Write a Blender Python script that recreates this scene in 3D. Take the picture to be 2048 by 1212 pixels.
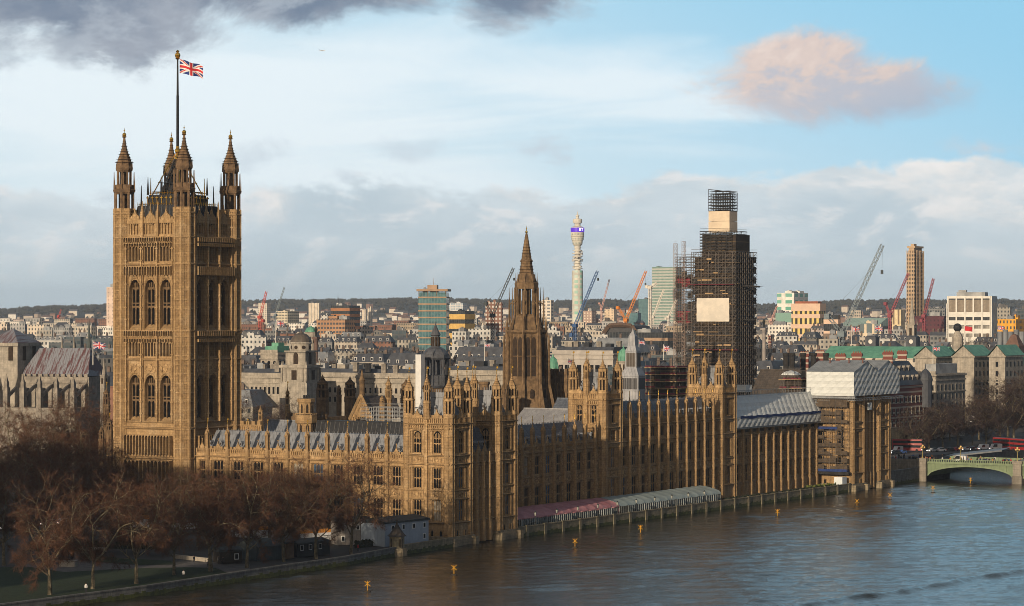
import bpy, math, random
from mathutils import Vector, Matrix, Euler, noise as mnoise
for _o in list(bpy.data.objects): bpy.data.objects.remove(_o)
S = bpy.context.scene
COL = S.collection
PI = math.pi
rnd = random.Random(11)

# ------------------------------------------------------------------ camera
# World frame: +Y runs north along the river front, +X points across the river, z = 0 is the water.
ANG = math.radians(31.0); FPX = 5300.0; CX = 1024.0; YH = 638.0; CAMH = 54.2
FW = Vector((-math.sin(ANG), math.cos(ANG))); RT = Vector((math.cos(ANG), math.sin(ANG)))
CAM = Vector((337.64, -533.27))
cd = bpy.data.cameras.new('camera'); cam = bpy.data.objects.new('camera', cd); COL.objects.link(cam)
cam.location = (CAM.x, CAM.y, CAMH)
cam.rotation_euler = (PI/2, 0, ANG)
cd.sensor_width = 36; cd.lens = 36*FPX/2048
cd.shift_y = (YH-606)/2048
cd.clip_start = 1; cd.clip_end = 40000
S.camera = cam

# ------------------------------------------------------------------ light
SUN_AZ = Vector((0.09, -0.996)).normalized(); SUN_EL = math.radians(12.5)
sd = bpy.data.lights.new('sun', 'SUN'); sun = bpy.data.objects.new('sun', sd); COL.objects.link(sun)
sd.energy = 4.9; sd.angle = math.radians(0.5); sd.color = (1.0, 0.80, 0.56)
tosun = Vector((SUN_AZ.x*math.cos(SUN_EL), SUN_AZ.y*math.cos(SUN_EL), math.sin(SUN_EL)))
sun.rotation_euler = tosun.to_track_quat('Z', 'Y').to_euler()
sun.location = (-400, -800, 300)

S.view_settings.view_transform = 'Standard'
S.view_settings.look = 'None'
S.view_settings.exposure = 0.0
S.view_settings.gamma = 1.0
S.cycles.max_bounces = 6
S.cycles.volume_bounces = 0
S.cycles.use_denoising = True
S.cycles.filter_width = 0.85
S.render.film_transparent = False

def NN(nt, typ, **kw):
    n = nt.nodes.new(typ)
    for k, v in kw.items():
        if k == 'inp':
            for kk, vv in v.items():
                if hasattr(vv, 'is_output'): nt.links.new(vv, n.inputs[kk])
                else: n.inputs[kk].default_value = vv
        else: setattr(n, k, v)
    return n
def MATH(nt, op, a, b=None, c=None, clamp=False):
    n = nt.nodes.new('ShaderNodeMath'); n.operation = op; n.use_clamp = clamp
    for i, v in enumerate((a, b, c)):
        if v is None: continue
        if hasattr(v, 'is_output'): nt.links.new(v, n.inputs[i])
        else: n.inputs[i].default_value = v
    return n.outputs[0]
def MIXC(nt, f, a, b, blend='MIX'):
    n = nt.nodes.new('ShaderNodeMix'); n.data_type = 'RGBA'; n.blend_type = blend
    for i, v in ((0, f), (6, a), (7, b)):
        if hasattr(v, 'is_output'): nt.links.new(v, n.inputs[i])
        else: n.inputs[i].default_value = (v if i == 0 else tuple(v)+(1,) if len(v) == 3 else v)
    return n.outputs[2]
def SMOOTH(nt, v, a, b):
    n = nt.nodes.new('ShaderNodeMapRange'); n.interpolation_type = 'SMOOTHSTEP'
    nt.links.new(v, n.inputs[0]); n.inputs[1].default_value = a; n.inputs[2].default_value = b
    return n.outputs[0]

# ------------------------------------------------------------------ sky: Nishita sky with cloud layers at fixed compass directions
w = bpy.data.worlds.new('World'); S.world = w; w.use_nodes = True
nt = w.node_tree; nt.nodes.clear()
out = nt.nodes.new('ShaderNodeOutputWorld'); bg = nt.nodes.new('ShaderNodeBackground')
nt.links.new(bg.outputs[0], out.inputs[0])
tc = nt.nodes.new('ShaderNodeTexCoord'); D = tc.outputs['Generated']
sx = nt.nodes.new('ShaderNodeSeparateXYZ'); nt.links.new(D, sx.inputs[0])
# azimuth a (radians, + to the right of the bearing the camera faces) and elevation e
dotR = MATH(nt, 'ADD', MATH(nt, 'MULTIPLY', sx.outputs[0], RT.x), MATH(nt, 'MULTIPLY', sx.outputs[1], RT.y))
dotF = MATH(nt, 'ADD', MATH(nt, 'MULTIPLY', sx.outputs[0], FW.x), MATH(nt, 'MULTIPLY', sx.outputs[1], FW.y))
AZ = MATH(nt, 'ARCTAN2', dotR, dotF)
EL = MATH(nt, 'ARCSINE', sx.outputs[2])
# sky texture sampled a little higher than the true elevation for a clear winter blue
up = nt.nodes.new('ShaderNodeCombineXYZ')
nt.links.new(sx.outputs[0], up.inputs[0]); nt.links.new(sx.outputs[1], up.inputs[1])
nt.links.new(MATH(nt, 'ADD', MATH(nt, 'MULTIPLY', sx.outputs[2], 2.2), 0.06), up.inputs[2])
sky = nt.nodes.new('ShaderNodeTexSky'); sky.sky_type = 'NISHITA'; sky.sun_disc = False
sky.sun_elevation = SUN_EL; sky.sun_rotation = math.atan2(SUN_AZ.x, SUN_AZ.y)
sky.air_density = 1.1; sky.dust_density = 0.5; sky.ozone_density = 2.0
nt.links.new(up.outputs[0], sky.inputs[0])
SKYK = 0.105
skyc = MIXC(nt, 1.0, sky.outputs[0], (SKYK, SKYK, SKYK), 'MULTIPLY')
# clear winter blue deepening to the upper right
cl = MIXC(nt, SMOOTH(nt, MATH(nt, 'ADD', MATH(nt, 'MULTIPLY', AZ, 1.5), MATH(nt, 'MULTIPLY', EL, 3.2)), 0.02, 0.68), (0.80, 0.95, 1.02), (0.34, 0.71, 0.95))
col = MIXC(nt, 0.86, skyc, cl)
uv = nt.nodes.new('ShaderNodeCombineXYZ'); nt.links.new(AZ, uv.inputs[0]); nt.links.new(EL, uv.inputs[1])
def cloudnoise(scx, scy, det=8, rough=.6, off=0.0, dist=0.0, sh=(0,0)):
    mp = nt.nodes.new('ShaderNodeMapping'); nt.links.new(uv.outputs[0], mp.inputs[0])
    mp.inputs['Scale'].default_value = (scx, scy, 1); mp.inputs['Location'].default_value = (off+sh[0], off*.7+sh[1], off*.3)
    n = nt.nodes.new('ShaderNodeTexNoise'); nt.links.new(mp.outputs[0], n.inputs[0])
    n.inputs['Scale'].default_value = 1; n.inputs['Detail'].default_value = det; n.inputs['Roughness'].default_value = rough
    n.inputs['Distortion'].default_value = dist
    return n.outputs[0]
def px2az(px): return math.atan((px-CX)/FPX)
def py2el(py): return math.atan((YH-py)/FPX)
def blob(px, py, rx, ry):
    a = MATH(nt, 'DIVIDE', MATH(nt, 'SUBTRACT', AZ, px2az(px)), rx/FPX)
    e = MATH(nt, 'DIVIDE', MATH(nt, 'SUBTRACT', EL, py2el(py)), ry/FPX)
    r2 = MATH(nt, 'ADD', MATH(nt, 'MULTIPLY', a, a), MATH(nt, 'MULTIPLY', e, e))
    return MATH(nt, 'SUBTRACT', 1.0, MATH(nt, 'SQRT', r2))       # 1 in the middle, 0 at the rim
# thin high white veil, streaked, strongest left of centre
ven = cloudnoise(5, 34, 6, .55, 3.1, .6)
vb = MATH(nt, 'MAXIMUM', blob(430, 220, 1150, 260), blob(1150, 170, 620, 120))
veil = SMOOTH(nt, MATH(nt, 'ADD', MATH(nt, 'MULTIPLY', vb, .75), MATH(nt, 'MULTIPLY', MATH(nt, 'SUBTRACT', ven, .5), 1.7)), .0, .55)
col = MIXC(nt, MATH(nt, 'MULTIPLY', veil, .80), col, (0.90, 0.985, 1.03))
# low bank of grey cloud along the horizon, broken cumulus heads along its top
n1 = cloudnoise(15, 24, 12, .60, 7.7, .2); n2 = cloudnoise(22, 44, 12, .62, 1.2, .25)
n2s = cloudnoise(22, 44, 9, .6, 1.2, .25, sh=(-.10, .16)); n2r = MATH(nt, 'ADD', .5, MATH(nt, 'MULTIPLY', MATH(nt, 'SUBTRACT', n2, n2s), 4.5)); n2b = cloudnoise(9, 26, 10, .6, 6.1, .3)
edge = MATH(nt, 'ADD', MATH(nt, 'MULTIPLY', MATH(nt, 'SUBTRACT', n1, .5), .060), MATH(nt, 'ADD', py2el(385), MATH(nt, 'MULTIPLY', SMOOTH(nt, AZ, .02, .19), .012)))
dd = MATH(nt, 'SUBTRACT', edge, EL)
bank = SMOOTH(nt, dd, -0.0012, 0.0050)
lit = SMOOTH(nt, MATH(nt, 'ADD', MATH(nt, 'MULTIPLY', MATH(nt, 'SUBTRACT', n2, .5), 2.4), MATH(nt, 'ADD', MATH(nt, 'MULTIPLY', SMOOTH(nt, AZ, .03, .17), .55), MATH(nt, 'MULTIPLY', MATH(nt, 'SUBTRACT', .014, dd), 16.0))), .10, .95)
bankc = MIXC(nt, SMOOTH(nt, n2b, .36, .66), (0.57, 0.68, 0.75), (0.75, 0.835, 0.88))
bankc = MIXC(nt, MATH(nt, 'MULTIPLY', lit, .95), bankc, (0.98, 0.94, 0.90))
bankc = MIXC(nt, MATH(nt, 'MULTIPLY', SMOOTH(nt, n2r, .50, 1.05), .55), bankc, (0.92, 0.92, 0.92))
bankc = MIXC(nt, MATH(nt, 'MULTIPLY', SMOOTH(nt, EL, .036, .004), .8), bankc, (0.66, 0.78, 0.83))
col = MIXC(nt, bank, col, bankc)
# dark grey cloud along the top
n3 = cloudnoise(15, 27, 12, .62, 4.4, .3)
n3s = cloudnoise(15, 27, 9, .6, 4.4, .3, sh=(-.10, .16)); n3r = MATH(nt, 'ADD', .5, MATH(nt, 'MULTIPLY', MATH(nt, 'SUBTRACT', n3, n3s), 4.5))
tb = MATH(nt, 'MAXIMUM', blob(60, -60, 470, 235), MATH(nt, 'MAXIMUM', blob(620, -70, 620, 130), blob(1040, -20, 190, 105)))
top = SMOOTH(nt, MATH(nt, 'ADD', MATH(nt, 'MULTIPLY', tb, 1.0), MATH(nt, 'MULTIPLY', MATH(nt, 'SUBTRACT', n3, .5), 1.9)), .02, .42)
topc = MIXC(nt, SMOOTH(nt, cloudnoise(20, 26, 8, .6, 9.9), .40, .66), (0.17, 0.225, 0.32), (0.34, 0.38, 0.455))
topc = MIXC(nt, MATH(nt, 'MULTIPLY', SMOOTH(nt, n3r, .5, 1.1), .6), topc, (0.50, 0.56, 0.63))
col = MIXC(nt, MATH(nt, 'MULTIPLY', top, .95), col, topc)
# the pink cloud, upper right, with a blue-grey underside
n4 = cloudnoise(26, 44, 13, .66, 2.6, .35)
n4s = cloudnoise(26, 44, 9, .62, 2.6, .35, sh=(-.10, .16)); n4r = MATH(nt, 'ADD', .5, MATH(nt, 'MULTIPLY', MATH(nt, 'SUBTRACT', n4, n4s), 4.5))
pb = MATH(nt, 'MAXIMUM', MATH(nt, 'MAXIMUM', blob(1600, 172, 225, 98), blob(1755, 190, 245, 74)), blob(1590, 130, 170, 78))
pink = SMOOTH(nt, MATH(nt, 'ADD', MATH(nt, 'MULTIPLY', pb, 1.6), MATH(nt, 'MULTIPLY', MATH(nt, 'SUBTRACT', n4, .5), 2.0)), .0, .75)
pk = MATH(nt, 'ADD', MATH(nt, 'MULTIPLY', MATH(nt, 'SUBTRACT', EL, py2el(200)), 50.0), MATH(nt, 'ADD', MATH(nt, 'MULTIPLY', MATH(nt, 'SUBTRACT', n4, .5), 2.2), MATH(nt, 'MULTIPLY', MATH(nt, 'SUBTRACT', px2az(1700), AZ), 7.0)))
pinkc = MIXC(nt, SMOOTH(nt, pk, -.75, .75), (0.46, 0.53, 0.64), (0.80, 0.64, 0.57))
pinkc = MIXC(nt, MATH(nt, 'MULTIPLY', SMOOTH(nt, n4r, .62, .05), .75), pinkc, (0.53, 0.55, 0.63))
pinkc = MIXC(nt, MATH(nt, 'MULTIPLY', MATH(nt, 'MULTIPLY', SMOOTH(nt, n4r, .55, 1.1), .55), SMOOTH(nt, pk, -.3, .5)), pinkc, (0.95, 0.79, 0.70))
col = MIXC(nt, MATH(nt, 'MULTIPLY', pink, .93), col, pinkc)
# loose grey wisps
n5 = cloudnoise(40, 60, 9, .62, 8.3, .3)
for (px, py, rx, ry, am) in ((1080, 295, 90, 55, .8), (690, 355, 90, 40, .6), (820, 300, 90, 40, .5), (500, 320, 110, 60, .6), (1960, 300, 150, 45, .9), (280, 395, 150, 40, .6)):
    ws = SMOOTH(nt, MATH(nt, 'ADD', blob(px, py, rx, ry), MATH(nt, 'MULTIPLY', MATH(nt, 'SUBTRACT', n5, .53), 3.0)), .2, 1.0)
    col = MIXC(nt, MATH(nt, 'MULTIPLY', ws, am), col, (0.62, 0.71, 0.79))
col = MIXC(nt, MATH(nt, 'MULTIPLY', SMOOTH(nt, EL, .125, .24), .85), col, MIXC(nt, SMOOTH(nt, AZ, -.02, .13), (0.19, 0.25, 0.32), (0.46, 0.66, 0.80)))      # a greyer sheet of cloud above the frame
# overhead and behind the camera the sky is plainer and dimmer: broken cloud
side = SMOOTH(nt, MATH(nt, 'ABSOLUTE', AZ), 0.35, 1.2)
hi = SMOOTH(nt, EL, 0.30, 0.8)
gen = MIXC(nt, SMOOTH(nt, cloudnoise(3, 5, 6, .6, 5.5), .42, .62), MIXC(nt, .5, skyc, (0.085, 0.135, 0.20)), (0.12, 0.142, 0.178))
sdot = MATH(nt, 'ADD', MATH(nt, 'ADD', MATH(nt, 'MULTIPLY', sx.outputs[0], tosun.x), MATH(nt, 'MULTIPLY', sx.outputs[1], tosun.y)), MATH(nt, 'MULTIPLY', sx.outputs[2], tosun.z))
gen = MIXC(nt, SMOOTH(nt, sdot, .30, 1.0), gen, (0.68, 0.57, 0.45))          # bright hazy sky round the low sun, behind the camera
col = MIXC(nt, MATH(nt, 'MAXIMUM', side, hi), col, gen)
nt.links.new(col, bg.inputs[0]); bg.inputs[1].default_value = 1.0

# ------------------------------------------------------------------ surveying helpers (bearing + range -> ground position)
def at(px, d):
    v = CAM + FW*d + RT*((px-CX)/FPX*d); return v
def zat(py, d): return CAMH + (YH-py)/FPX*d
def onY(px, y):
    r = FW + RT*((px-CX)/FPX); t = (y-CAM.y)/r.y; return CAM.x + t*r.x
def onX(px, x):
    r = FW + RT*((px-CX)/FPX); t = (x-CAM.x)/r.x; return CAM.y + t*r.y

# ------------------------------------------------------------------ mesh builder
class MB:
    def __init__(s): s.v = []; s.f = []; s.m = []; s.mi = 0
    def add(s, vs, fs):
        n = len(s.v); s.v.extend(vs)
        for f in fs: s.f.append([i+n for i in f]); s.m.append(s.mi)
    def box(s, x0, x1, y0, y1, z0, z1):
        s.add([(x0,y0,z0),(x1,y0,z0),(x1,y1,z0),(x0,y1,z0),(x0,y0,z1),(x1,y0,z1),(x1,y1,z1),(x0,y1,z1)],
              [(3,2,1,0),(4,5,6,7),(0,1,5,4),(1,2,6,5),(2,3,7,6),(3,0,4,7)])
    def prism(s, poly, z0, z1):
        n = len(poly)
        s.add([(x,y,z0) for x,y in poly]+[(x,y,z1) for x,y in poly],
              [list(range(n))[::-1], list(range(n,2*n))]+[(i,(i+1)%n,n+(i+1)%n,n+i) for i in range(n)])
    def front(s, poly, y0, y1):          # outline in (x, z), extruded from y0 (front) to y1
        n = len(poly)
        s.add([(x,y0,z) for x,z in poly]+[(x,y1,z) for x,z in poly],
              [list(range(n)), list(range(n,2*n))[::-1]]+[((i+1)%n,i,n+i,n+(i+1)%n) for i in range(n)])
    def sidep(s, poly, x0, x1):          # outline in (y, z), extruded along x
        n = len(poly)
        s.add([(x0,y,z) for y,z in poly]+[(x1,y,z) for y,z in poly],
              [list(range(n))[::-1], list(range(n,2*n))]+[(i,(i+1)%n,n+(i+1)%n,n+i) for i in range(n)])
    def lathe(s, cx, cy, prof, n=8, rot=None, cap=True):
        rot = PI/n if rot is None else rot
        vs = []; fs = []; k = len(prof)
        for r, z in prof:
            for i in range(n):
                a = rot+2*PI*i/n; vs.append((cx+r*math.cos(a), cy+r*math.sin(a), z))
        for j in range(k-1):
            for i in range(n):
                a = j*n+i; b = j*n+(i+1)%n; fs.append((a, b, b+n, a+n))
        if cap: fs.append(list(range(n))[::-1]); fs.append(list(range((k-1)*n, k*n)))
        s.add(vs, fs)
    def tube(s, p, q, r0, r1=None, n=4):
        r1 = r0 if r1 is None else r1
        p = Vector(p); q = Vector(q); d = (q-p)
        if d.length < 1e-6: return
        d.normalize(); u = d.orthogonal().normalized(); w_ = d.cross(u)
        vs = []
        for c, r in ((p, r0), (q, r1)):
            for i in range(n):
                a = 2*PI*(i+.5)/n; vs.append(tuple(c+u*(r*math.cos(a))+w_*(r*math.sin(a))))
        s.add(vs, [(i,(i+1)%n,n+(i+1)%n,n+i) for i in range(n)]+[list(range(n))[::-1], list(range(n,2*n))])
    def merge(s, o, mi=0, M4=None):
        n = len(s.v); s.v.extend([tuple(M4@Vector(p)) for p in o.v] if M4 else o.v); s.f.extend([[i+n for i in f] for f in o.f]); s.m.extend([mi]*len(o.f))
    def quad(s, a, b, c, d): s.add([a,b,c,d], [(0,1,2,3)])
    def ball(s, c, r, n=8, k=5):
        s.lathe(c[0], c[1], [(max(.01*r, r*math.sin(PI*j/k)), c[2]-r*math.cos(PI*j/k)) for j in range(k+1)], n)
    def mesh(s, name, mats, smooth=False):
        me = bpy.data.meshes.new(name); me.from_pydata(s.v, [], s.f)
        for m in (mats if isinstance(mats, (list, tuple)) else [mats]): me.materials.append(m)
        me.polygons.foreach_set('material_index', s.m)
        if smooth: me.polygons.foreach_set('use_smooth', [True]*len(s.f))
        me.update(); return me
    def build(s, name, mats, parent=None, loc=None, smooth=False):
        return link(name, s.mesh(name, mats, smooth), parent, loc)
def link(name, me, parent=None, loc=None, rz=0):
    o = bpy.data.objects.new(name, me); COL.objects.link(o)
    if parent: o.parent = parent
    if loc is not None: o.location = loc
    if rz: o.rotation_euler = (0, 0, rz)
    return o
def tag(o, label, cat=None, group=None, kind=None):
    o['label'] = label
    if cat: o['category'] = cat
    if group: o['group'] = group
    if kind: o['kind'] = kind
    return o
def thing(name, label, cat, loc=(0,0,0), rz=0, group=None):
    o = bpy.data.objects.new(name, None); COL.objects.link(o); o.empty_display_size = 1
    o.location = loc; o.rotation_euler = (0, 0, rz)
    return tag(o, label, cat, group)
def copy_tree(o, parent=None):
    c = o.copy(); COL.objects.link(c)
    if parent: c.parent = parent
    for ch in list(o.children): copy_tree(ch, c)
    return c

# ------------------------------------------------------------------ materials
def M(name, c1, c2=None, sc=.6, rough=.85, metal=0.0, bump=0.0, bsc=3.0, streak=0.0, course=None, spec=.3, emit=None, lines=None, det=5, ramp=(.35,.65), island=0.0, fine=0.0, stretch=None, patch=None):
    m = bpy.data.materials.new(name); m.use_nodes = True; t = m.node_tree
    b = t.nodes['Principled BSDF']
    b.inputs['Roughness'].default_value = rough; b.inputs['Metallic'].default_value = metal
    b.inputs['Specular IOR Level'].default_value = spec
    tcn = t.nodes.new('ShaderNodeTexCoord'); O = tcn.outputs['Object']
    c2 = c2 or tuple(x*.72 for x in c1)
    OV = NN(t, 'ShaderNodeMapping', inp={'Vector': O, 'Scale': stretch}).outputs[0] if stretch else O
    nz = NN(t, 'ShaderNodeTexNoise', inp={'Vector': OV, 'Scale': sc, 'Detail': det, 'Roughness': .65})
    c = MIXC(t, SMOOTH(t, nz.outputs[0], *ramp), c2, c1)
    if patch:
        n0 = NN(t, 'ShaderNodeTexNoise', inp={'Vector': O, 'Scale': .16, 'Detail': 4, 'Roughness': .6})
        c = MIXC(t, MATH(t, 'MULTIPLY', SMOOTH(t, n0.outputs[0], .50, .66), .5), c, patch)
    if streak:
        mp = NN(t, 'ShaderNodeMapping', inp={'Vector': O, 'Scale': (1.3, 1.3, .07)})
        n2 = NN(t, 'ShaderNodeTexNoise', inp={'Vector': mp.outputs[0], 'Scale': 1.0, 'Detail': 6, 'Roughness': .7})
        c = MIXC(t, MATH(t, 'MULTIPLY', SMOOTH(t, n2.outputs[0], .46, .70), streak), c, tuple(x*.22 for x in c1))
    if fine:
        n3 = NN(t, 'ShaderNodeTexNoise', inp={'Vector': O, 'Scale': 1.9, 'Detail': 3, 'Roughness': .7})
        c = MIXC(t, MATH(t, 'MULTIPLY', SMOOTH(t, n3.outputs[0], .44, .66), fine), c, tuple(x*.30 for x in c1))
    if island:
        gi = t.nodes.new('ShaderNodeNewGeometry')
        c = MIXC(t, MATH(t, 'MULTIPLY', gi.outputs['Random Per Island'], island), c, tuple(x*.35 for x in c1))
    sp = None
    if course or lines:
        sp = t.nodes.new('ShaderNodeSeparateXYZ'); t.links.new(O, sp.inputs[0])
        u = MATH(t, 'ADD', sp.outputs[0], sp.outputs[1])
    if course:                      # masonry / panel joints: (block width, course height, darkness)
        cw, chh, dk = course
        row = MATH(t, 'FLOOR', MATH(t, 'DIVIDE', sp.outputs[2], chh))
        uu = MATH(t, 'FRACT', MATH(t, 'ADD', MATH(t, 'DIVIDE', u, cw), MATH(t, 'MULTIPLY', row, .5)))
        vv = MATH(t, 'FRACT', MATH(t, 'DIVIDE', sp.outputs[2], chh))
        j = MATH(t, 'MAXIMUM', MATH(t, 'GREATER_THAN', uu, 1-.09/cw), MATH(t, 'GREATER_THAN', vv, 1-.09/chh))
        cell = NN(t, 'ShaderNodeTexWhiteNoise', noise_dimensions='2D')
        cv = t.nodes.new('ShaderNodeCombineXYZ'); t.links.new(row, cv.inputs[1])
        t.links.new(MATH(t, 'FLOOR', MATH(t, 'ADD', MATH(t, 'DIVIDE', u, cw), MATH(t, 'MULTIPLY', row, .5))), cv.inputs[0])
        t.links.new(cv.outputs[0], cell.inputs[0])
        c = MIXC(t, MATH(t, 'MULTIPLY', cell.outputs[0], .30), c, tuple(x*.55 for x in c1))
        c = MIXC(t, MATH(t, 'MULTIPLY', j, dk), c, tuple(x*.3 for x in c1))
    if lines:                       # (axis expression 'u'|'z', spacing, width share, colour)
        ax, spc, wd, lc = lines
        f = MATH(t, 'FRACT', MATH(t, 'DIVIDE', u if ax == 'u' else sp.outputs[2], spc))
        c = MIXC(t, MATH(t, 'LESS_THAN', f, wd), c, lc)
    t.links.new(c, b.inputs['Base Color'])
    if bump:
        nb = NN(t, 'ShaderNodeTexNoise', inp={'Vector': O, 'Scale': bsc, 'Detail': 6, 'Roughness': .7})
        bp = NN(t, 'ShaderNodeBump', inp={'Strength': bump, 'Distance': .25, 'Height': nb.outputs[0]})
        t.links.new(bp.outputs[0], b.inputs['Normal'])
    if emit:
        b.inputs['Emission Color'].default_value = emit[0]+(1,); b.inputs['Emission Strength'].default_value = emit[1]
    return m
def MW(name, wall, glass, wu=3.0, wz=3.4, fu=.42, fz=.5, rough=.8, grough=.15, var=.25, wall2=None, offz=0.0):
    """wall with a regular grid of small windows, for buildings too far off to show more"""
    m = M(name, wall, wall2, sc=.12, rough=rough, det=4); t = m.node_tree; b = t.nodes['Principled BSDF']
    c0 = b.inputs['Base Color'].links[0].from_socket
    tcn = t.nodes.new('ShaderNodeTexCoord'); sp = t.nodes.new('ShaderNodeSeparateXYZ'); t.links.new(tcn.outputs['Object'], sp.inputs[0])
    u = MATH(t, 'DIVIDE', MATH(t, 'ADD', sp.outputs[0], sp.outputs[1]), wu); z = MATH(t, 'DIVIDE', MATH(t, 'ADD', sp.outputs[2], offz), wz)
    inu = MATH(t, 'LESS_THAN', MATH(t, 'ABSOLUTE', MATH(t, 'SUBTRACT', MATH(t, 'FRACT', u), .5)), fu/2)
    inz = MATH(t, 'LESS_THAN', MATH(t, 'ABSOLUTE', MATH(t, 'SUBTRACT', MATH(t, 'FRACT', z), .5)), fz/2)
    msk = MATH(t, 'MULTIPLY', inu, inz)
    cv = t.nodes.new('ShaderNodeCombineXYZ'); t.links.new(MATH(t, 'FLOOR', u), cv.inputs[0]); t.links.new(MATH(t, 'FLOOR', z), cv.inputs[1])
    wn = NN(t, 'ShaderNodeTexWhiteNoise', noise_dimensions='2D'); t.links.new(cv.outputs[0], wn.inputs[0])
    gl = MIXC(t, MATH(t, 'MULTIPLY', wn.outputs[0], var), glass, tuple(min(.7, x*3+.12) for x in glass))
    t.links.new(MIXC(t, msk, c0, gl), b.inputs['Base Color'])
    t.links.new(MATH(t, 'SUBTRACT', rough, MATH(t, 'MULTIPLY', msk, rough-grough)), b.inputs['Roughness'])
    return m

STONE = M('honey_limestone', (.52,.35,.18), (.31,.195,.095), sc=.45, rough=.9, bump=.6, bsc=2.2, streak=.75, course=(1.3,.62,.45), island=.5, fine=.6, patch=(.56,.43,.28))
STONE2 = M('carved_limestone', (.52,.35,.18), (.19,.12,.06), sc=1.5, rough=.92, bump=.9, bsc=3.5, streak=.35, ramp=(.40,.62), island=.3)
STONED = M('weathered_brown_stone', (.20,.132,.073), (.10,.066,.038), sc=.7, rough=.92, bump=.7, bsc=2.5, streak=.5)
OPENSHADE = M('opening_shade', (.045,.03,.02), (.02,.014,.01), sc=1, rough=.95)  # near-black colour standing in for the shade inside slots and openings
PLINTH = M('river_worn_stone', (.30,.25,.17), (.16,.13,.09), sc=.5, rough=.85, bump=.6, streak=.6, course=(1.8,.7,.5))
PALE = M('pale_portland_stone', (.40,.36,.305), (.24,.22,.19), sc=.35, rough=.9, streak=.5, course=(1.8,.8,.2))
GREYST = M('grey_abbey_stone', (.33,.295,.25), (.17,.155,.14), sc=.5, rough=.9, streak=.6, bump=.4, course=(1.1,.6,.3))
WINGL = M('leaded_glass', (.008,.009,.011), (.004,.004,.005), sc=1.6, rough=.35, spec=.10)
BLUEGL = M('bluish_leaded_glass', (.05,.10,.18), (.015,.02,.03), sc=.5, rough=.12, spec=.6)
BLIND = M('pale_window_blind', (.30,.27,.22), (.2,.18,.15), sc=.8, rough=.6)
LEAD = M('lead_roof', (.23,.245,.275), (.15,.165,.19), sc=.5, rough=.5, metal=.0, streak=.25, lines=('u', 1.15, .09, (.09,.09,.10)), spec=.5)
SLATE = M('blue_slate_roof', (.115,.135,.17), (.06,.07,.095), sc=1.2, rough=.55, course=(.9,.45,.45), spec=.5)
BLACKR = M('black_iron_roof', (.018,.02,.026), (.008,.009,.012), sc=1.0, rough=.5, lines=('u', .9, .10, (.006,.006,.008)), spec=.4)
GOLD = M('gilding', (.95,.60,.12), (.70,.40,.07), sc=4, rough=.32, metal=1.0)
IRON = M('dark_iron', (.03,.03,.032), (.015,.015,.016), sc=2, rough=.5, metal=.3)

# ------------------------------------------------------------------ gothic kit.  Facades face -y in their own frame.
_cache = {}; wrnd = random.Random(31)
def arch_pts(x0, x1, zs, zt, n=5):
    """pointed arch from (x0,zs) up to the apex and down to (x1,zs)"""
    xm = (x0+x1)/2; L = []
    for i in range(n+1):
        t = i/n; L.append((x0+(xm-x0)*(1-math.cos(t*PI/2))**1.0*.999, zs+(zt-zs)*math.sin(t*PI/2)**.9))
    R = [(x1-(x-x0), z) for x, z in L[::-1][1:]]
    return L+R
def arch_fill(mb, x0, x1, zs, zt, ztop, y0, y1):
    """stone between a pointed arch opening and the square head above it"""
    pts = arch_pts(x0, x1, zs, zt); h = len(pts)//2
    mb.front([(x0, ztop)]+pts[:h+1]+[(pts[h][0], ztop)], y0, y1) if ztop > zt+.01 else mb.front([(x0, ztop)]+pts[:h+1], y0, y1)
    mb.front([(pts[h][0], ztop)]+pts[h:]+[(x1, ztop)], y0, y1) if ztop > zt+.01 else mb.front(pts[h:]+[(x1, ztop)], y0, y1)
def window_meshes(W, H, lights, pointed=False, transoms=1, mw=.10, glass=None):
    key = (round(W,2), round(H,2), lights, pointed, transoms, glass and glass.name)
    if key in _cache: return _cache[key]
    f = MB(); hw = W/2
    f.box(-hw, -hw+.12, 0, .35, 0, H); f.box(hw-.12, hw, 0, .35, 0, H); f.box(-hw+.12, hw-.12, 0, .35, 0, .12)
    zs = H-W*.75 if pointed else H
    if pointed: arch_fill(f, -hw, hw, zs, H-.05, H, 0, .35)
    lw = W/lights
    for i in range(1, lights):
        x = -hw+i*lw; zt = H-.1 if not pointed else zs+(H-zs)*(1-abs(x)/hw)**.6*.92
        f.box(x-mw/2, x+mw/2, .02, .16, .12, zt)
    segs = [.12]+[H*(k+1)/(transoms+1)*(.98 if not pointed else .88) for k in range(transoms)]+[zs if pointed else H]
    for k in range(transoms): f.box(-hw+.12, hw-.12, .0, .16, segs[k+1]-.11, segs[k+1]+.11)
    for i in range(lights):
        a = -hw+i*lw+mw/2; b = -hw+(i+1)*lw-mw/2
        for k in range(transoms+1):
            zt = segs[k+1]-.08
            arch_fill(f, a, b, zt-lw*.75, zt-.02, zt, .04, .16)
    if pointed:
        for i in range(2*lights):                                      # small tracery lights in the head
            x = -hw+W*(i+.5)/(2*lights); zz = zs+(H-zs)*(1-abs(x)/hw)**.6*.85
            f.box(x-.05, x+.05, .04, .16, zs, zz)
        f.box(-hw*.8, hw*.8, .04, .16, zs-.06, zs+.08)
    fm = f.mesh('window', STONE)
    g = MB(); g.box(-hw+.02, hw-.02, .16, .24, .02, H-.02) if not pointed else g.front([(-hw+.05,.05)]+arch_pts(-hw+.05, hw-.05, zs, H-.08)+[(hw-.05,.05)], .16, .24)
    gm = g.mesh('pane', glass or WINGL)
    _cache[key] = (fm, gm); return fm, gm
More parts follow.
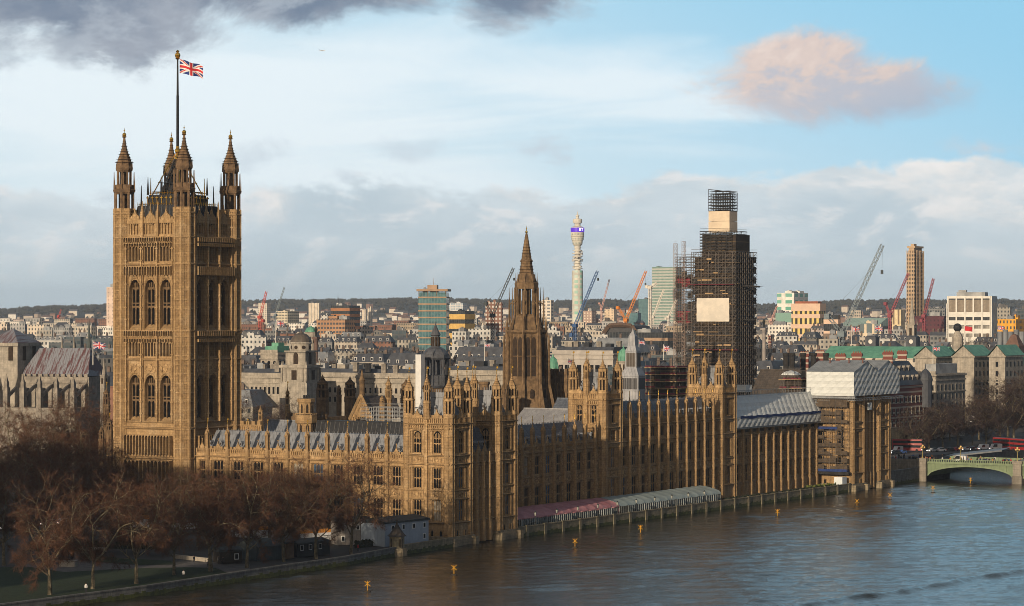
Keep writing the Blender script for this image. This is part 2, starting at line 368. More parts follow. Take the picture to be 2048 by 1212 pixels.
def put_window(parent, x, y, z, W, H, lights, pointed=False, transoms=1, rz=0, glass=None, name='window'):
    fm, gm = window_meshes(W, H, lights, pointed, transoms, glass=glass)
    o = link(name, fm, parent, (x, y, z), rz)
    q_ = wrnd.random()
    if glass is None and not pointed and q_ < .16: gm = window_meshes(W, H, lights, pointed, transoms, glass=BLUEGL if q_ < .10 else BLIND)[1]
    link('pane', gm, o)
    return o
def wall_strip(mb, x0, x1, z0, z1, ops, th=.85, y=0.0):
    """wall x0..x1 with one column of square-headed openings ops=[(a,b,za,zb)], sorted upwards"""
    if not ops: mb.box(x0, x1, y, y+th, z0, z1); return
    a, b = ops[0][0], ops[0][1]
    mb.box(x0, a, y, y+th, z0, z1); mb.box(b, x1, y, y+th, z0, z1)
    z = z0
    for o in ops:
        if o[2] > z: mb.box(a, b, y, y+th, z, o[2])
        z = o[3]
    if z < z1: mb.box(a, b, y, y+th, z, z1)
def panel_ribs(mb, x0, x1, z0, z1, n, y=-.07, w_=.09, arch=True):
    y = y*1.9; w_ = w_*1.15
    """blind tracery: raised upright ribs with little arch heads"""
    for i in range(n+1):
        x = x0+(x1-x0)*i/n; mb.box(x-w_/2, x+w_/2, y, 0, z0, z1)
    if arch:
        for i in range(n):
            a = x0+(x1-x0)*i/n+w_/2; b = x0+(x1-x0)*(i+1)/n-w_/2; hh = min((b-a)*.9, (z1-z0)*.5)
            arch_fill(mb, a, b, z1-hh, z1-.04, z1, y+.02, 0)
def relief(mb, xc, zc, w_, h, y=-.14):
    """a carved coat-of-arms panel: shield, crown and two supporters as raised lumps"""
    mb.front([(xc-w_*.16, zc+h*.2), (xc-w_*.16, zc-h*.08), (xc, zc-h*.34), (xc+w_*.16, zc-h*.08), (xc+w_*.16, zc+h*.2)], y, 0)
    mb.box(xc-w_*.12, xc+w_*.12, y, 0, zc+h*.26, zc+h*.42)
    for s in (-1, 1):
        mb.front([(xc+s*w_*.22, zc-h*.36), (xc+s*w_*.40, zc-h*.36), (xc+s*w_*.36, zc+h*.05), (xc+s*w_*.40, zc+h*.3), (xc+s*w_*.24, zc+h*.2)][::s], y, 0)
def statue(mb, x, y, z, h=1.7):
    mb.lathe(x, y, [(.26*h/1.7, z), (.24*h/1.7, z+.35*h), (.30*h/1.7, z+.75*h), (.12*h/1.7, z+.82*h), (.15*h/1.7, z+.9*h), (.05, z+h)], 6)
def finial_mesh(h=1.6):
    k = ('fin', h)
    if k not in _cache:
        f = MB(); f.tube((0,0,0), (0,0,h*.72), .09, .05, 5); f.ball((0,0,h*.42), .13*h/1.6, 6, 4)
        f.front([(.03, h*.66), (.34*h/1.6, h*.70), (.34*h/1.6, h*.94), (.03, h*.94)], -.02, .02)   # little vane
        f.ball((0,0,h*.78), .11*h/1.6, 6, 4); f.tube((0,0,h*.72), (0,0,h*1.05), .05, .02, 4)
        _cache[k] = f.mesh('finial', GOLD)
    return _cache[k]
def ball_mesh(r=.22):
    k = ('ball', r)
    if k not in _cache:
        f = MB(); f.tube((0,0,0), (0,0,r*2), r*.3, r*.3, 5); f.ball((0,0,r*2.4), r, 8, 5); _cache[k] = f.mesh('finial', GOLD)
    return _cache[k]
def pinnacle_mesh(hs, ht, w_=.8):
    """square shaft with gablets, crocketed spirelet; z=0 at the parapet"""
    k = ('pin', round(hs,2), round(ht,2), w_)
    if k not in _cache:
        f = MB(); h = w_/2
        f.prism([(-h,-h),(h,-h),(h,h),(-h,h)], 0, hs*.12); f.prism([(-h*.72,-h*.72),(h*.72,-h*.72),(h*.72,h*.72),(-h*.72,h*.72)], hs*.12, hs*.9)
        for sx_ in (-1,1):
            for sy in (-1,1): f.box(min(sx_*h*.62,sx_*h*.95), max(sx_*h*.62,sx_*h*.95), min(sy*h*.62,sy*h*.95), max(sy*h*.62,sy*h*.95), hs*.12, hs*1.0)
        f.prism([(-h*1.12,-h*1.12),(h*1.12,-h*1.12),(h*1.12,h*1.12),(-h*1.12,h*1.12)], hs*.9, hs)
        for r4 in range(4):
            c, s_ = math.cos(r4*PI/2), math.sin(r4*PI/2)
            tri = [(-h*.9, -h*1.05, hs), (h*.9, -h*1.05, hs), (0, -h*1.05, hs+w_*.95), (0, 0, hs+w_*.75)]
            f.add([(c*x-s_*y, s_*x+c*y, z) for x,y,z in tri], [(0,1,2),(2,1,3),(0,2,3)])
        f.lathe(0, 0, [(h*.98, hs), (h*.62, hs+(ht-hs)*.28), (h*.26, hs+(ht-hs)*.62), (.05, ht)], 4, 0)
        for j in range(4):
            t = .12+.2*j; z = hs+(ht-hs)*t; r = h*(1-t)+.06
            f.lathe(0, 0, [(r*.3, z-.06), (r*1.2, z+.08), (r*.4, z+.2)], 4, PI/4)
        _cache[k] = f.mesh('pinnacle', STONE)
    return _cache[k]
def turret_mesh(z0, zp, zt, r, open_=False):
    """octagonal corner turret: panelled shaft z0..zp, two lantern stages, ogee cap up to zt"""
    k = ('tur', z0, zp, zt, r)
    if k in _cache: return _cache[k]
    f = MB()
    f.lathe(0, 0, [(r, z0), (r, zp)], 8)
    for i in range(8):
        a = PI/8+PI/4*i; c, s_ = math.cos(a), math.sin(a)
        f.tube((c*r, s_*r, z0), (c*r, s_*r, zp), .13, .13, 4)
    z = z0+2.4
    while z < zp-1:
        f.lathe(0, 0, [(r+.02, z-.12), (r+.13, z), (r+.02, z+.12)], 8, cap=False); z += 2.6
    H = zt-zp; za, zb, zc, zd = zp+H*.10, zp+H*.40, zp+H*.45, zp+H*.62
    f.lathe(0, 0, [(r+.12, zp-.1), (r+.22, zp+.15), (r+.05, za)], 8)
    f.mi = 1; f.lathe(0, 0, [(r*.66, za), (r*.66, zb)], 8); f.lathe(0, 0, [(r*.55, zc), (r*.55, zd)], 8); f.mi = 0  # dark cores paint the shade inside the open lantern stages
    for i in range(8):
        a = PI/8+PI/4*i; c, s_ = math.cos(a), math.sin(a)
        f.tube((c*r*.9, s_*r*.9, za), (c*r*.9, s_*r*.9, zb), .24*r/1.3, .24*r/1.3, 4)
        f.tube((c*r*.78, s_*r*.78, zc), (c*r*.78, s_*r*.78, zd), .2*r/1.3, .2*r/1.3, 4)
        f.tube((c*r*1.0, s_*r*1.0, zb), (c*r*1.0, s_*r*1.0, zb+H*.10), .12, .03, 4)
        f.tube((c*r*.92, s_*r*.92, zd), (c*r*.92, s_*r*.92, zd+H*.08), .10, .03, 4)
    f.lathe(0, 0, [(r*.95, zb-.2), (r*1.14, zb), (r*1.14, zb+.15), (r*.8, zc)], 8)
    f.lathe(0, 0, [(r*.8, zd-.15), (r*.98, zd), (r*.92, zd+H*.06), (r*.62, zd+H*.13), (r*.32, zd+H*.20), (r*.14, zd+H*.29), (.05, zt)], 8)
    for j in range(5):
        t = j/5; zz = zd+H*(.08+.26*t); rr = r*(.95-.85*t**.6)
        f.lathe(0, 0, [(rr*.5, zz-.06), (rr+.10, zz+.05), (rr*.5, zz+.16)], 8, cap=False)
    _cache[k] = f.mesh('turret', [STONE, OPENSHADE]); return _cache[k]
def merlons(mb, x0, x1, y0, y1, z, n, h=.55):
    st = (x1-x0)/n
    for i in range(n): mb.box(x0+st*(i+.2), x0+st*(i+.8), y0, y1, z, z+h)
def gablet(mb, xc, z, w_, h, y0, y1):
    mb.front([(xc-w_/2, z), (xc+w_/2, z), (xc+w_*.42, z+h*.3), (xc+w_*.12, z+h*.62), (xc, z+h), (xc-w_*.12, z+h*.62), (xc-w_*.42, z+h*.3)], y0, y1)
def string(mb, x0, x1, z, pr=.28, h=.32, y=0.0):
    pr *= 1.35; h *= 1.15
    mb.sidep([(y, z-h/2), (y-pr*.5, z-h/2), (y-pr, z), (y-pr, z+h*.3), (y, z+h/2)], x0, x1)

# ------------------------------------------------------------------ a palace range: bays between buttresses
def palace_range(root, L, bx, levels, zbase, zcorn, zpar, zridge, pin_top, depth=14, wl=3, wfrac=.50, panels=((11.2,13.3),), base_w=True, roof_mat=None, strings=(), gold_big=1.5, roof_x=None, attic=(), pins=True, parapet=True, stat=True):
    """bx: buttress centres along local x, levels: window rows (z0,z1)"""
    wall = MB(); cv = MB(); cv2 = MB()
    edges = [0.0]+list(bx)+[L]
    spans = [(edges[i], edges[i+1]) for i in range(len(edges)-1) if edges[i+1]-edges[i] > 2.4]
    cover = []
    for a, b in spans:
        xm = (a+b)/2; ww = (b-a)*wfrac
        ops = [(xm-ww/2, xm+ww/2, z0, z1) for z0, z1 in levels]
        lo = []
        if base_w: lo = [(xm-.55, xm+.55, zbase+1.6, zbase+3.2)]
        if lo:
            zsp = levels[0][0]-.7
            wall_strip(wall, a, b, zbase, zsp, lo); wall_strip(wall, a, b, zsp, zcorn, ops)
            put_window(root, xm, .2, zbase+1.6, 1.1, 1.6, 2, transoms=0)
        else: wall_strip(wall, a, b, zbase, zcorn, ops)
        for z0, z1 in levels: put_window(root, xm, .18, z0, ww, z1-z0, wl, transoms=1 if z1-z0 > 3.4 else 0)
        # blind ribs and canopied statues beside the windows
        for z0, z1 in levels:
            for s in (-1, 1):
                e0 = xm+s*(ww/2+.12); e1 = xm+s*((b-a)/2-.55); lo_, hi_ = min(e0,e1), max(e0,e1)
                if hi_-lo_ > .4:
                    panel_ribs(cv, lo_, hi_, z0-.1, z1+.1, 2, y=-.10)
                    if stat and z1-z0 > 3.5 and (b-a) > 4.5:
                        xs = (lo_+hi_)/2; statue(cv2, xs, -.22, z0+1.5, 1.7); cv2.lathe(xs, -.2, [(.12,z0+1.1),(.34,z0+1.5)], 6); cv2.lathe(xs, -.2, [(.34,z0+3.35),(.30,z0+3.7),(.04,z0+4.5)], 6)
            string(cv, xm-ww/2-.15, xm+ww/2+.15, z1+.12, .22, .2)
            if z1-z0 > 3.4: string(cv, a+.4, xm-ww/2-.1, (z0+z1)/2, .26, .26); string(cv, xm+ww/2+.1, b-.4, (z0+z1)/2, .26, .26)
        for p0, p1 in panels:
            panel_ribs(cv, a+.55, xm-ww/2-.1, p0+.15, p1-.15, 2, arch=False); panel_ribs(cv, xm+ww/2+.1, b-.55, p0+.15, p1-.15, 2, arch=False)
            relief(cv2, xm, (p0+p1)/2, ww, (p1-p0)*.85)
        if parapet:
            merlons(cv, a+.45, b-.45, -.12, .28, zpar, 5, .5); panel_ribs(cv, a+.5, b-.5, zcorn+.25, zpar-.05, 8, y=-.2)
            gablet(cv, xm, zpar, 1.5, 1.9, -.16, .2); cv.tube((xm, .02, zpar+1.8), (xm, .02, zpar+2.5), .10, .03, 4); cv.ball((xm,.02,zpar+2.35), .2, 6, 4)
    for z, pr in strings: string(wall, 0, L, z, pr)
    if parapet: wall.box(0, L, -.12, .28, zcorn, zpar)
    wall.box(0, L, .9, depth, zbase, zcorn)          # the body behind the facade
    wall.merge(cv); wall.merge(cv2, 1); wall.build('wall', [STONE, STONE2], root)
    # buttresses: octagonal piers with set-offs, running up into pinnacles
    key = ('but', zbase, zcorn, zpar, tuple(strings))
    if key not in _cache:
        f = MB(); pr = .80
        f.prism([(-.62,.1),(-.62,-pr*.95),(-.38,-pr*1.25),(.38,-pr*1.25),(.62,-pr*.95),(.62,.1)], zbase, levels[0][0]-.6)
        f.prism([(-.5,.1),(-.5,-pr*.7),(-.28,-pr),(.28,-pr),(.5,-pr*.7),(.5,.1)], levels[0][0]-.6, zpar)
        for z, q in strings: f.prism([(-.62,.1),(-.62,-pr*.75),(-.36,-pr*1.15),(.36,-pr*1.15),(.62,-pr*.75),(.62,.1)], z-.18, z+.16)
        z = levels[0][0]
        while z < zcorn-2:
            f.box(-.06, .06, -pr-.07, -pr, z, z+1.9); f.box(-.30, -.22, -pr-.05, -pr, z, z+1.9); f.box(.22, .30, -pr-.05, -pr, z, z+1.9); f.box(-.34,.34,-pr-.06,-pr, z+1.9, z+2.05); z += 2.35
        _cache[key] = f.mesh('buttress', STONE)
    for x in bx:
        bo = link('buttress', _cache[key], root, (x, 0, 0))
        if pins:
            po = link('pinnacle', pinnacle_mesh((pin_top-zpar)*.52, (pin_top-zpar)*.86, .95), bo, (0, -.30, zpar))
            link('finial', finial_mesh(gold_big), bo, (0, -.30, zpar+(pin_top-zpar)*.84))
    # roof
    if zridge:
        r = MB(); x0, x1 = roof_x or (0, L); yr0, yr1 = 1.2, depth-.4; ym = depth*.42; zb = zcorn-.3
        r.add([(x0,yr0,zb),(x1,yr0,zb),(x1-.0,ym,zridge),(x0+.0,ym,zridge),(x0,ym+1.6,zridge),(x1,ym+1.6,zridge),(x0,yr1,zb),(x1,yr1,zb)],
              [(0,1,2,3),(3,2,5,4),(4,5,7,6),(0,3,4,6),(1,7,5,2)])
        n = int((x1-x0)/1.3)
        for i in range(n+1):
            x = x0+(x1-x0)*i/n; r.tube((x, yr0, zb+.03), (x, ym, zridge+.03), .055, .055, 3)
        for i in range(int((x1-x0)/.8)): xx = x0+.8*i+.4; r.box(xx-.05, xx+.05, ym+.1, ym+.2, zridge, zridge+.45)
        ro = r.build('roof', roof_mat or LEAD, root)
        for a, b in spans:
            for q in (.33, .67):
                d_ = MB(); xq = a+(b-a)*q; f_ = .38; yy = yr0+(ym-yr0)*f_; zz = zb+(zridge-zb)*f_
                d_.box(-.28, .28, -.55, .9, .0, .75); d_.front([(-.36,.72),(.36,.72),(0,1.15)], -.6, .9); d_.mi = 1; d_.box(-.18,.18,-.6,-.55,.1,.62)
                if ('vent',) not in _cache: _cache[('vent',)] = d_.mesh('roof_vent', [LEAD, OPENSHADE])
                if x0 < xq < x1: link('roof_vent', _cache[('vent',)], ro, (xq, yy, zz))
    return root

# ------------------------------------------------------------------ a palace tower: square block with four turrets and a steep iron roof
def palace_tower(root, W, L, z0, levels, zcorn, zpar, zroof, ztur, r=1.35, south=None, east=None, panels=(), strings=(), roof=True, mid_pin=True, base_rows=(), south_from=None, tips=True):
    """local frame: x to the river, origin at SE corner; south face on y=0 (x -W..0), east face on x=0 (y 0..L)
       levels: (z0, z1, pointed, width, lights)"""
    wall = MB(); cv = MB(); cv2 = MB()
    def face(M4, n_s, Lf, lo):
        w_ = MB(); c_ = MB(); c2 = MB()
        span = (Lf-2*r*.7)/n_s; x0 = -Lf+r*.7
        zlo = lo if lo is not None else z0
        for i in range(n_s):
            a = x0+span*i; b = a+span; xm = (a+b)/2
            lv = [q for q in levels if q[0] >= zlo]
            ops_all = [(xm-q[3]/2, xm+q[3]/2, q[0], q[1]) for q in lv]
            zz = zlo
            for q, o in zip(lv, ops_all):
                wall_strip(w_, a, b, zz, o[3], [o]); zz = o[3]
                o_ = put_window(root, 0, 0, 0, q[3], q[1]-q[0], q[4], q[2], glass=(BLUEGL if len(q) > 5 and i == 0 and M4 is not ID4 else None))
                o_.matrix_local = M4 @ Matrix.Translation((xm, .22, q[0]))
                for s in (-1, 1):
                    e0 = xm+s*(q[3]/2+.12); e1 = xm+s*(span/2-.1); l_, h_ = min(e0,e1), max(e0,e1)
                    if h_-l_ > .5: panel_ribs(c_, l_, h_, q[0]-.1, q[1]+.1, max(2, int((h_-l_)/.55)), y=-.12)
                string(c_, xm-q[3]/2-.2, xm+q[3]/2+.2, q[1]+.15, .26, .24)
                if q[2]:                                   # oriel-like sill
                    c_.box(xm-q[3]/2-.25, xm+q[3]/2+.25, -.35, 0, q[0]-.35, q[0]-.05)
            w_.box(a, b, 0, .45, zz, zcorn)
            for p0, p1 in panels:
                if p0 > zlo: relief(c2, xm, (p0+p1)/2, min(2.6, span*.6), (p1-p0)*.8); panel_ribs(c_, a+.2, xm-1.3, p0+.2, p1-.2, 3, arch=False); panel_ribs(c_, xm+1.3, b-.2, p0+.2, p1-.2, 3, arch=False)
            for zb_ in base_rows:
                if lo is None:
                    for q_ in (-.22, .22):
                        o_ = put_window(root, 0, 0, 0, .9, 1.7, 1, transoms=0); o_.matrix_local = M4 @ Matrix.Translation((xm+q_*span, -.22, zb_))
            panel_ribs(c_, a, b, zcorn-1.35, zcorn-.3, int(span/.6), y=-.18); panel_ribs(c_, a, b, zcorn+.3, zpar-.05, int(span/.55), y=-.22)
            merlons(c_, a, b, -.15, .25, zpar, 5, .6); gablet(c_, xm, zpar, 2.0, 2.1, -.2, .22)
            for q_ in (-.36, .36): c_.tube((xm+q_*span, 0, zpar), (xm+q_*span, 0, zpar+2.1), .13, .04, 4)
            if i and mid_pin:
                c_.box(a-.4, a+.4, -.55, 0, zlo, zpar)
        for z, pr in strings:
            if z > zlo: string(w_, -Lf, 0, z, pr, .34)
        w_.box(-Lf+.4, -.4, -.15, .25, zcorn, zpar)
        for s_, d_ in ((w_, wall), (c_, cv), (c2, cv2)):
            n = len(d_.v); d_.v.extend([tuple(M4 @ Vector(p)) for p in s_.v]); d_.f.extend([[i+n for i in f] for f in s_.f]); d_.m.extend(s_.m)
    ID4 = Matrix.Identity(4)
    if south: face(ID4, south, W, south_from)
    if east: face(Matrix.Rotation(PI/2, 4, 'Z') @ Matrix.Translation((L, 0, 0)), east, L, None)
    wall.box(-W+.9, -.9, .9, L-.9, z0, zpar-.3)
    wall.merge(cv); wall.merge(cv2, 1); wall.build('wall', [STONE, STONE2], root)
    tm = turret_mesh(z0, zpar, ztur-1.5, r)
    for (x, y) in ((0,0), (-W,0), (0,L), (-W,L)):
        xx = x-r*.62 if x == 0 else x+r*.62; yy = y+r*.62 if y == 0 else y-r*.62
        t_ = link('turret', tm, root, (xx, yy, 0))
        if tips: link('finial', finial_mesh(2.0), t_, (0, 0, ztur-1.7))
    if mid_pin and south == 2:
        pm = turret_mesh(zpar-.4, zpar+3.4, ztur-1.2, .75)
        p_ = link('turret', pm, root, (-W/2, -.1, 0)); link('finial', finial_mesh(1.7), p_, (0, 0, ztur-1.4))
    if roof:
        f = MB(); x0, x1, y0, y1 = -W+1.6, -1.6, 1.6, L-1.6; zb = zpar-.6; e = (zroof-zb)*.30
        f.add([(x0,y0,zb),(x1,y0,zb),(x1,y1,zb),(x0,y1,zb),(x0+e,y0+e,zroof),(x1-e,y0+e,zroof),(x1-e,y1-e,zroof),(x0+e,y1-e,zroof)],
              [(0,1,5,4),(1,2,6,5),(2,3,7,6),(3,0,4,7),(4,5,6,7)])
        for i in range(9):
            t = i/8; f.tube((x0+(x1-x0)*t, y0-.02, zb), (x0+e+(x1-x0-2*e)*t, y0+e-.02, zroof), .06, .06, 3)
        f.box(x0+e-.2, x1-e+.2, y0+e-.2, y0+e, zroof, zroof+1.2); f.box(x1-e, x1-e+.2, y0+e-.2, y1-e+.2, zroof, zroof+1.2)
        for i in range(14): xx = x0+e+(x1-x0-2*e)*i/13; f.box(xx-.06, xx+.06, y0+e-.15, y0+e-.05, zroof+1.2, zroof+1.9)
        ro = f.build('roof', LEAD, root)
        for q in (.18, .42, .62, .86):
            link('roof_vent', _cache[('vent',)], ro, (x0+(x1-x0)*q, y0+e*.45, zb+(zroof-zb)*.45))
    return root

# ================================================================== THE PALACE
XW = -11.0            # plane of the river-front wings, set back behind the terrace
def lin(a, b, n): return [a+(b-a)*i/(n-1) for i in range(n)]
ystr = ((5.5,.38),(11.2,.25),(13.3,.25),(19.6,.42))
LV2 = [(5.9,10.8),(13.9,18.6)]
# ---- south wing of the river front
ya = 30.8; yb = 100.0
r_ = thing('palace_wing', 'two storey stone river wing with blue slate roof behind the pink awnings', 'building', (XW, ya, 0), PI/2)
bys = lin(onX(1041, XW), onX(1188, XW), 8); d_ = bys[1]-bys[0]; bys = [b-ya for b in [bys[0]-2*d_, bys[0]-d_]+bys if b-ya > 1]
palace_range(r_, yb-ya, bys, LV2, 1.2, 20.3, 21.3, 26.4, 28.9, strings=ystr, roof_mat=SLATE, roof_x=(0, onX(1184, XW-6)-ya))
# ---- centre block between the two river towers
yc0 = onX(1208, -9.8); yc1 = onX(1471, -9.8); ct0 = yc0; ct1 = onX(1243, -9.8); cn0 = onX(1441, -9.8); cn1 = yc1
r_ = thing('palace_wing', 'taller three storey middle range of the river front between two pinnacled towers', 'building', (-10.2, ct1, 0), PI/2)
bys = [b-ct1 for b in lin(onX(1257, -10.2), onX(1424, -10.2), 10)]
LV3 = [(5.9,10.9),(13.9,19.2),(21.4,24.2)]
ystr3 = ((5.5,.38),(11.3,.25),(13.3,.25),(20.5,.40),(25.0,.42))
palace_range(r_, cn0-ct1, bys, LV3, 1.2, 25.2, 26.4, 31.2, 34.2, strings=ystr3, roof_mat=SLATE, roof_x=(0, onX(1417, -16)-ct1))
LVT = [(5.9,10.9,False,2.3,3,1),(13.9,19.2,False,2.3,3,1),(21.2,24.0,False,2.2,3),(26.0,31.0,True,1.75,2)]
WT = onX(1207,-9.8)
for nm, y0_, y1_, pxw in (('south', ct0, ct1, 1138), ('north', cn0, cn1, 1377)):
    W_ = -9.8-onY(pxw, y0_)
    t_ = thing('river_tower', 'square stone tower with four turrets just right of the tall central spire' if nm == 'south' else 'square stone tower with four turrets standing against the scaffolded clock tower', 'tower', (-9.8, y0_, 0))
    palace_tower(t_, W_, y1_-y0_, 1.2, LVT, 32.4, 34.0, 38.6, 45.2, 1.35, south=2, east=1, strings=((5.5,.38),(11.3,.25),(13.3,.25),(20.5,.4),(24.7,.36),(31.0,.3),(32.4,.45)), panels=((11.4,13.2),), south_from=21.0)
# ---- north wing under white sheeting
yn0 = yc1; yn1 = 236.0
r_ = thing('palace_wing', 'far stone river wing whose roof is hidden under long white sheeting', 'building', (XW, yn0, 0), PI/2)
bys = [b-yn0 for b in lin(onX(1484, XW), onX(1630, XW), 11)]
palace_range(r_, yn1-yn0-.5, bys, LV2, 1.2, 20.3, 21.3, None, 22.0, strings=ystr, pins=False, parapet=False)
# ---- south-east pavilion: two towers and a link, standing in the water's edge
LVP = [(5.9,10.9,False,2.3,3,1),(13.7,18.6,False,2.3,3,1),(22.1,27.4,True,2.3,3)]
PST = ((5.5,.38),(11.1,.25),(13.2,.25),(19.5,.40),(21.5,.36),(28.0,.3),(29.1,.45))
PPN = ((11.2,13.1),(19.7,21.3))
def plinth(root, W, L):
    f = MB(); f.prism([(-W-.6,-.9),(.9,-.9),(.9,L+.9),(-W-.6,L+.9)], -2, 1.6); f.prism([(-W-.4,-.6),(.6,-.6),(.6,L+.6),(-W-.4,L+.6)], 1.6, 2.3)
    for y in (0, L): f.prism([(.3,y-.9),(1.7,y-.7),(1.7,y+.7),(.3,y+.9)], -2, 1.9)
    f.front([(-W*.5-1.8, 1.6),(-W*.5+1.8,1.6),(-W*.5+1.2,2.2),(-W*.5-1.2,2.2)], -.95, -.8)
    f.build('plinth', PLINTH, root)
PW = 13.0
tA = thing('corner_tower', 'nearest stone corner tower with sunlit south face rising straight from the river', 'tower', (0, 0, 0))
palace_tower(tA, PW, 9.7, .3, LVP, 29.1, 30.6, 35.4, 42.4, 1.3, south=2, east=1, strings=PST, panels=PPN, base_rows=(2.0,)); plinth(tA, PW, 9.7)
tB = thing('corner_tower', 'shaded stone tower at the water just left of the pink terrace awnings', 'tower', (0, 21.9, 0))
palace_tower(tB, PW, 8.8, .3, LVP, 29.1, 30.6, 35.4, 42.4, 1.3, south=2, east=1, strings=PST, panels=PPN, base_rows=(2.0,), south_from=21.0); plinth(tB, PW, 8.8)
lk = thing('link_range', 'recessed stone link between the two corner towers with a steep dark roof', 'building', (-.9, 9.7, 0), PI/2)
palace_range(lk, 12.2, [3.2, 6.1, 9.0], [(5.9,10.9),(13.7,18.6)], .3, 20.9, 22.0, 27.5, 24.5, depth=11, wfrac=.5, wl=2, strings=PST[:4], roof_mat=SLATE, panels=PPN[:1], pins=False, stat=False)
# ---- north-east pavilion
NY = 236.0
tN = thing('corner_tower', 'far corner tower at the river, its shadowed south side hung with scaffold tubes', 'tower', (0, NY, 0))
palace_tower(tN, 14.5, 9.5, .3, LVP, 29.1, 30.0, 35, 30.5, 1.3, south=2, east=1, strings=PST, panels=PPN, roof=False, mid_pin=False, base_rows=(2.0,), tips=False); plinth(tN, 14.5, 9.5)
tM = thing('corner_tower', 'farthest tower of the river front beside the green bridge', 'tower', (0, NY+20.6, 0))
palace_tower(tM, 14.5, 9.5, .3, LVP, 29.1, 30.0, 35, 30.5, 1.3, south=None, east=1, strings=PST, panels=PPN, roof=False, mid_pin=False, base_rows=(2.0,), tips=False); plinth(tM, 14.5, 9.5)
lk = thing('link_range', 'stone link between the two far corner towers below the white sheeting', 'building', (-.9, NY+9.5, 0), PI/2)
palace_range(lk, 11.1, [2.9, 5.6, 8.3], [(5.9,10.9),(13.7,18.6),(22.2,27.2)], .3, 29.1, 30.0, None, 30, depth=11, wfrac=.5, wl=2, strings=PST, panels=PPN[:1], pins=False, parapet=False, stat=False)

# ---- south front between the great tower and the corner tower
SX0 = -76.5; SX1 = -PW-.3; SY = .8
r_ = thing('palace_wing', 'long stone south front with pale lead roof, seen through bare trees', 'building', (SX0, SY, 0))
bxs = [onY(px, SY)-SX0 for px in lin(416.6, 775.7, 10)]
palace_range(r_, SX1-SX0, bxs, LV2, 1.0, 20.4, 21.6, 25.9, 29.0, strings=ystr, roof_mat=LEAD, roof_x=(2, SX1-SX0))

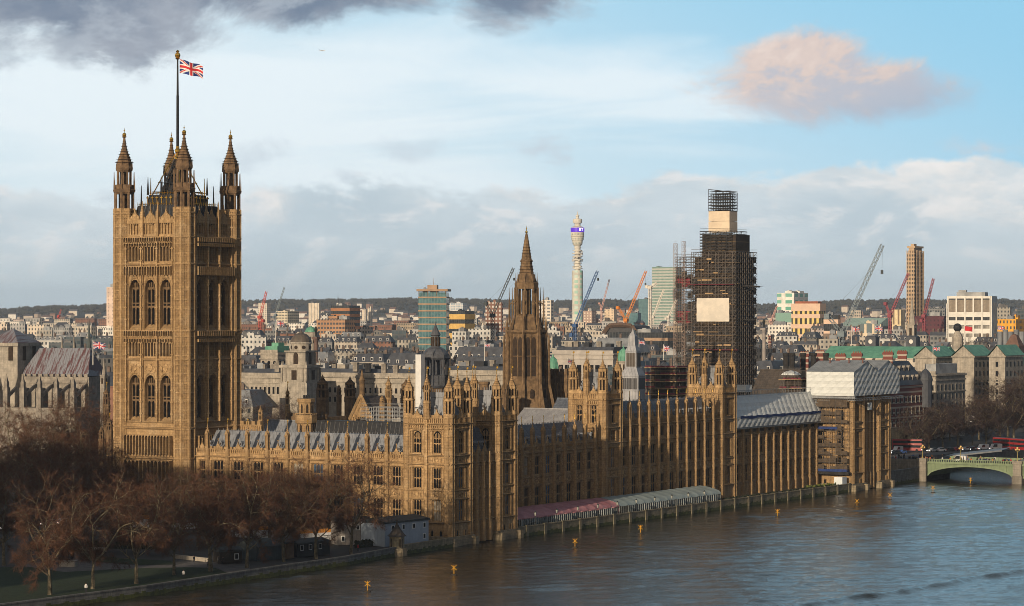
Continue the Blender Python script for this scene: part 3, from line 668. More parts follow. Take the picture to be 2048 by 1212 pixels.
# ---- the great square tower
VX, VY, VS = -79.8, 0.0, 19.4
vt = thing('square_tower', 'huge square stone tower with four crowned turrets and a flagpole on its roof', 'tower', (VX, VY, 0))
TR = 2.55; hs = VS
wall = MB(); cv = MB(); cv2 = MB()
ID4 = Matrix.Identity(4); E4 = Matrix.Rotation(PI/2, 4, 'Z')@Matrix.Translation((VS, 0, 0))
OUT = 1.5           # faces stand this far out from the line of turret centres
def vt_face(M4, full=True):
    w_ = MB(); c_ = MB(); c2 = MB(); a0, a1 = -VS+TR*.85, -TR*.85; sp = (a1-a0)/3; y = -OUT
    def bays(): return [(a0+sp*i, a0+sp*(i+1)) for i in range(3)]
    def tall(z0, zs, zt, ztop, ogee):
        for a, b in bays():
            xm = (a+b)/2; hw = sp*.36
            w_.box(a, xm-hw, y, y+1.9, z0, ztop); w_.box(xm+hw, b, y, y+1.9, z0, ztop)
            arch_fill(w_, xm-hw, xm+hw, zs, zt, ztop, y, y+1.9)
            w_.sidep([(y,z0),(y+1.9,z0),(y+1.9,z0+1.6),(y+.2,z0+.3)], xm-hw, xm+hw)
            # moulded reveals and mullioned tracery set deep in the arch
            pts = arch_pts(xm-hw-.22, xm+hw+.22, zs, zt+.45); 
            for i in range(len(pts)-1): c_.tube((pts[i][0], y-.1, pts[i][1]), (pts[i+1][0], y-.1, pts[i+1][1]), .2, .2, 4)
            for s in (-1,1): c_.tube((xm+s*(hw+.22), y-.1, z0), (xm+s*(hw+.22), y-.1, zs), .2, .2, 4)
            if ogee:
                for s in (-1,1):
                    c_.tube((xm+s*hw*.7, y-.2, zt-.6), (xm+s*hw*.18, y-.2, zt+1.4), .2, .16, 4)
                c_.tube((xm, y-.2, zt+.9), (xm, y-.2, zt+3.4), .22, .08, 4); c_.ball((xm, y-.2, zt+2.6), .42, 6, 4)
            W2, H2 = 2*hw, zt-z0-1.2
            k = ('vtw', round(W2,2), round(H2,2))
            if k not in _cache:
                f = MB(); zss = H2-W2*.75
                for q in (-.5,-.17,.17,.5): f.box(q*W2-.14, q*W2+.14, 0, .4, 0, zss+(H2-zss)*(1-min(1,abs(q)*2))**.6*.85+.2)
                for zz in (.40,.47): f.box(-W2/2, W2/2, .02, .42, H2*zz, H2*zz+.3)
                for q in (-1,0,1):
                    for zz in (.39*H2, zss+.4): arch_fill(f, q*W2/3-W2*.13, q*W2/3+W2*.13, zz-1.0, zz, zz+.15, .05, .35)
                f.box(-W2/2, W2/2, .02, .4, zss+.4, zss+.7)
                for q in (-.33,0,.33): f.box(q*W2-.1, q*W2+.1, .05, .35, zss, H2*.97 if q == 0 else H2*.93)
                g = MB(); g.front([(-W2/2,0)]+arch_pts(-W2/2, W2/2, zss, H2)+[(W2/2,0)], .5, .6)
                _cache[k] = (f.mesh('window', STONED), g.mesh('pane', WINGL))
            o_ = link('window', _cache[k][0], vt); o_.matrix_local = M4@Matrix.Translation((xm, y+1.15, z0+1.2)); link('pane', _cache[k][1], o_)
    # base arcade, panel bands, louvre bands
    w_.box(a0, a1, y, y+1.9, 1, 27.8)
    panel_ribs(c_, a0+.2, a1-.2, 19.6, 24.6, 15, y=y-.16, w_=.16); panel_ribs(c_, a0+.2, a1-.2, 10, 18.2, 12, y=y-.16, w_=.14)
    for i in range(6): xx = a0+(a1-a0)*(i+.5)/6; statue(c2, xx, y-.35, 20.2, 2.3)
    tall(27.8, 36.6, 39.9, 43.6, False)
    for a, b in bays(): relief(c2, (a+b)/2, 41.6, sp*.9, 2.6, y-.18+0)
    def louvre(z0, z1, n=4):
        w_.box(a0, a1, y+.9, y+1.9, z0, z1)
        w_.box(a0, a1, y, y+.9, z0, z0+.5); w_.box(a0, a1, y, y+.9, z1-.9, z1)
        for a, b in bays():
            w_.box(a-.55, a+.55, y, y+.9, z0+.5, z1-.9) if a > a0+.1 else w_.box(a, a+.5, y, y+.9, z0+.5, z1-.9)
            if b > a1-.1: w_.box(b-.5, b, y, y+.9, z0+.5, z1-.9)
            for i in range(n):
                q0 = a+.5+(sp-1.0)*i/n; q1 = a+.5+(sp-1.0)*(i+1)/n
                w_.box(q0-.12, q0+.12, y+.05, y+.9, z0+.5, z1-.9); arch_fill(w_, q0+.12, q1-.12, z1-1.5, z1-.95, z1-.9, y+.05, y+.8)
                k = ('louv', round(z1-z0,2), round(sp,2))
                if k not in _cache:
                    f = MB(); f.box(-(sp-1.0)/n/2+.12, (sp-1.0)/n/2-.12, 0, .1, 0, z1-z0-1.4); _cache[k] = f.mesh('louvre', OPENSHADE)
                o_ = link('louvre', _cache[k], vt); o_.matrix_local = M4@Matrix.Translation(((q0+q1)/2, y+.72, z0+.5))
        panel_ribs(c_, a0, a1, z1-.85, z1-.05, 18, y=y-.12, w_=.12)
    w_.box(a0, a1, y, y+1.9, 43.6, 44.2); louvre(44.2, 49.2)
    w_.box(a0, a1, y, y+1.9, 49.2, 51.4); panel_ribs(c_, a0, a1, 49.9, 51.2, 20, y=y-.12, w_=.12)
    tall(51.4, 60.8, 64.3, 68.0, True); panel_ribs(c_, a0, a1, 65.4, 67.6, 18, y=y-.1, w_=.12)
    w_.box(a0, a1, y, y+1.9, 68.0, 68.4); louvre(68.4, 73.6)
    w_.box(a0, a1, y, y+1.9, 73.6, 75.2); panel_ribs(c_, a0, a1, 73.9, 75.0, 20, y=y-.14, w_=.12)
    # crowning stage: three gabled windows with louvres, pinnacles between
    for a, b in bays():
        xm = (a+b)/2
        w_.box(a, b, y+.5, y+1.5, 75.2, 79.6)
        for q in (-.3, -.1, .1, .3): c_.box(xm+q*sp-.14, xm+q*sp+.14, y+.1, y+.5, 75.2, 78.6)
        c_.box(a, b, y, y+.5, 78.6, 79.6); c_.box(a, b, y, y+.5, 75.2, 75.8)
        merlons(c_, a, b, y, y+.4, 79.6, 5, .6)
        gablet(c_, xm, 79.6, 3.2, 2.6, y-.05, y+.5); c_.tube((xm, y+.1, 82), (xm, y+.1, 83.6), .16, .05, 4)
        o_ = put_window(vt, 0, 0, 0, 1.5, 2.8, 2, True, 0); o_.matrix_local = M4@Matrix.Translation((xm, y-.06, 78.2))
        if a > a0+.1: c_.box(a-.4, a+.4, y-.5, y+.4, 75, 81.6); c_.lathe(a, y-.05, [(.42,81.6),(.2,83),(.04,84.4)], 4)
    for z, pr in ((18.8,.5),(26.4,.45),(28.0,.3),(43.9,.42),(49.6,.3),(51.2,.45),(68.2,.45),(73.8,.35),(75.0,.5)):
        string(w_, a0-.5, a1+.5, z, pr, .5, y)
    for i in (0, 1, 2, 3):                                                # slim buttress strips between bays
        xx = a0+sp*i; c_.box(xx-.20, xx+.20, y-.75, y, 28, 75); c_.box(xx-.42, xx-.28, y-.45, y, 28, 75); c_.box(xx+.28, xx+.42, y-.45, y, 28, 75)
        for z in range(30, 74, 3): c_.box(xx-.46, xx+.46, y-.8, y, z, z+.26)
    for s_, dst in ((w_, wall), (c_, cv), (c2, cv2)):
        n = len(dst.v); dst.v.extend([tuple(M4@Vector(p)) for p in s_.v]); dst.f.extend([[i+n for i in f] for f in s_.f]); dst.m.extend(s_.m)
vt_face(ID4); vt_face(E4)
wall.box(-VS+.6, -.6, .6, VS+.9, 1, 78.0); wall.box(-VS-1.2, -VS+.7, TR, VS-TR, 1, 78)
for i in range(6): wall.box(-VS-1.5, -VS-1.2, TR+i*2.6, TR+i*2.6+1.1, 20, 75)
wall.merge(cv); wall.merge(cv2, 1); wall.build('wall', [STONE, STONE2], vt)
# corner turrets
f = MB(); r = TR
f.lathe(0, 0, [(r+.25, 1), (r+.25, 18), (r, 19), (r, 82.6)], 8)
for z in (18.8, 26.6, 43.9, 51.2, 68.2, 75.0, 81.2): f.lathe(0, 0, [(r, z-.45), (r+.42, z-.1), (r+.42, z+.15), (r, z+.45)], 8, cap=False)
for i in range(8):
    a = PI/8+PI/4*i; c, s_ = math.cos(a), math.sin(a); f.tube((c*r, s_*r, 2), (c*r, s_*r, 82.6), .40, .40, 5)
    for q in (-.30, 0, .30):
        x = c*r*.92; a2 = PI/4*i; nx, ny = math.cos(a2), math.sin(a2); ap = r*math.cos(PI/8)
        px_, py_ = nx*(ap+.1)-ny*q*1.7, ny*(ap+.1)+nx*q*1.7
        f.tube((px_, py_, 4), (px_, py_, 82), .17, .17, 4)
z = 5.0
while z < 81: f.lathe(0, 0, [(r, z-.3), (r+.30, z-.05), (r+.30, z+.12), (r, z+.35)], 8, cap=False); z += 2.35
# open lanterns
for i in range(8):
    a = PI/8+PI/4*i; c, s_ = math.cos(a), math.sin(a)
    f.tube((c*r*.93, s_*r*.93, 82.6), (c*r*.93, s_*r*.93, 87.2), .34, .34, 5)
    f.tube((c*r*1.08, s_*r*1.08, 86.8), (c*r*1.08, s_*r*1.08, 92.0), .22, .05, 4)
    f.tube((c*r*.68, s_*r*.68, 87.6), (c*r*.68, s_*r*.68, 92.6), .26, .26, 5)
    f.tube((c*r*.84, s_*r*.84, 92.4), (c*r*.84, s_*r*.84, 94.8), .14, .04, 4)
f.lathe(0, 0, [(r*.28, 82.6), (r*.28, 92.6)], 8)
f.lathe(0, 0, [(r*.9, 86.3), (r*1.1, 86.8), (r*1.18, 87.4), (r*1.0, 87.7), (r*.95, 88.7), (r*.7, 88.8)], 8)
f.lathe(0, 0, [(r*.72, 92.0), (r*.86, 92.5), (r*.90, 93.0), (r*.80, 94.2), (r*.66, 95.4), (r*.45, 96.7), (r*.28, 98.1), (r*.17, 99.6), (r*.10, 101.0)], 8)
for j in range(9):
    t = j/9; zz = 94.4+6.2*t; rr = r*(.80*(1-t)**1.5+.12)
    f.lathe(0, 0, [(rr*.6, zz-.08), (rr+.2, zz+.08), (rr*.6, zz+.24)], 8, cap=False)
tm = f.mesh('turret', [STONED]); tm2 = None
g = MB(); g.ball((0,0,101.6), .55, 8, 6); g.tube((0,0,100.6), (0,0,103.4), .12, .05, 5); g.ball((0,0,102.7), .2, 6, 4); g.lathe(0, 0, [(.5,100.9),(.62,101.1),(.4,101.3)], 8)
gm = g.mesh('finial', GOLD)
_tm_sooted = tm.copy(); _tm_sooted.materials.clear(); _tm_sooted.materials.append(STONE); _tm_sooted.materials.append(M('soot_dark_stone', (.20,.13,.075), (.10,.065,.04), sc=.8, rough=.92, bump=.6, streak=.5))
for p_ in _tm_sooted.polygons: p_.material_index = 1 if p_.center.z > 82.5 else 0  # sooted stone on the lanterns, plain limestone below
for x, y in ((0,0), (-VS,0), (0,VS), (-VS,VS)):
    t_ = link('turret', _tm_sooted, vt, (x, y, 0)); link('finial', gm, t_)
# iron roof: lower slope, gilded cresting, upper stage, corona of raking struts carrying the pole
f = MB(); m = VS/2
def frus(f, h0, h1, z0, z1): f.add([(-m+a*h, m+b*h, z) for h, z in ((h0,z0),(h1,z1)) for a,b in ((-1,-1),(1,-1),(1,1),(-1,1))], [(0,1,5,4),(1,2,6,5),(2,3,7,6),(3,0,4,7),(4,5,6,7)])
frus(f, 8.6, 7.2, 76.5, 83.4); frus(f, 5.6, 5.2, 83.4, 86.2); frus(f, 2.2, 1.2, 86.2, 89.5)
for i in range(12):
    t = -1+2*i/11
    for q, s in ((0,-1),(1,1)):
        f.tube((-m+8.6*t, m+s*8.62, 76.5), (-m+7.2*t, m+s*7.22, 83.4), .09, .09, 3); f.tube((-m+s*8.62, m+8.6*t, 76.5), (-m+s*7.22, m+7.2*t, 83.4), .09, .09, 3)
ro = f.build('roof', BLACKR, vt)
g = MB()
for side in range(4):
    for h, z0, hh, n in ((7.3, 83.4, .9, 18), (5.3, 86.2, 1.1, 13)):
        for i in range(n):
            t = -h+2*h*i/(n-1); p = [(t,-h),(h,t),(-t,h),(-h,-t)][side]
            g.tube((-m+p[0], m+p[1], z0), (-m+p[0], m+p[1], z0+hh), .07, .02, 4)
        a, b = [((-h,-h),(h,-h)),((h,-h),(h,h)),((h,h),(-h,h)),((-h,h),(-h,-h))][side]
        g.tube((-m+a[0], m+a[1], z0+hh*.45), (-m+b[0], m+b[1], z0+hh*.45), .07, .07, 4)
    for i in range(8):
        h = 5.63; t = -h+.35+(2*h-.7)*i/7; p = [(t,-h),(h,t),(-t,h),(-h,-t)][side]; q = [(.9,.3),(.3,.9)][side % 2]
        g.box(-m+p[0]-.08, -m+p[0]+.08, m+p[1]-.08, m+p[1]+.08, 83.8, 85.9); g.box(-m+p[0]-q[0]*.45, -m+p[0]+q[0]*.45, m+p[1]-q[1]*.45, m+p[1]+q[1]*.45, 85.3, 85.55)
for s1 in (-1,1):
    for s2 in (-1,1):
        g.tube((-m+s1*4.6, m+s2*4.6, 86.2), (-m+s1*.4, m+s2*.4, 97.0), .16, .14, 5)
        g.tube((-m+s1*4.9, m+s2*4.9, 86.2), (-m+s1*4.9, m+s2*4.9, 90.6), .20, .06, 5)
for i in range(4): g.ball((-m, m, 95.8+i*.95), [.95,.6,.8,.5][i], 8, 5)
g.build('cresting', GOLD, ro)
i_ = MB()
for s1 in (-1,1):
    for s2 in (-1,1):
        i_.tube((-m+s1*6.6, m+s2*6.6, 83.4), (-m+s1*6.6, m+s2*6.6, 88.6), .26, .08, 5)
        i_.tube((-m+s1*5.4, m+s2*5.4, 86.2), (-m+s1*5.4, m+s2*5.4, 90.8), .34, .07, 5); i_.tube((-m+s1*2.2, m+s2*2.2, 86.2), (-m+s1*.5, m+s2*.5, 95.0), .28, .2, 5)
        for j in range(4): i_.tube((-m+s1*(4.6-j), m+s2*(4.6-j), 87.0+j*2.4), (-m+s1*(2.2-j*.45), m+s2*(2.2-j*.45), 87.0+j*2.3), .12, .12, 4)
for a in range(12):
    an = PI/6*a; ca, sa = math.cos(an), math.sin(an)
    i_.tube((-m+ca*4.6, m+sa*4.6, 86.2), (-m+ca*.8, m+sa*.8, 95.5), .2, .16, 4); i_.tube((-m+ca*4.4, m+sa*4.4, 86.2), (-m+ca*4.4, m+sa*4.4, 89.6+1.2*(a%2)), .16, .04, 4)
    for j in range(4): r0 = 4.2-j*.95; i_.tube((-m+ca*r0, m+sa*r0, 87.2+j*2.1), (-m+math.cos(an+PI/6)*r0, m+math.sin(an+PI/6)*r0, 87.2+j*2.1), .14, .14, 4)
i_.build('ironwork', IRON, ro)
POLEZ = zat(104, 682)
p = MB(); p.tube((-m, m, 94), (-m, m, 112), .40, .34, 8); p.tube((-m, m, 112), (-m, m, POLEZ-1), .30, .20, 8)
for q in (-1, 1): p.tube((-m, m, 111.5), (-m+q*2.2, m-q*2.2, 90.5), .035, .035, 3)
po = p.build('flagpole', IRON, vt)
g = MB(); g.ball((-m, m, POLEZ-.5), .75, 8, 6); g.lathe(-m, m, [(.3,POLEZ-1.6),(.7,POLEZ-1.2),(.3,POLEZ-.9)], 8); g.lathe(-m, m, [(.25,POLEZ+.2),(.5,POLEZ+.5),(.1,POLEZ+.9)], 8); g.build('finial', GOLD, po)
POLE = Vector((VX-m, VY+m, POLEZ))

# ================================================================== GROUND, RIVER, WALLS
BANK = [(-1200,9),(-400,8),(-166,8),(-126,9.5),(-89,7.4),(-52,6.4),(-26,2.6),(-2,1.0),(0,-1.5),(236,-1.5),(266,-1.5),(284,-4),(300,-3),(312,-4),(378,-23),(420,-20),(520,30),(700,200),(1000,1500),(1400,4000),(9000,6000)]
def bank(y):
    for (y0,x0),(y1,x1) in zip(BANK, BANK[1:]):
        if y0 <= y <= y1: return x0+(x1-x0)*(y-y0)/(y1-y0)
    return BANK[-1][1]
def cl01(t): return max(0.0, min(1.0, t))
def gz(x, y):
    o = bank(y)-x; d = (Vector((x,y))-CAM).dot(FW)
    return 1.5+3.4*cl01((o-40)/60)+20*cl01((d-1500)/3000)
def gpt(px, py, z=1.6):
    d = (CAMH-z)*FPX/(py-YH); return at(px, d)
GROUND = M('dark_city_ground', (.06,.057,.055), (.035,.033,.032), sc=.05, rough=.95)
GRASS = M('lawn_grass', (.020,.036,.010), (.012,.022,.006), sc=.8, rough=.95, bump=.6, bsc=6)
PATHM = M('garden_path_paving', (.125,.11,.105), (.075,.07,.066), sc=.6, rough=.9)
ROADM = M('asphalt', (.055,.055,.057), (.035,.035,.037), sc=.5, rough=.9)
f = MB(); offs = [0,12,40,70,100,180,400,900,2000,5000,9000]; ys = [b[0] for b in BANK]
vs = []
for y in ys:
    for o in offs: x = bank(y)-o; vs.append((x, y, gz(x, y)))
n = len(offs); fs = []
for j in range(len(ys)-1):
    for i in range(n-1): fs.append((j*n+i, (j+1)*n+i, (j+1)*n+i+1, j*n+i+1))
f.add(vs, fs); g_ = f.build('ground', GROUND); tag(g_, 'dark open ground of the city and the riverside gardens', kind='structure')

# river: wind ripples from two crossing bump fields, a few broad swells, one boat wake modelled as a ridge
wmat = bpy.data.materials.new('river_water'); wmat.use_nodes = True; t = wmat.node_tree; b = t.nodes['Principled BSDF']
tcn = t.nodes.new('ShaderNodeTexCoord')
nw = NN(t, 'ShaderNodeTexNoise', inp={'Vector': tcn.outputs['Object'], 'Scale': 1.5, 'Detail': 4, 'Roughness': .6})
bp = NN(t, 'ShaderNodeBump', inp={'Strength': 1.0, 'Distance': 1.0, 'Height': MATH(t, 'MULTIPLY', nw.outputs[0], .12)}); t.links.new(bp.outputs[0], b.inputs['Normal'])
b.inputs['Base Color'].default_value = (.020,.019,.014,1); b.inputs['Roughness'].default_value = .04; b.inputs['IOR'].default_value = 1.33; b.inputs['Specular IOR Level'].default_value = .5
WATER = wmat
import numpy as np
p0 = gpt(1560, 1222, 0); p1_ = gpt(2080, 1138, 0); wdir = (p1_-p0).normalized()
gx, gy = np.meshgrid(np.linspace(-4, 262, 380), np.linspace(-235, 300, 760)); rr = np.random.RandomState(4); hw_ = np.zeros_like(gx); h2w = np.zeros_like(gx)
def lowf(sc, seed):
    r_ = np.random.RandomState(seed); o = np.zeros_like(gx)
    for _ in range(14): a, k_ = r_.uniform(0, 6.28), sc*r_.uniform(.5, 1.8); o += np.sin(gx*k_*np.cos(a)+gy*k_*np.sin(a)+r_.uniform(0, 6.28))
    return o/3.7
for i in range(64):
    lam = 2.0*(5.5**rr.rand()); a = ANG+PI/2+.15+rr.normal(0, .55); k_ = 2*PI/lam
    hh_ = .0029*lam**.9*np.sin(gx*k_*np.cos(a)+gy*k_*np.sin(a)+rr.uniform(0, 6.28))
    if i % 2: hw_ += hh_
    else: h2w += hh_
calm = np.clip(.75+.40*lowf(.05, 3), .25, 1.5); calm2 = np.clip(.75+.45*lowf(.09, 8), .2, 1.6)
H_ = hw_*calm+h2w*calm2
sx_ = (gx-p0.x)*(-wdir.y)+(gy-p0.y)*wdir.x; al = (gx-p0.x)*wdir.x+(gy-p0.y)*wdir.y
wb_ = sx_-.9*np.sin(al*.10)-.5*np.sin(al*.26+1)
H_ += (.66+.06*np.sin(al*.21)+.03*np.sin(al*.47))*np.exp(-(wb_/1.25)**2)+.10*np.cos(wb_*1.25)*np.exp(-((wb_+5)/5.0)**2)
ed = np.minimum(np.minimum((gx+4)/6, (262-gx)/10), np.minimum((gy+235)/10, (300-gy)/8)); H_ = H_*np.clip(ed, 0, 1)
f = MB(); f.v = np.stack([gx, gy, H_], -1).reshape(-1, 3).tolist(); nc_ = gx.shape[1]
ii = (np.arange(gx.shape[0]-1)[:, None]*nc_+np.arange(nc_-1)[None]).reshape(-1); f.f = np.stack([ii, ii+1, ii+nc_+1, ii+nc_], -1).tolist(); f.m = [0]*len(f.f)
f.add([(-60,-1200,0),(2500,-1200,0),(2500,-235,0),(-60,-235,0),(-60,300,0),(-4,300,0),(-4,-235,0),(262,-235,0),(2500,300,0),(262,300,0),(2500,1500,0),(-60,1500,0)], [(0,1,2,7,6,3),(3,6,5,4),(7,2,8,9),(4,5,9,8,10,11)])
wr = f.build('river', WATER, smooth=True); tag(wr, 'dark rippled river water with a boat wake across the corner', kind='structure')

# embankment walls
EMB = M('embankment_granite', (.17,.17,.165), (.09,.09,.09), sc=.5, rough=.85, streak=.5, bump=.4, course=(1.6,.55,.5))
TERR = M('terrace_wall_stone', (.27,.235,.165), (.15,.135,.09), sc=.5, rough=.88, streak=.6, bump=.4, course=(1.6,.6,.4))
ALGAE = M('green_algae', (.075,.085,.02), (.03,.035,.012), sc=1.0, rough=.8, bump=.4)
def wall_run(name, label, pts, ztop, mat, th=.7, cope=.12, algae=.75):
    t_ = thing(name, label, 'wall', (pts[0][0], pts[0][1], 0)); ox, oy = pts[0]
    f = MB(); a = MB()
    for (x0,y0),(x1,y1) in zip(pts, pts[1:]):
        v = Vector((x1-x0, y1-y0)); l = v.length; v /= l; nr = Vector((v.y, -v.x))
        def pt(s, o): q = Vector((x0-ox, y0-oy))+v*s+nr*o; return (q.x, q.y)
        f.prism([pt(0,0),pt(l,0),pt(l,-th),pt(0,-th)], -2, ztop-.25); f.prism([pt(0,cope),pt(l,cope),pt(l,-th-cope),pt(0,-th-cope)], ztop-.25, ztop)
        a.prism([pt(0,.02),pt(l,.02),pt(l,-.02),pt(0,-.02)], -1.9, algae)
        s = 3.0
        while s < l: a.prism([pt(s,.03),pt(s+1.2,.03),pt(s+1.2,-.02),pt(s,-.02)], algae, algae+.15+.25*rnd.random()); s += 2+3*rnd.random()
    f.build('wall', mat, t_); a.build('algae_band', ALGAE, t_); return t_
wall_run('embankment_wall', 'long grey granite garden wall along the river edge below the bare trees', [(8,-700),(8,-166),(9.5,-126),(7.4,-89),(6.4,-52),(2.9,-27.5)], 2.1, EMB)
wall_run('embankment_wall', 'short pale wall between the pointed kiosk and the nearest corner tower', [(2.6,-25),(1.5,-1.2)], 2.3, TERR)
tw = wall_run('terrace_wall', 'stone terrace wall standing in the water below the awnings', [(.2,31.6),(.2,235)], 2.55, TERR)
pm = MB(); pm.box(-.1,.25,-.5,.5,-2,2.6); pm.box(-.2,.35,-.6,.6,2.6,2.75); pmm = pm.mesh('pier', TERR)
for i in range(23): link('pier', pmm, tw, (0, 4+9.0*i, 0))
wall_run('embankment_wall', 'dark stone river wall between the far corner tower and the bridge', [(-1.3,266.5),(-2.5,297.5)], 4.6, EMB)
wall_run('embankment_wall', 'grey river wall seen under the bridge arch', [(-4,313),(-22,378),(-19,420),(31,520),(200,700)], 5.2, EMB)
f = MB(); f.box(-11, -.5, 30.9, 235.8, 1.0, 1.4); tag(f.build('terrace_pavement', PATHM), 'paved terrace along the river front', kind='structure')

# lawns and paths
def sheet(name, mat, pts, label, dz=.05, n=1):
    f = MB(); f.add([(p.x, p.y, gz(p.x, p.y)+dz) for p in pts], [list(range(len(pts)))[::-1]]); o = f.build(name, mat)
    if o.data.polygons[0].normal.z < 0: o.data.flip_normals()
    return tag(o, label, kind='structure')
sheet('lawn', GRASS, [Vector((7,-400)),Vector((7,-166)),Vector((8.2,-126)),Vector((6,-92)),gpt(452,1144),gpt(430,1135),gpt(380,1134),gpt(300,1135),gpt(200,1139),gpt(130,1142),gpt(60,1136),Vector((-60,-150)),Vector((-60,-400))], 'dark green lawn between the garden path and the river wall')
sheet('lawn', GRASS, [gpt(352,1128),gpt(280,1129),gpt(200,1124),gpt(160,1122),gpt(160,1114),gpt(240,1117),gpt(340,1121)], 'strip of lawn behind the garden path')
sheet('garden_path', PATHM, [gpt(500,1143),gpt(452,1146),gpt(430,1136.5),gpt(380,1135.5),gpt(300,1136.5),gpt(200,1140.5),gpt(130,1143.5),gpt(50,1137.5),gpt(55,1130),gpt(150,1124),gpt(200,1126),gpt(280,1130.5),gpt(352,1129.5),gpt(385,1122),gpt(500,1128)], 'paved path curving through the garden', .03)
sheet('road', ROADM, [Vector((-84,-400)),Vector((-84,-12)),Vector((-104,-12)),Vector((-104,-400))], 'dark road passing beside the gardens', .06)

# ------------------------------------------------------------------ terrace awnings
PINK = M('pink_canvas', (.44,.21,.23), (.30,.12,.14), sc=.25, rough=.7, streak=.12, bump=.2)
GREYC = M('grey_green_canvas', (.30,.36,.36), (.23,.28,.28), sc=.3, rough=.6, streak=.25)
FRAMEW = M('pale_frame_paint', (.42,.46,.46), (.33,.36,.36), sc=1, rough=.6)
TGLASS = M('awning_glazing', (.04,.05,.05), (.012,.014,.014), sc=.5, rough=.15, spec=.5, lines=('u',2.4,.05,(.35,.38,.38)))
def awning(name, label, y0, y1, canvas, side, nb, openfrom=2):
    t_ = thing(name, label, 'awning', (-1.4, y0, 1.4), PI/2); L = y1-y0    # local x along the river front, -y to the river
    prof = [(.0,2.95),(.2,3.35),(.8,3.8),(2.0,4.2),(3.6,4.6),(5.4,4.9),(7.0,5.0)]
    bays_ = lin(0, L, nb+1)
    for i in range(nb):
        a, b = bays_[i], bays_[i+1]; m = MB(); vs = []; fs = []
        K = 5
        for k in range(K+1):
            x = a+(b-a)*k/K; sag = .16*math.sin(PI*k/K)
            for (y, z) in prof: vs.append((x, y-.02*k, z-sag))
        q = len(prof)
        for k in range(K):
            for j in range(q-1): fs.append((k*q+j, (k+1)*q+j, (k+1)*q+j+1, k*q+j+1))
        m.add(vs, fs)
        if canvas is PINK: m.box(a, b, -.03, .0, 2.55+.12*rnd.random(), 2.96)
        m.build('canvas', canvas, t_, smooth=True)
        m2 = MB(); m2.tube((a, -.02, 0), (a, -.02, 2.95), .08, .08, 4)
        m2.box(a, b, -.06, .02, 0, .45 if side and i >= openfrom else .08)
        for k in range(1, 4): xx = a+(b-a)*k/4; m2.box(xx-.04, xx+.04, -.05, .02, .4, 2.9)
        m2.build('frame', FRAMEW, t_)
        m3 = MB(); m3.box(a+.08, b-.08, .05, .09, .1, 2.85); m3.build('glazing', TGLASS if i not in (0,) else OPENSHADE, t_)
    m = MB()
    for x in (0, L): m.sidep([(0,0)]+[(y,z-.05) for y,z in prof]+[(7.0,0)], x-.03, x+.03)
    m.build('end_panel', canvas if canvas is PINK else FRAMEW, t_)
    return t_
YP = onX(1237, -1.5); YG = onX(1441, -1.5)
awning('terrace_awning', 'long faded pink canvas awning on the riverside terrace', 31.4, YP, PINK, True, 13)
awning('terrace_awning', 'long grey green translucent awning on the riverside terrace', YP+.5, YG, GREYC, True, 13)

# lamp standards on the terrace wall
LAMPM = M('lamp_black_iron', (.02,.022,.022), rough=.5); LGL = M('lamp_glass', (.35,.36,.33), rough=.2)
k = MB(); k.lathe(0,0,[(.22,0),(.16,.5),(.09,.6),(.07,2.3),(.12,2.35)],6); k.lathe(0,0,[(.34,3.15),(.2,3.3),(.04,3.55)],6); k.mi=1; k.lathe(0,0,[(.18,2.35),(.30,3.15)],6)
lampm = k.mesh('terrace_lamp', [LAMPM, LGL])
lpx = [1072, 1115, 1157, 1197, 1236, 1274, 1311, 1345, 1378, 1410]
wh = ['first', 'second', 'third', 'fourth', 'fifth', 'sixth', 'seventh', 'eighth', 'ninth', 'tenth', 'eleventh', 'twelfth', 'thirteenth', 'fourteenth']
for i, px in enumerate(lpx):
    o = link('terrace_lamp', lampm, None, (-.2, onX(px, 0), 2.75-.3)); tag(o, 'black iron lamp on the terrace wall, %s of ten from the left' % wh[i], 'lamp', 'lamps along the terrace wall')

# yellow cross-topped river markers
YEL = M('marker_yellow', (.55,.29,.02), (.40,.20,.015), sc=2, rough=.6); TIMB = M('marker_timber', (.05,.04,.03), rough=.9)
k = MB(); k.tube((0,0,.2),(0,0,1.5),.10,.10,6)
for s in (-1,1): k.tube((-s*.6,0,1.1),(s*.6,0,2.2),.09,.09,4)
k.tube((0,-.0,1.3),(0,0,2.25),.08,.08,4); cm_ = k.mesh('top_mark', YEL)
k = MB(); k.lathe(0,0,[(.75,-.5),(.75,.12),(.5,.22)],10); bm_ = k.mesh('float', TIMB)
mk = [(735,1183,'leftmost, near the bottom edge'),(908,1150,'second from the left, off the nearest corner tower'),(1150,1095,'off the pink awning'),(1281,1067,'off the grey green awning'),(1555,1034,'off the far river wing'),(1714,1013,'in the shade of the far corner tower'),(1780,1000,'at the edge of the bright water'),(1866,985,'in bright water left of the bridge arch'),(1941,968,'in the shadow under the bridge arch')]
for px, py, w_ in mk:
    p = gpt(px, py, 0); t_ = thing('river_marker', 'yellow cross topped river marker, '+w_, 'marker', (p.x, p.y, 0), ANG+.2, 'yellow markers in the river'); link('top_mark', cm_, t_); link('float', bm_, t_); t_.scale = (.95,.95,.95)

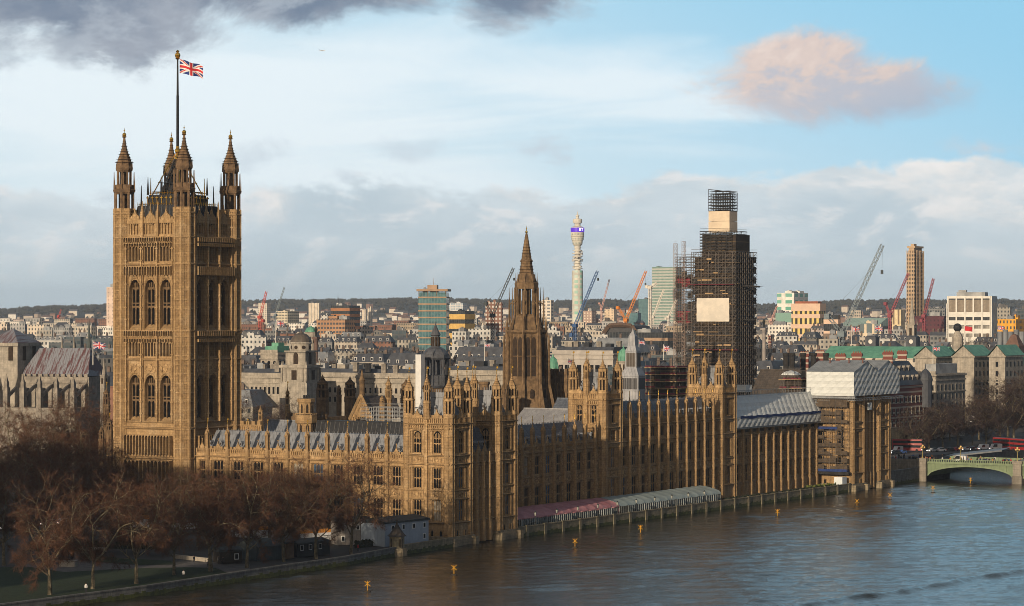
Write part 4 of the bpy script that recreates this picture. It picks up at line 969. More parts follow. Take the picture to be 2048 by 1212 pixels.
# ------------------------------------------------------------------ kiosk, cabins, sheds, hoardings in the garden
p = gpt(798, 1099, 1.6); kt = thing('garden_kiosk', 'small octagonal stone kiosk with pointed slate roof on the river wall corner', 'kiosk', (2.2, -26.2, 0))
k = MB(); k.lathe(0,0,[(2.5,-2),(2.35,1.4),(2.2,1.7)],8); k.build('base', PLINTH, kt)
k = MB(); k.lathe(0,0,[(1.75,1.7),(1.75,4.4),(1.95,4.5)],8); k.build('wall', TERR, kt)
k = MB(); k.lathe(0,0,[(2.3,4.45),(1.7,5.0),(1.1,5.8),(.5,6.7),(.2,7.3)],8); k.lathe(0,0,[(.25,7.3),(.12,7.7),(.2,7.8),(.03,8.3)],6); k.build('roof', M('kiosk_slate', (.06,.05,.042), rough=.8), kt)
for a in (-.6, 1.0): d_ = MB(); d_.box(-.42,.42,-.06,.06,0,1.9); d_.front([(-.42,1.9),(.42,1.9),(0,2.3)],-.06,.06); o = d_.build('opening', OPENSHADE, kt, (math.cos(a-PI/2+.2)*1.64, math.sin(a-PI/2+.2)*1.64, 1.9)); o.rotation_euler = (0,0,a+.2)
CABW = M('blue_grey_cladding', (.30,.36,.44), (.25,.30,.37), sc=.3, rough=.7, lines=('u',1.1,.05,(.2,.24,.3))); CABD = M('cabin_roof_felt', (.045,.055,.06), rough=.8)
CABG = M('grey_board_cladding', (.22,.20,.19), (.15,.14,.13), sc=.4, rough=.9, lines=('u',.9,.07,(.1,.1,.1)))
whitef = M('white_window_frame', (.70,.72,.72), rough=.6)
def cabin(label, c0, c1, depth, h, z0, wallm, wins, name='site_cabin', roofh=.9, roofm=None):
    v = Vector((c1[0]-c0[0], c1[1]-c0[1])); L = v.length; rz = math.atan2(v.y, v.x)
    t_ = thing(name, label, 'cabin', (c0[0], c0[1], z0), rz)
    f = MB(); f.box(0, L, 0, depth, 0, h); f.build('wall', wallm, t_)
    f = MB(); f.sidep([(-.25,h-.3),(-.25,h+.15),(depth*.5,h+roofh),(depth+.25,h+.15),(depth+.25,h-.3)], -.2, L+.2) if roofh else f.box(-.2, L+.2, -.2, depth+.2, h, h+.3)
    f.build('roof', roofm or CABD, t_)
    for x, z in wins:
        fr = MB(); fr.box(-.5,.5,-.06,0,0,1.3); o = fr.build('window', whitef, t_, (x*L, -.01, z)); g = MB(); g.box(-.34,.34,-.09,-.05,.16,1.14); g.build('pane', WINGL, o)
    return t_
cabin('two storey pale blue clad site cabin below the nearest corner tower', (-2.6,-24.0), (-.6,-8.5), 9, 5.6, 1.6, CABW, [(.18,3.6),(.42,3.6),(.66,3.6),(.9,3.6),(.9,1.0),(.2,1.0)])
a = gpt(676,1090,1.8); b = gpt(742,1088,1.8)
cabin('grey boarded site cabin with outside stair behind the trees', (a.x, a.y), (b.x, b.y), 6, 5.6, 1.7, CABG, [(.15,.9),(.6,3.4)])
a = gpt(513,1121,1.8); b = gpt(566,1117,1.8)
cabin('dark blue green arched roof shed in the garden', (a.x,a.y), (b.x,b.y), 7, 2.9, 1.7, M('dark_teal_boards', (.04,.06,.075), rough=.8, lines=('u',.6,.06,(.02,.03,.035))), [], 'garden_shed', 1.6)
a = gpt(572,1117,1.8); b = gpt(588,1115,1.8)
cabin('narrow brown boarded shed next to the dark blue one', (a.x,a.y), (b.x,b.y), 6, 3.6, 1.7, M('brown_boards', (.16,.10,.06), rough=.85), [], 'garden_shed', .5)
a = gpt(594,1114,1.8); b = gpt(660,1108,1.8)
cabin('long low black shed with a strip of skylights', (a.x,a.y), (b.x,b.y), 6, 3.0, 1.7, M('black_boards', (.03,.034,.038), rough=.8), [(.15,1.4),(.4,1.4),(.7,1.4)], 'garden_shed', .8)
a = gpt(440,1126,1.8); b = gpt(484,1124,1.8)
cabin('dark timber refreshment hut left of the trees', (a.x,a.y), (b.x,b.y), 4, 2.7, 1.7, M('dark_timber', (.035,.028,.022), rough=.9), [(.75,.7)], 'garden_hut', .7)
HOARD = M('white_hoarding', (.55,.57,.60), (.4,.41,.43), sc=.3, rough=.7); ORNG = M('orange_netting', (.55,.24,.04), (.38,.16,.03), sc=.6, rough=.8)
for (x0,y0,x1,y1), lb in (((255,1057,400,1062),'white and orange site hoarding behind the left trees'),((425,1064,546,1070),'white and orange site hoarding beneath the stone south front'),((600,1070,680,1066),'tall white site screen behind the black shed')):
    a = gpt(x0,y0,3.2); b = gpt(x1,y1,3.2); v = b-a; t_ = thing('site_hoarding', lb, 'hoarding', (a.x,a.y,gz(a.x,a.y)), math.atan2(v.y,v.x)); L = v.length
    f = MB(); f.box(0,L,0,.12,0,2.0); f.build('panel', HOARD, t_); f = MB(); f.box(0,L,-.03,.15,2.0,2.9); f.build('netting', ORNG, t_)
for (x0,y0,x1,y1), lb in (((150,1106,212,1109),'low white garden wall at the left behind the bronze group'),((346,1113,420,1121),'low white garden wall at the middle of the path')):
    a = gpt(x0,y0,1.9); b = gpt(x1,y1,1.9); v = b-a; t_ = thing('garden_wall', lb, 'wall', (a.x,a.y,gz(a.x,a.y)), math.atan2(v.y,v.x)); f = MB(); f.box(0,v.length,0,.4,0,.75); f.build('wall', PALE, t_); f = MB(); f.box(-.05,v.length+.05,-.06,.46,.75,.87); f.build('coping', PALE, t_)
HEDGE = M('dark_hedge_leaves', (.028,.034,.016), (.012,.015,.008), sc=3, rough=.95, bump=1, bsc=5)
def hedge(label, a, b, w_, h, mat, name='hedge'):
    v = b-a; L = v.length; t_ = MB(); n = max(3, int(L/.35)); r = random.Random(len(label))
    for i in range(n*6):
        c = (r.uniform(0,L), r.uniform(-w_/2,w_/2), r.uniform(.1,h)); s = r.uniform(.18,.42)
        q = Vector((r.gauss(0,1),r.gauss(0,1),r.gauss(0,1))).normalized(); u = q.orthogonal().normalized()*s; w2 = q.cross(u)
        c = Vector(c); t_.add([tuple(c-u-w2), tuple(c+u-w2*.6), tuple(c+u*.7+w2), tuple(c-u*.8+w2*.8)], [(0,1,2,3)])
    t_.box(0, L, -w_*.32, w_*.32, 0, h*.8)
    o = t_.build(name, mat, None, (a.x,a.y,gz(a.x,a.y) if a.x < -12 or a.y < 0 else 1.4)); o.rotation_euler = (0,0,math.atan2(v.y,v.x)); return tag(o, label, name)
hedge('dark clipped hedge behind the bronze group', gpt(60,1104,2), gpt(330,1108,2), 1.6, 1.5, HEDGE)
hedge('dark hedge along the river wall beside the blue cabin', gpt(712,1094,1.8), gpt(770,1087,1.8), 1.2, 1.6, HEDGE)
hedge('dark shrubs along the terrace beyond the grey awning', Vector((-1.5,YG+2)), Vector((-1.5,214)), 1.4, 1.3, HEDGE)
hedge('yellow green shrubs on the terrace beside the scaffolded corner tower', Vector((-2.0,207)), Vector((-2.0,227)), 2.4, 1.7, M('yellow_green_leaves', (.12,.14,.03), (.05,.065,.016), sc=2.5, rough=.9), 'shrub_row')
f = MB(); f.box(-3.4,-.6,230.2,233.6,0,3.3); o = f.build('site_screen', M('white_screen_sheet', (.62,.66,.70), (.55,.6,.64), sc=.4, rough=.6), None, (0,0,1.4)); tag(o, 'white boxed site screen at the foot of the scaffolded corner tower', 'screen')

# ------------------------------------------------------------------ people: one skinned body mesh per pose
SKINC = M('skin_tone', (.45,.27,.18), rough=.6); HAIRC = M('dark_hair', (.03,.02,.015), rough=.8)
COATS = [M('coat_'+n, c, rough=.9) for n, c in (('black',(.02,.02,.024)),('navy',(.02,.03,.07)),('red',(.38,.03,.03)),('grey',(.14,.14,.15)),('tan',(.28,.19,.10)),('white',(.6,.6,.6)),('blue',(.05,.14,.38)),('orange',(.65,.22,.03)))]
TROUS = M('dark_trousers', (.02,.022,.03), rough=.9)
def body_mesh(name, coat, stride=.0, arm=.1, bronze=None):
    me = bpy.data.meshes.new('sk'); s = stride
    V = [(0,0,.95),(0,0,1.2),(0,.01,1.42),(0,-.01,1.53),(0,-.03,1.66),(.01,-.03,1.74),
         (.09,0,.90),(.10,-s*.5,.5),(.10,-s*.55+.02*s,.08),(.10,-s*.55-.14,.04), (-.09,0,.90),(-.10,s*.4,.5),(-.10,s*.75,.10),(-.10,s*.7-.13,.05),
         (.19,0,1.40),(.25,arm*.6,1.13),(.25,-arm*.6,.88),(.25,-arm*.8-.02,.79),(-.19,0,1.40),(-.25,-arm*.6,1.13),(-.25,-arm*2,.90),(-.25,-arm*2.2,.81)]
    Ed = [(0,1),(1,2),(2,3),(3,4),(4,5),(0,6),(6,7),(7,8),(8,9),(0,10),(10,11),(11,12),(12,13),(2,14),(14,15),(15,16),(16,17),(2,18),(18,19),(19,20),(20,21)]
    R = [.16,.15,.15,.06,.10,.08,.11,.085,.06,.05,.11,.085,.06,.05,.085,.065,.055,.04,.085,.065,.055,.04]
    me.from_pydata(V, Ed, []); o = bpy.data.objects.new('sk', me); COL.objects.link(o)
    md = o.modifiers.new('s', 'SKIN'); md.use_smooth_shade = True
    for i, sv in enumerate(me.skin_vertices[0].data): sv.radius = (R[i], R[i]*.85); sv.use_root = (i == 0)
    o.modifiers.new('u', 'SUBSURF').levels = 1
    dg = bpy.context.evaluated_depsgraph_get(); m2 = bpy.data.meshes.new_from_object(o.evaluated_get(dg)); m2.name = name
    bpy.data.objects.remove(o); bpy.data.meshes.remove(me); m2.materials.clear()
    for m in ([bronze]*3 if bronze else [coat, TROUS, SKINC]): m2.materials.append(m)
    for p in m2.polygons:
        c = p.center; p.material_index = 2 if c.z > 1.50 or (abs(c.x) > .2 and c.z < .86) else (1 if c.z < .80 else 0)
    return m2
BODIES = [[body_mesh('person', c, s, a) for s, a in ((.0,.05),(.30,.14))] for c in COATS]
k = MB(); k.lathe(0,-.02,[(.09,1.62),(.115,1.68),(.11,1.75),(.06,1.81)],8); HAIRM = k.mesh('hair', HAIRC)
CN = ['black','navy','red','grey','tan','white','blue','orange']
def person(x, y, z, ci, pose, rz, label, group=None):
    o = link('person', BODIES[ci][pose], None, (x, y, z), rz); tag(o, label, 'person', group); link('hair', HAIRM, o); return o
def gperson(px, py, ci, pose, rz, label, z=1.65, group=None):
    p = gpt(px, py, z); return person(p.x, p.y, gz(p.x,p.y)+.05, ci, pose, rz, label, group)
gperson(172, 1183, 5, 0, .5, 'person in a white top standing at the river wall by a trunk')
gperson(109, 1131, 0, 0, 2.0, 'person in black standing left of the bronze group plinth')
gperson(116, 1131, 3, 1, 1.0, 'person in grey walking beside the bronze group plinth')
gperson(388, 1126, 0, 1, 1.2, 'person in dark coat walking on the garden path by the white wall')
gperson(416, 1134, 1, 1, -1.0, 'person in navy coat walking on the wide garden path')
gperson(436, 1127, 3, 0, 2.2, 'person in grey coat beside the timber hut')
gperson(446, 1128, 0, 1, .2, 'person in black coat beside the timber hut')
gperson(367, 1156, 5, 0, .8, 'person in pale coat on a bench by the river wall')
gperson(608, 1112, 5, 1, .4, 'person in a white coat in front of the black shed')
gperson(716, 1102, 2, 0, 1.4, 'person in a red jacket by the hedge near the cabin')
# bronze group on a stone plinth
BRZ = M('dark_bronze', (.02,.022,.018), rough=.5, metal=.6)
p = gpt(137, 1131, 2); t_ = thing('bronze_group', 'dark bronze group of standing figures on a pale stone plinth', 'sculpture', (p.x,p.y,gz(p.x,p.y)), .4)
k = MB(); k.box(-1.7,1.7,-1.2,1.2,0,1.5); k.box(-1.8,1.8,-1.3,1.3,1.5,1.62); k.build('plinth', PALE, t_)
bb = body_mesh('figure', None, .2, .15, BRZ)
for i, (x, y) in enumerate(((-1.1,-.5),(-.4,.4),(.1,-.6),(.6,.5),(1.1,-.3),(.3,0))): o = link('figure', bb, t_, (x,y,1.62), i*1.1); o.scale = (1.25,1.25,1.25)

# ------------------------------------------------------------------ bare plane trees
BARK = M('plane_bark', (.16,.135,.088), (.065,.055,.037), sc=1.2, rough=.95); TWIG = M('red_brown_twigs', (.118,.053,.030), (.052,.027,.017), sc=.35, rough=.95, det=3)
TWIG2 = M('dusky_twigs', (.058,.034,.030), (.032,.021,.019), sc=.3, rough=.95, det=3)
def tree_meshes(seed, H, spread, twigs, bark=BARK, twig=TWIG, lean=0.0, fork=.24, tw_r=.030):
    r = random.Random(seed); tr = MB(); cr = MB()
    def rv(): return Vector((r.gauss(0,1), r.gauss(0,1), r.gauss(0,1))).normalized()
    def tw(p, d, n, ln, rad):
        for _ in range(n):
            q = p+d*r.uniform(-.6,.8); e = (d*.8+rv()*.95+Vector((0,0,.08))).normalized()
            l = ln*r.uniform(.5,1.25); mid = q+e*l*.55; end = mid+(e+rv()*.5+Vector((0,0,-.12))).normalized()*l*.5
            u = e.orthogonal().normalized()*rad; w_ = e.cross(u)
            cr.add([tuple(q+u), tuple(q-u*.5+w_*.87), tuple(q-u*.5-w_*.87), tuple(mid+u*.6), tuple(mid-u*.3+w_*.5), tuple(mid-u*.3-w_*.5), tuple(end)],
                   [(0,1,4,3),(1,2,5,4),(2,0,3,5),(3,4,6),(4,5,6),(5,3,6)])
    def grow(p, d, L, rad, lev):
        n = [4,4,3,3,2][lev]
        for i in range(n):
            bend = [.10,.20,.30,.38,.40][lev]; lift = [.05,.10,.02,-.06,-.10][lev]
            d = (d+rv()*bend+Vector((0,0,lift))).normalized()
            q = p+d*(L/n); r0, r1 = rad*(1-.5*i/n), rad*(1-.5*(i+1)/n)
            tr.tube(p, q, r0, r1, [6,5,4,3,3][lev])
            if lev < 4 and i >= (2 if lev == 0 else 1):
                side = d.cross(rv()).normalized(); up_ = [.1,.2,.1,0][lev]
                grow(q, (d*.45+side*.95+Vector((0,0,up_))).normalized(), L*[.75,.62,.62,.6][lev]*r.uniform(.7,1.1), r1*[.55,.62,.62,.62][lev], lev+1)
            if lev >= 3: tw(q, d, twigs, 1.5, tw_r)
            p = q
        if lev < 4:
            m = [4,2,2,2][lev]; a0 = r.uniform(0, 6.28)
            for i in range(m):
                a = a0+2*PI*i/m+r.uniform(-.4,.4); u = d.orthogonal().normalized(); w_ = d.cross(u)
                sp = (spread if lev == 0 else .55)*r.uniform(.7,1.25)
                nd = (d+(u*math.cos(a)+w_*math.sin(a))*sp+Vector((0,0,.08))).normalized()
                grow(p, nd, L*[1.35,.72,.68,.62][lev]*r.uniform(.8,1.15), rad*[.5,.5,.55,.55][lev], lev+1)
        else: tw(p, d, twigs, 1.5, tw_r)
    grow(Vector((0,0,-.3)), Vector((lean,0,1)).normalized(), H*fork, H*.026, 0)
    zm = max(v[2] for v in cr.v); k = H/zm
    for b in (tr, cr): b.v = [(x*k, y*k, z*k) for x, y, z in b.v]
    return tr.mesh('trunk', bark), cr.mesh('crown', twig)
TV = [tree_meshes(100+i, 25, [.95,1.1,.85,1.0,.9][i], 8, lean=[0,.12,-.10,.05,0][i], fork=[.26,.30,.27,.31,.24][i], tw_r=.024) for i in range(5)]
TV2 = [(a, (lambda m: (m.materials.clear(), m.materials.append(TWIG2), m)[2])(b.copy())) for a, b in TV[:3]]
TH = 25.0
def tree(px, d, ytop, var, label, group, V=None, rz=None, zb=None, sw=1.0):
    p = at(px, d); z0 = gz(p.x, p.y) if zb is None else zb; h = zat(ytop, d)-z0; s = h/TH
    t_ = thing('bare_tree', label, 'tree', (p.x, p.y, z0), rnd.uniform(0, 6.28) if rz is None else rz, group)
    trk, crn = (V or TV)[var % len(V or TV)]
    t_.scale = (s*sw, s*sw, s); link('trunk', trk, t_); link('crown', crn, t_); return t_
FR = [(100,506,935,'at the far left of the river wall'),(185,517,925,'behind the person in white'),(273,527,915,'third from the left along the river wall'),(348,545,925,'beside the bench on the river wall'),(422,553,915,'on the wide garden path'),(494,561,905,'left of the dark blue green shed'),(568,575,893,'between the blue green and the brown sheds'),(632,582,884,'in front of the black shed'),(701,594,872,'rightmost of the row, next to the grey cabin')]
for i, (px, d, yt, w_) in enumerate(FR): tree(px, d, yt, i, 'bare plane tree on the river wall, '+w_, 'bare plane trees along the river wall', sw=.95)
SE_ = [(8,560,905),(75,575,880),(145,590,878),(225,600,900),(318,604,922),(395,610,930),(455,612,925),(540,622,925)]
for i, (px, d, yt) in enumerate(SE_): tree(px, d, yt, i+2, 'bare garden tree in the second row, %s from the left, behind the river wall trees' % wh[i], 'second row of bare garden trees')
TR_ = [(30,640,850),(95,655,820),(158,650,835),(222,648,868),(300,640,915),(5,690,800),(62,715,775),(118,730,757),(172,735,790),(215,720,858)]
for i, (px, d, yt) in enumerate(TR_): tree(px, d, yt, i+1, 'tall bare red brown tree before the abbey, %s from the left%s' % (wh[i % 5], ' in the nearer line' if i < 5 else ' in the farther line'), 'tall bare trees before the abbey')
for i, (px, d, yt, w_) in enumerate([(505,830,785,'left'),(540,845,768,'middle'),(578,840,790,'right')]): tree(px, d, yt, i, 'dusky bare tree behind the palace roofs, the %s one of three' % w_, 'trees behind the palace roofs', TV2, zb=5)
EM = [(1828,985,812),(1858,1000,790),(1886,1010,800),(1915,1025,785),(1945,1035,792),(1972,1045,775),(2000,1050,760),(2028,1055,738),(2052,1060,722),(1843,1060,800),(1900,1075,790),(1958,1085,780),(2015,1095,750)]
for i, (px, d, yt) in enumerate(EM): tree(px, d, yt, i, 'dusky bare embankment tree beyond the bridge, %s from the left in the %s' % (wh[i if i < 9 else i-9], 'front row' if i < 9 else 'back row'), 'embankment trees beyond the bridge', TV2, zb=5, sw=1.1)
CT = [(700,1300,700),(722,1310,696),(748,1320,690),(772,1320,694),(790,1330,697),(640,1290,706),(870,1330,690),(905,1330,694),(512,1280,690),(1985,1500,668)]
CP = ['nearest the column','left of the dark slate roofs','in the middle of the clump','right in the clump','at the right end of the clump','beside the brown column','behind the dark lantern','right of the dark lantern','beside the great square tower','near the white office block']
for i, (px, d, yt) in enumerate(CT): tree(px, d, yt, i, 'small dark bare tree among the city roofs, '+CP[i], 'bare trees among the city roofs', TV2, zb=6, sw=1.3)

# ================================================================== INNER PALACE ROOFS AND TOWERS
def P3(px, py, d): p = at(px, d); return Vector((p.x, p.y, zat(py, d)))
def octo(t_, prof, mat, part, n=8, slots=()):
    f = MB(); f.lathe(0, 0, prof, n)
    for z0, z1, r, w_, per in slots:
        f.mi = 1
        for i in range(n):
            a = 2*PI*i/n; c, s_ = math.cos(a), math.sin(a)
            for q in ([0] if per == 1 else [-.28, .28]):
                cx, cy = c*r-s_*q*r, s_*r+c*q*r; hw = w_/2
                f.add([(cx-s_*-hw-c*.3, cy+c*-hw-s_*.3, z0), (cx-s_*hw-c*.3, cy+c*hw-s_*.3, z0), (cx-s_*hw+c*.06, cy+c*hw+s_*.06, z0), (cx+s_*hw+c*.06, cy-c*hw+s_*.06, z0),
                       (cx-s_*-hw-c*.3, cy+c*-hw-s_*.3, z1), (cx-s_*hw-c*.3, cy+c*hw-s_*.3, z1), (cx-s_*hw+c*.06, cy+c*hw+s_*.06, z1), (cx+s_*hw+c*.06, cy-c*hw+s_*.06, z1), (cx+c*.06, cy+s_*.06, z1+w_*.9)],
                      [(3,2,6,7),(7,6,8),(0,3,7,4),(2,1,5,6)])
        f.mi = 0
    return f.build(part, [mat, OPENSHADE], t_)
# central octagonal spire
CD = 775.0; c = at(1053, CD); Zc = lambda y: zat(y, CD); R1 = 40.5/FPX*CD
ct = thing('spire_tower', 'tall dark brown octagonal gothic spire rising from the middle of the palace', 'spire', (c.x, c.y, 0))
f = MB()
f.lathe(0,0,[(R1*1.25,10),(R1*1.2,Zc(815)),(R1*1.02,Zc(790)),(R1*.98,Zc(757))],8)
f.lathe(0,0,[(R1*.92,Zc(757)),(R1*.92,Zc(668)),(R1*1.04,Zc(664)),(R1*1.04,Zc(660)),(R1*.8,Zc(659)),(R1*.62,Zc(632))],8)
f.lathe(0,0,[(R1*.60,Zc(632)),(R1*.62,Zc(630)),(R1*.5,Zc(628))],8)
f.lathe(0,0,[(R1*.58,Zc(578)),(R1*.60,Zc(566)),(R1*.5,Zc(563)),(R1*.40,Zc(548)),(R1*.36,Zc(548)),(R1*.26,Zc(520)),(R1*.13,Zc(485)),(R1*.05,Zc(467))],8)
for j in range(12):
    t_ = j/12; zz = Zc(546)+(Zc(470)-Zc(546))*t_; rr = R1*(.37-.31*t_); f.lathe(0,0,[(rr*.7,zz-.1),(rr+.22,zz+.1),(rr*.7,zz+.3)],8,cap=False)
f.lathe(0,0,[(R1*.3,Zc(522)-.3),(R1*.33,Zc(522)),(R1*.26,Zc(522)+.5)],8,cap=False)
for i in range(8):
    a = PI/8+PI/4*i; cs, sn = math.cos(a), math.sin(a)
    def ring(r, y0, y1, w0, w1): f.tube((cs*r,sn*r,Zc(y0)), (cs*r,sn*r,Zc(y1)), w0, w1, 5)
    ring(R1*.97, 815, 655, .55, .5); ring(R1*.97, 655, 632, .42, .06)             # big corner piers and pinnacles
    ring(R1*1.12, 815, 690, .5, .35); ring(R1*1.12, 690, 660, .35, .05); f.tube((cs*R1*1.12,sn*R1*1.12,Zc(676)), (cs*R1*.95,sn*R1*.95,Zc(664)), .2, .2, 4)
    f.tube((cs*R1*1.35,sn*R1*1.35,Zc(818)), (cs*R1*1.12,sn*R1*1.12,Zc(768)), .7, .5, 4)
    ring(R1*.56, 632, 575, .40, .34); ring(R1*.86, 650, 610, .26, .22); ring(R1*.86, 610, 575, .2, .04); f.tube((cs*R1*.86,sn*R1*.86,Zc(610)), (cs*R1*.58,sn*R1*.58,Zc(600)), .16, .16, 4)
    ring(R1*.53, 570, 545, .22, .05)
    a2 = PI/4*i; c2, s2 = math.cos(a2), math.sin(a2); ap = R1*.92*math.cos(PI/8)
    for q in (-.30, 0, .30):
        x, y = c2*ap*1.01-s2*q*R1*1.05, s2*ap*1.01+c2*q*R1*1.05; f.tube((x,y,Zc(757)), (x,y,Zc(668)), .16, .16, 4)
    for yy in (712,): f.tube((c2*ap*1.01-s2*-.33*R1, s2*ap*1.01+c2*-.33*R1, Zc(yy)), (c2*ap*1.01-s2*.33*R1, s2*ap*1.01+c2*.33*R1, Zc(yy)), .16, .16, 4)
    x, y = c2*R1*.54, s2*R1*.54; f.tube((x,y,Zc(632)), (x,y,Zc(580)), .13, .13, 4)
f.lathe(0,0,[(R1*.22,Zc(632)),(R1*.22,Zc(575))],8)
f.build('wall', STONED, ct)
k = MB(); W2, H2 = R1*.22, Zc(674)-Zc(752)
k.front([(-W2/2,0)]+arch_pts(-W2/2,W2/2,H2-W2,H2)+[(W2/2,0)], -.05, .05); km = k.mesh('window', OPENSHADE)
for i in range(8):
    a2 = PI/4*i; ap = R1*.92*math.cos(PI/8)+.03
    for q in (-.15, .15):
        o = link('window', km, ct, (math.cos(a2)*ap-math.sin(a2)*q*R1, math.sin(a2)*ap+math.cos(a2)*q*R1, Zc(752)), a2+PI/2)
k = MB(); k.front([(-.5,0)]+arch_pts(-.5,.5,1.6,2.6)+[(.5,0)], -.05, .05); km = k.mesh('window', OPENSHADE)
for i in range(8): a2 = PI/4*i; ap = R1*1.14*math.cos(PI/8)+.05; link('window', km, ct, (math.cos(a2)*ap, math.sin(a2)*ap, Zc(795)), a2+PI/2)
g = MB(); g.tube((0,0,Zc(468)),(0,0,Zc(452)),.14,.04,5); g.ball((0,0,Zc(464)),.4,6,4); g.ball((0,0,Zc(457)),.22,6,4); g.build('finial', GOLD, ct)

# dark iron-and-lead lantern tower with dome and cupola
DKLEAD = M('dark_lead_cladding', (.085,.09,.105), (.045,.048,.056), sc=.8, rough=.5, streak=.3, spec=.5)
LD = 770.0; c = at(871, LD); Zl = lambda y: zat(y, LD); r = 27/FPX*LD
lt = thing('lantern_tower', 'dark grey lead lantern with a dome and thin cupola left of the central spire', 'tower', (c.x, c.y, 0))
octo(lt, [(r*.85,10),(r*.85,Zl(778)),(r*.95,Zl(776))], STONED, 'base', slots=((Zl(815),Zl(785),r*.8,.5,2),))
f = MB(); f.lathe(0,0,[(r*.95,Zl(776)),(r*1.08,Zl(772)),(r*1.0,Zl(770)),(r*.98,Zl(752)),(r*1.02,Zl(750)),(r*.4,Zl(749))],8)
f.lathe(0,0,[(r*.3,Zl(750)),(r*.3,Zl(718))],8)
for i in range(8):
    a = PI/8+PI/4*i; cs, sn = math.cos(a), math.sin(a); f.tube((cs*r*.93,sn*r*.93,Zl(771)),(cs*r*.93,sn*r*.93,Zl(716)),.3,.3,5); f.tube((cs*r*1.08,sn*r*1.08,Zl(771)),(cs*r*1.08,sn*r*1.08,Zl(708)),.16,.12,4); f.tube((cs*r*1.08,sn*r*1.08,Zl(708)),(cs*r*1.08,sn*r*1.08,Zl(695)),.14,.03,4)
    a2 = PI/4*i; c2, s2 = math.cos(a2), math.sin(a2)
    for q in (-.2, .2): f.tube((c2*r*.86-s2*q*r, s2*r*.86+c2*q*r, Zl(771)), (c2*r*.86-s2*q*r, s2*r*.86+c2*q*r, Zl(718)), .12, .12, 4)
    for q in (-.2,0,.2): f.box(c2*r*.93-s2*q*r-.07, c2*r*.93-s2*q*r+.07, s2*r*.93+c2*q*r-.07, s2*r*.93+c2*q*r+.07, Zl(769), Zl(752))
f.build('lantern', DKLEAD, lt)
f = MB(); f.lathe(0,0,[(r*1.0,Zl(720)),(r*1.12,Zl(716)),(r*1.04,Zl(710)),(r*.9,Zl(704)),(r*.68,Zl(698)),(r*.4,Zl(694)),(r*.32,Zl(692))],8); ro = f.build('dome', DKLEAD, lt)
f = MB(); f.lathe(0,0,[(r*.32,Zl(695)),(r*.30,Zl(672)),(r*.40,Zl(670)),(r*.34,Zl(667)),(r*.22,Zl(660)),(r*.08,Zl(652)),(.05,Zl(644))],8)
f.mi = 1
for i in range(8): a = PI/4*i; x, y = math.cos(a)*r*.28, math.sin(a)*r*.28; f.box(x-.25,x+.25,y-.25,y+.25,Zl(692),Zl(674))
f.build('cupola', [DKLEAD, OPENSHADE], ro)
f = MB(); a = P3(831,770,762); b = P3(842,770,762); f.box(0,1.9,0,1.9,10,zat(709,762)); tag(f.build('scaffold_sheet', M('white_sheeting', (.62,.62,.61), (.52,.53,.54), sc=.3, rough=.7, bump=.4), None, (a.x,a.y,0)), 'tall narrow white sheeted hoist beside the dark lantern', 'sheeting')
# grey clad pyramid tower
GD = 790.0; c = at(1266, GD); Zg = lambda y: zat(y, GD); r = 24/FPX*GD
GCLAD = M('grey_lead_cladding', (.33,.34,.37), (.24,.25,.28), sc=.6, rough=.55, streak=.35, lines=('u',.9,.07,(.10,.10,.11)))
gt = thing('clad_tower', 'grey metal clad square tower with a stepped pointed roof', 'tower', (c.x, c.y, 0), .12)
f = MB(); s2_ = 2**.5*.78
f.lathe(0,0,[(r*s2_,8),(r*s2_,Zg(782)),(r*s2_*1.03,Zg(781)),(r*s2_*1.03,Zg(779)),(r*s2_,Zg(778)),(r*s2_,Zg(754)),(r*s2_*1.04,Zg(752)),(r*s2_,Zg(749)),(r*s2_*.64,Zg(735)),(r*s2_*.62,Zg(704)),(r*s2_*.66,Zg(703)),(r*s2_*.40,Zg(690)),(r*s2_*.36,Zg(672)),(r*s2_*.12,Zg(664)),(.06,Zg(656))],4)
f.build('cladding', GCLAD, gt)
k = MB(); k.box(-.72*r*.3,.72*r*.3,-.06,.06,0,Zg(756)-Zg(778)); km = k.mesh('louvre_panel', M('dark_louvre', (.045,.045,.05), (.03,.03,.034), rough=.6, lines=('u',.5,.25,(.12,.12,.13))))
for i in range(4):
    for q in (-.5,0,.5): a = PI/2*i; ap = r*s2_*.708+.02; link('louvre_panel', km, gt, (math.cos(a)*ap-math.sin(a)*q*r*.95, math.sin(a)*ap+math.cos(a)*q*r*.95, Zg(778)), a+PI/2)
k = MB(); k.box(-r*.4,r*.4,-.06,.06,0,Zg(706)-Zg(733)); km = k.mesh('louvre_panel', M('brown_louvre', (.075,.06,.05), rough=.7, lines=('u',.5,.3,(.15,.14,.13))))
for i in range(4): a = PI/2*i; ap = r*s2_*.64*.708+.03; link('louvre_panel', km, gt, (math.cos(a)*ap, math.sin(a)*ap, Zg(733)), a+PI/2)

def turret_at(label, px, ytop, ypar, d, wpx, mat=STONE, name='stone_turret', gold=True, z0=5, cat='turret'):
    p = at(px, d); r = wpx/2/FPX*d; t_ = thing(name, label, cat, (p.x, p.y, 0))
    m = turret_mesh(z0, round(zat(ypar,d),1), round(zat(ytop,d),1)-1.0, round(r,2))
    if mat is not STONE: m = m.copy(); m.materials[0] = mat
    o = link('turret', m, t_)
    if gold: link('finial', finial_mesh(1.6), o, (0,0,zat(ytop,d)-1.2))
    return t_
turret_at('weathered pointed turret at the left end of the hall gables', 645, 742, 800, 740, 24, STONED, gold=False)
turret_at('slender broken topped stone pinnacle left of the big gable', 678, 762, 792, 765, 9, STONED, gold=False)
turret_at('stocky crocketed turret just left of the big stone gable', 700, 745, 797, 765, 21, STONED, gold=False)
turret_at('tall slim stone pinnacle right of the big gable', 777, 745, 800, 724, 13, STONE, gold=False)
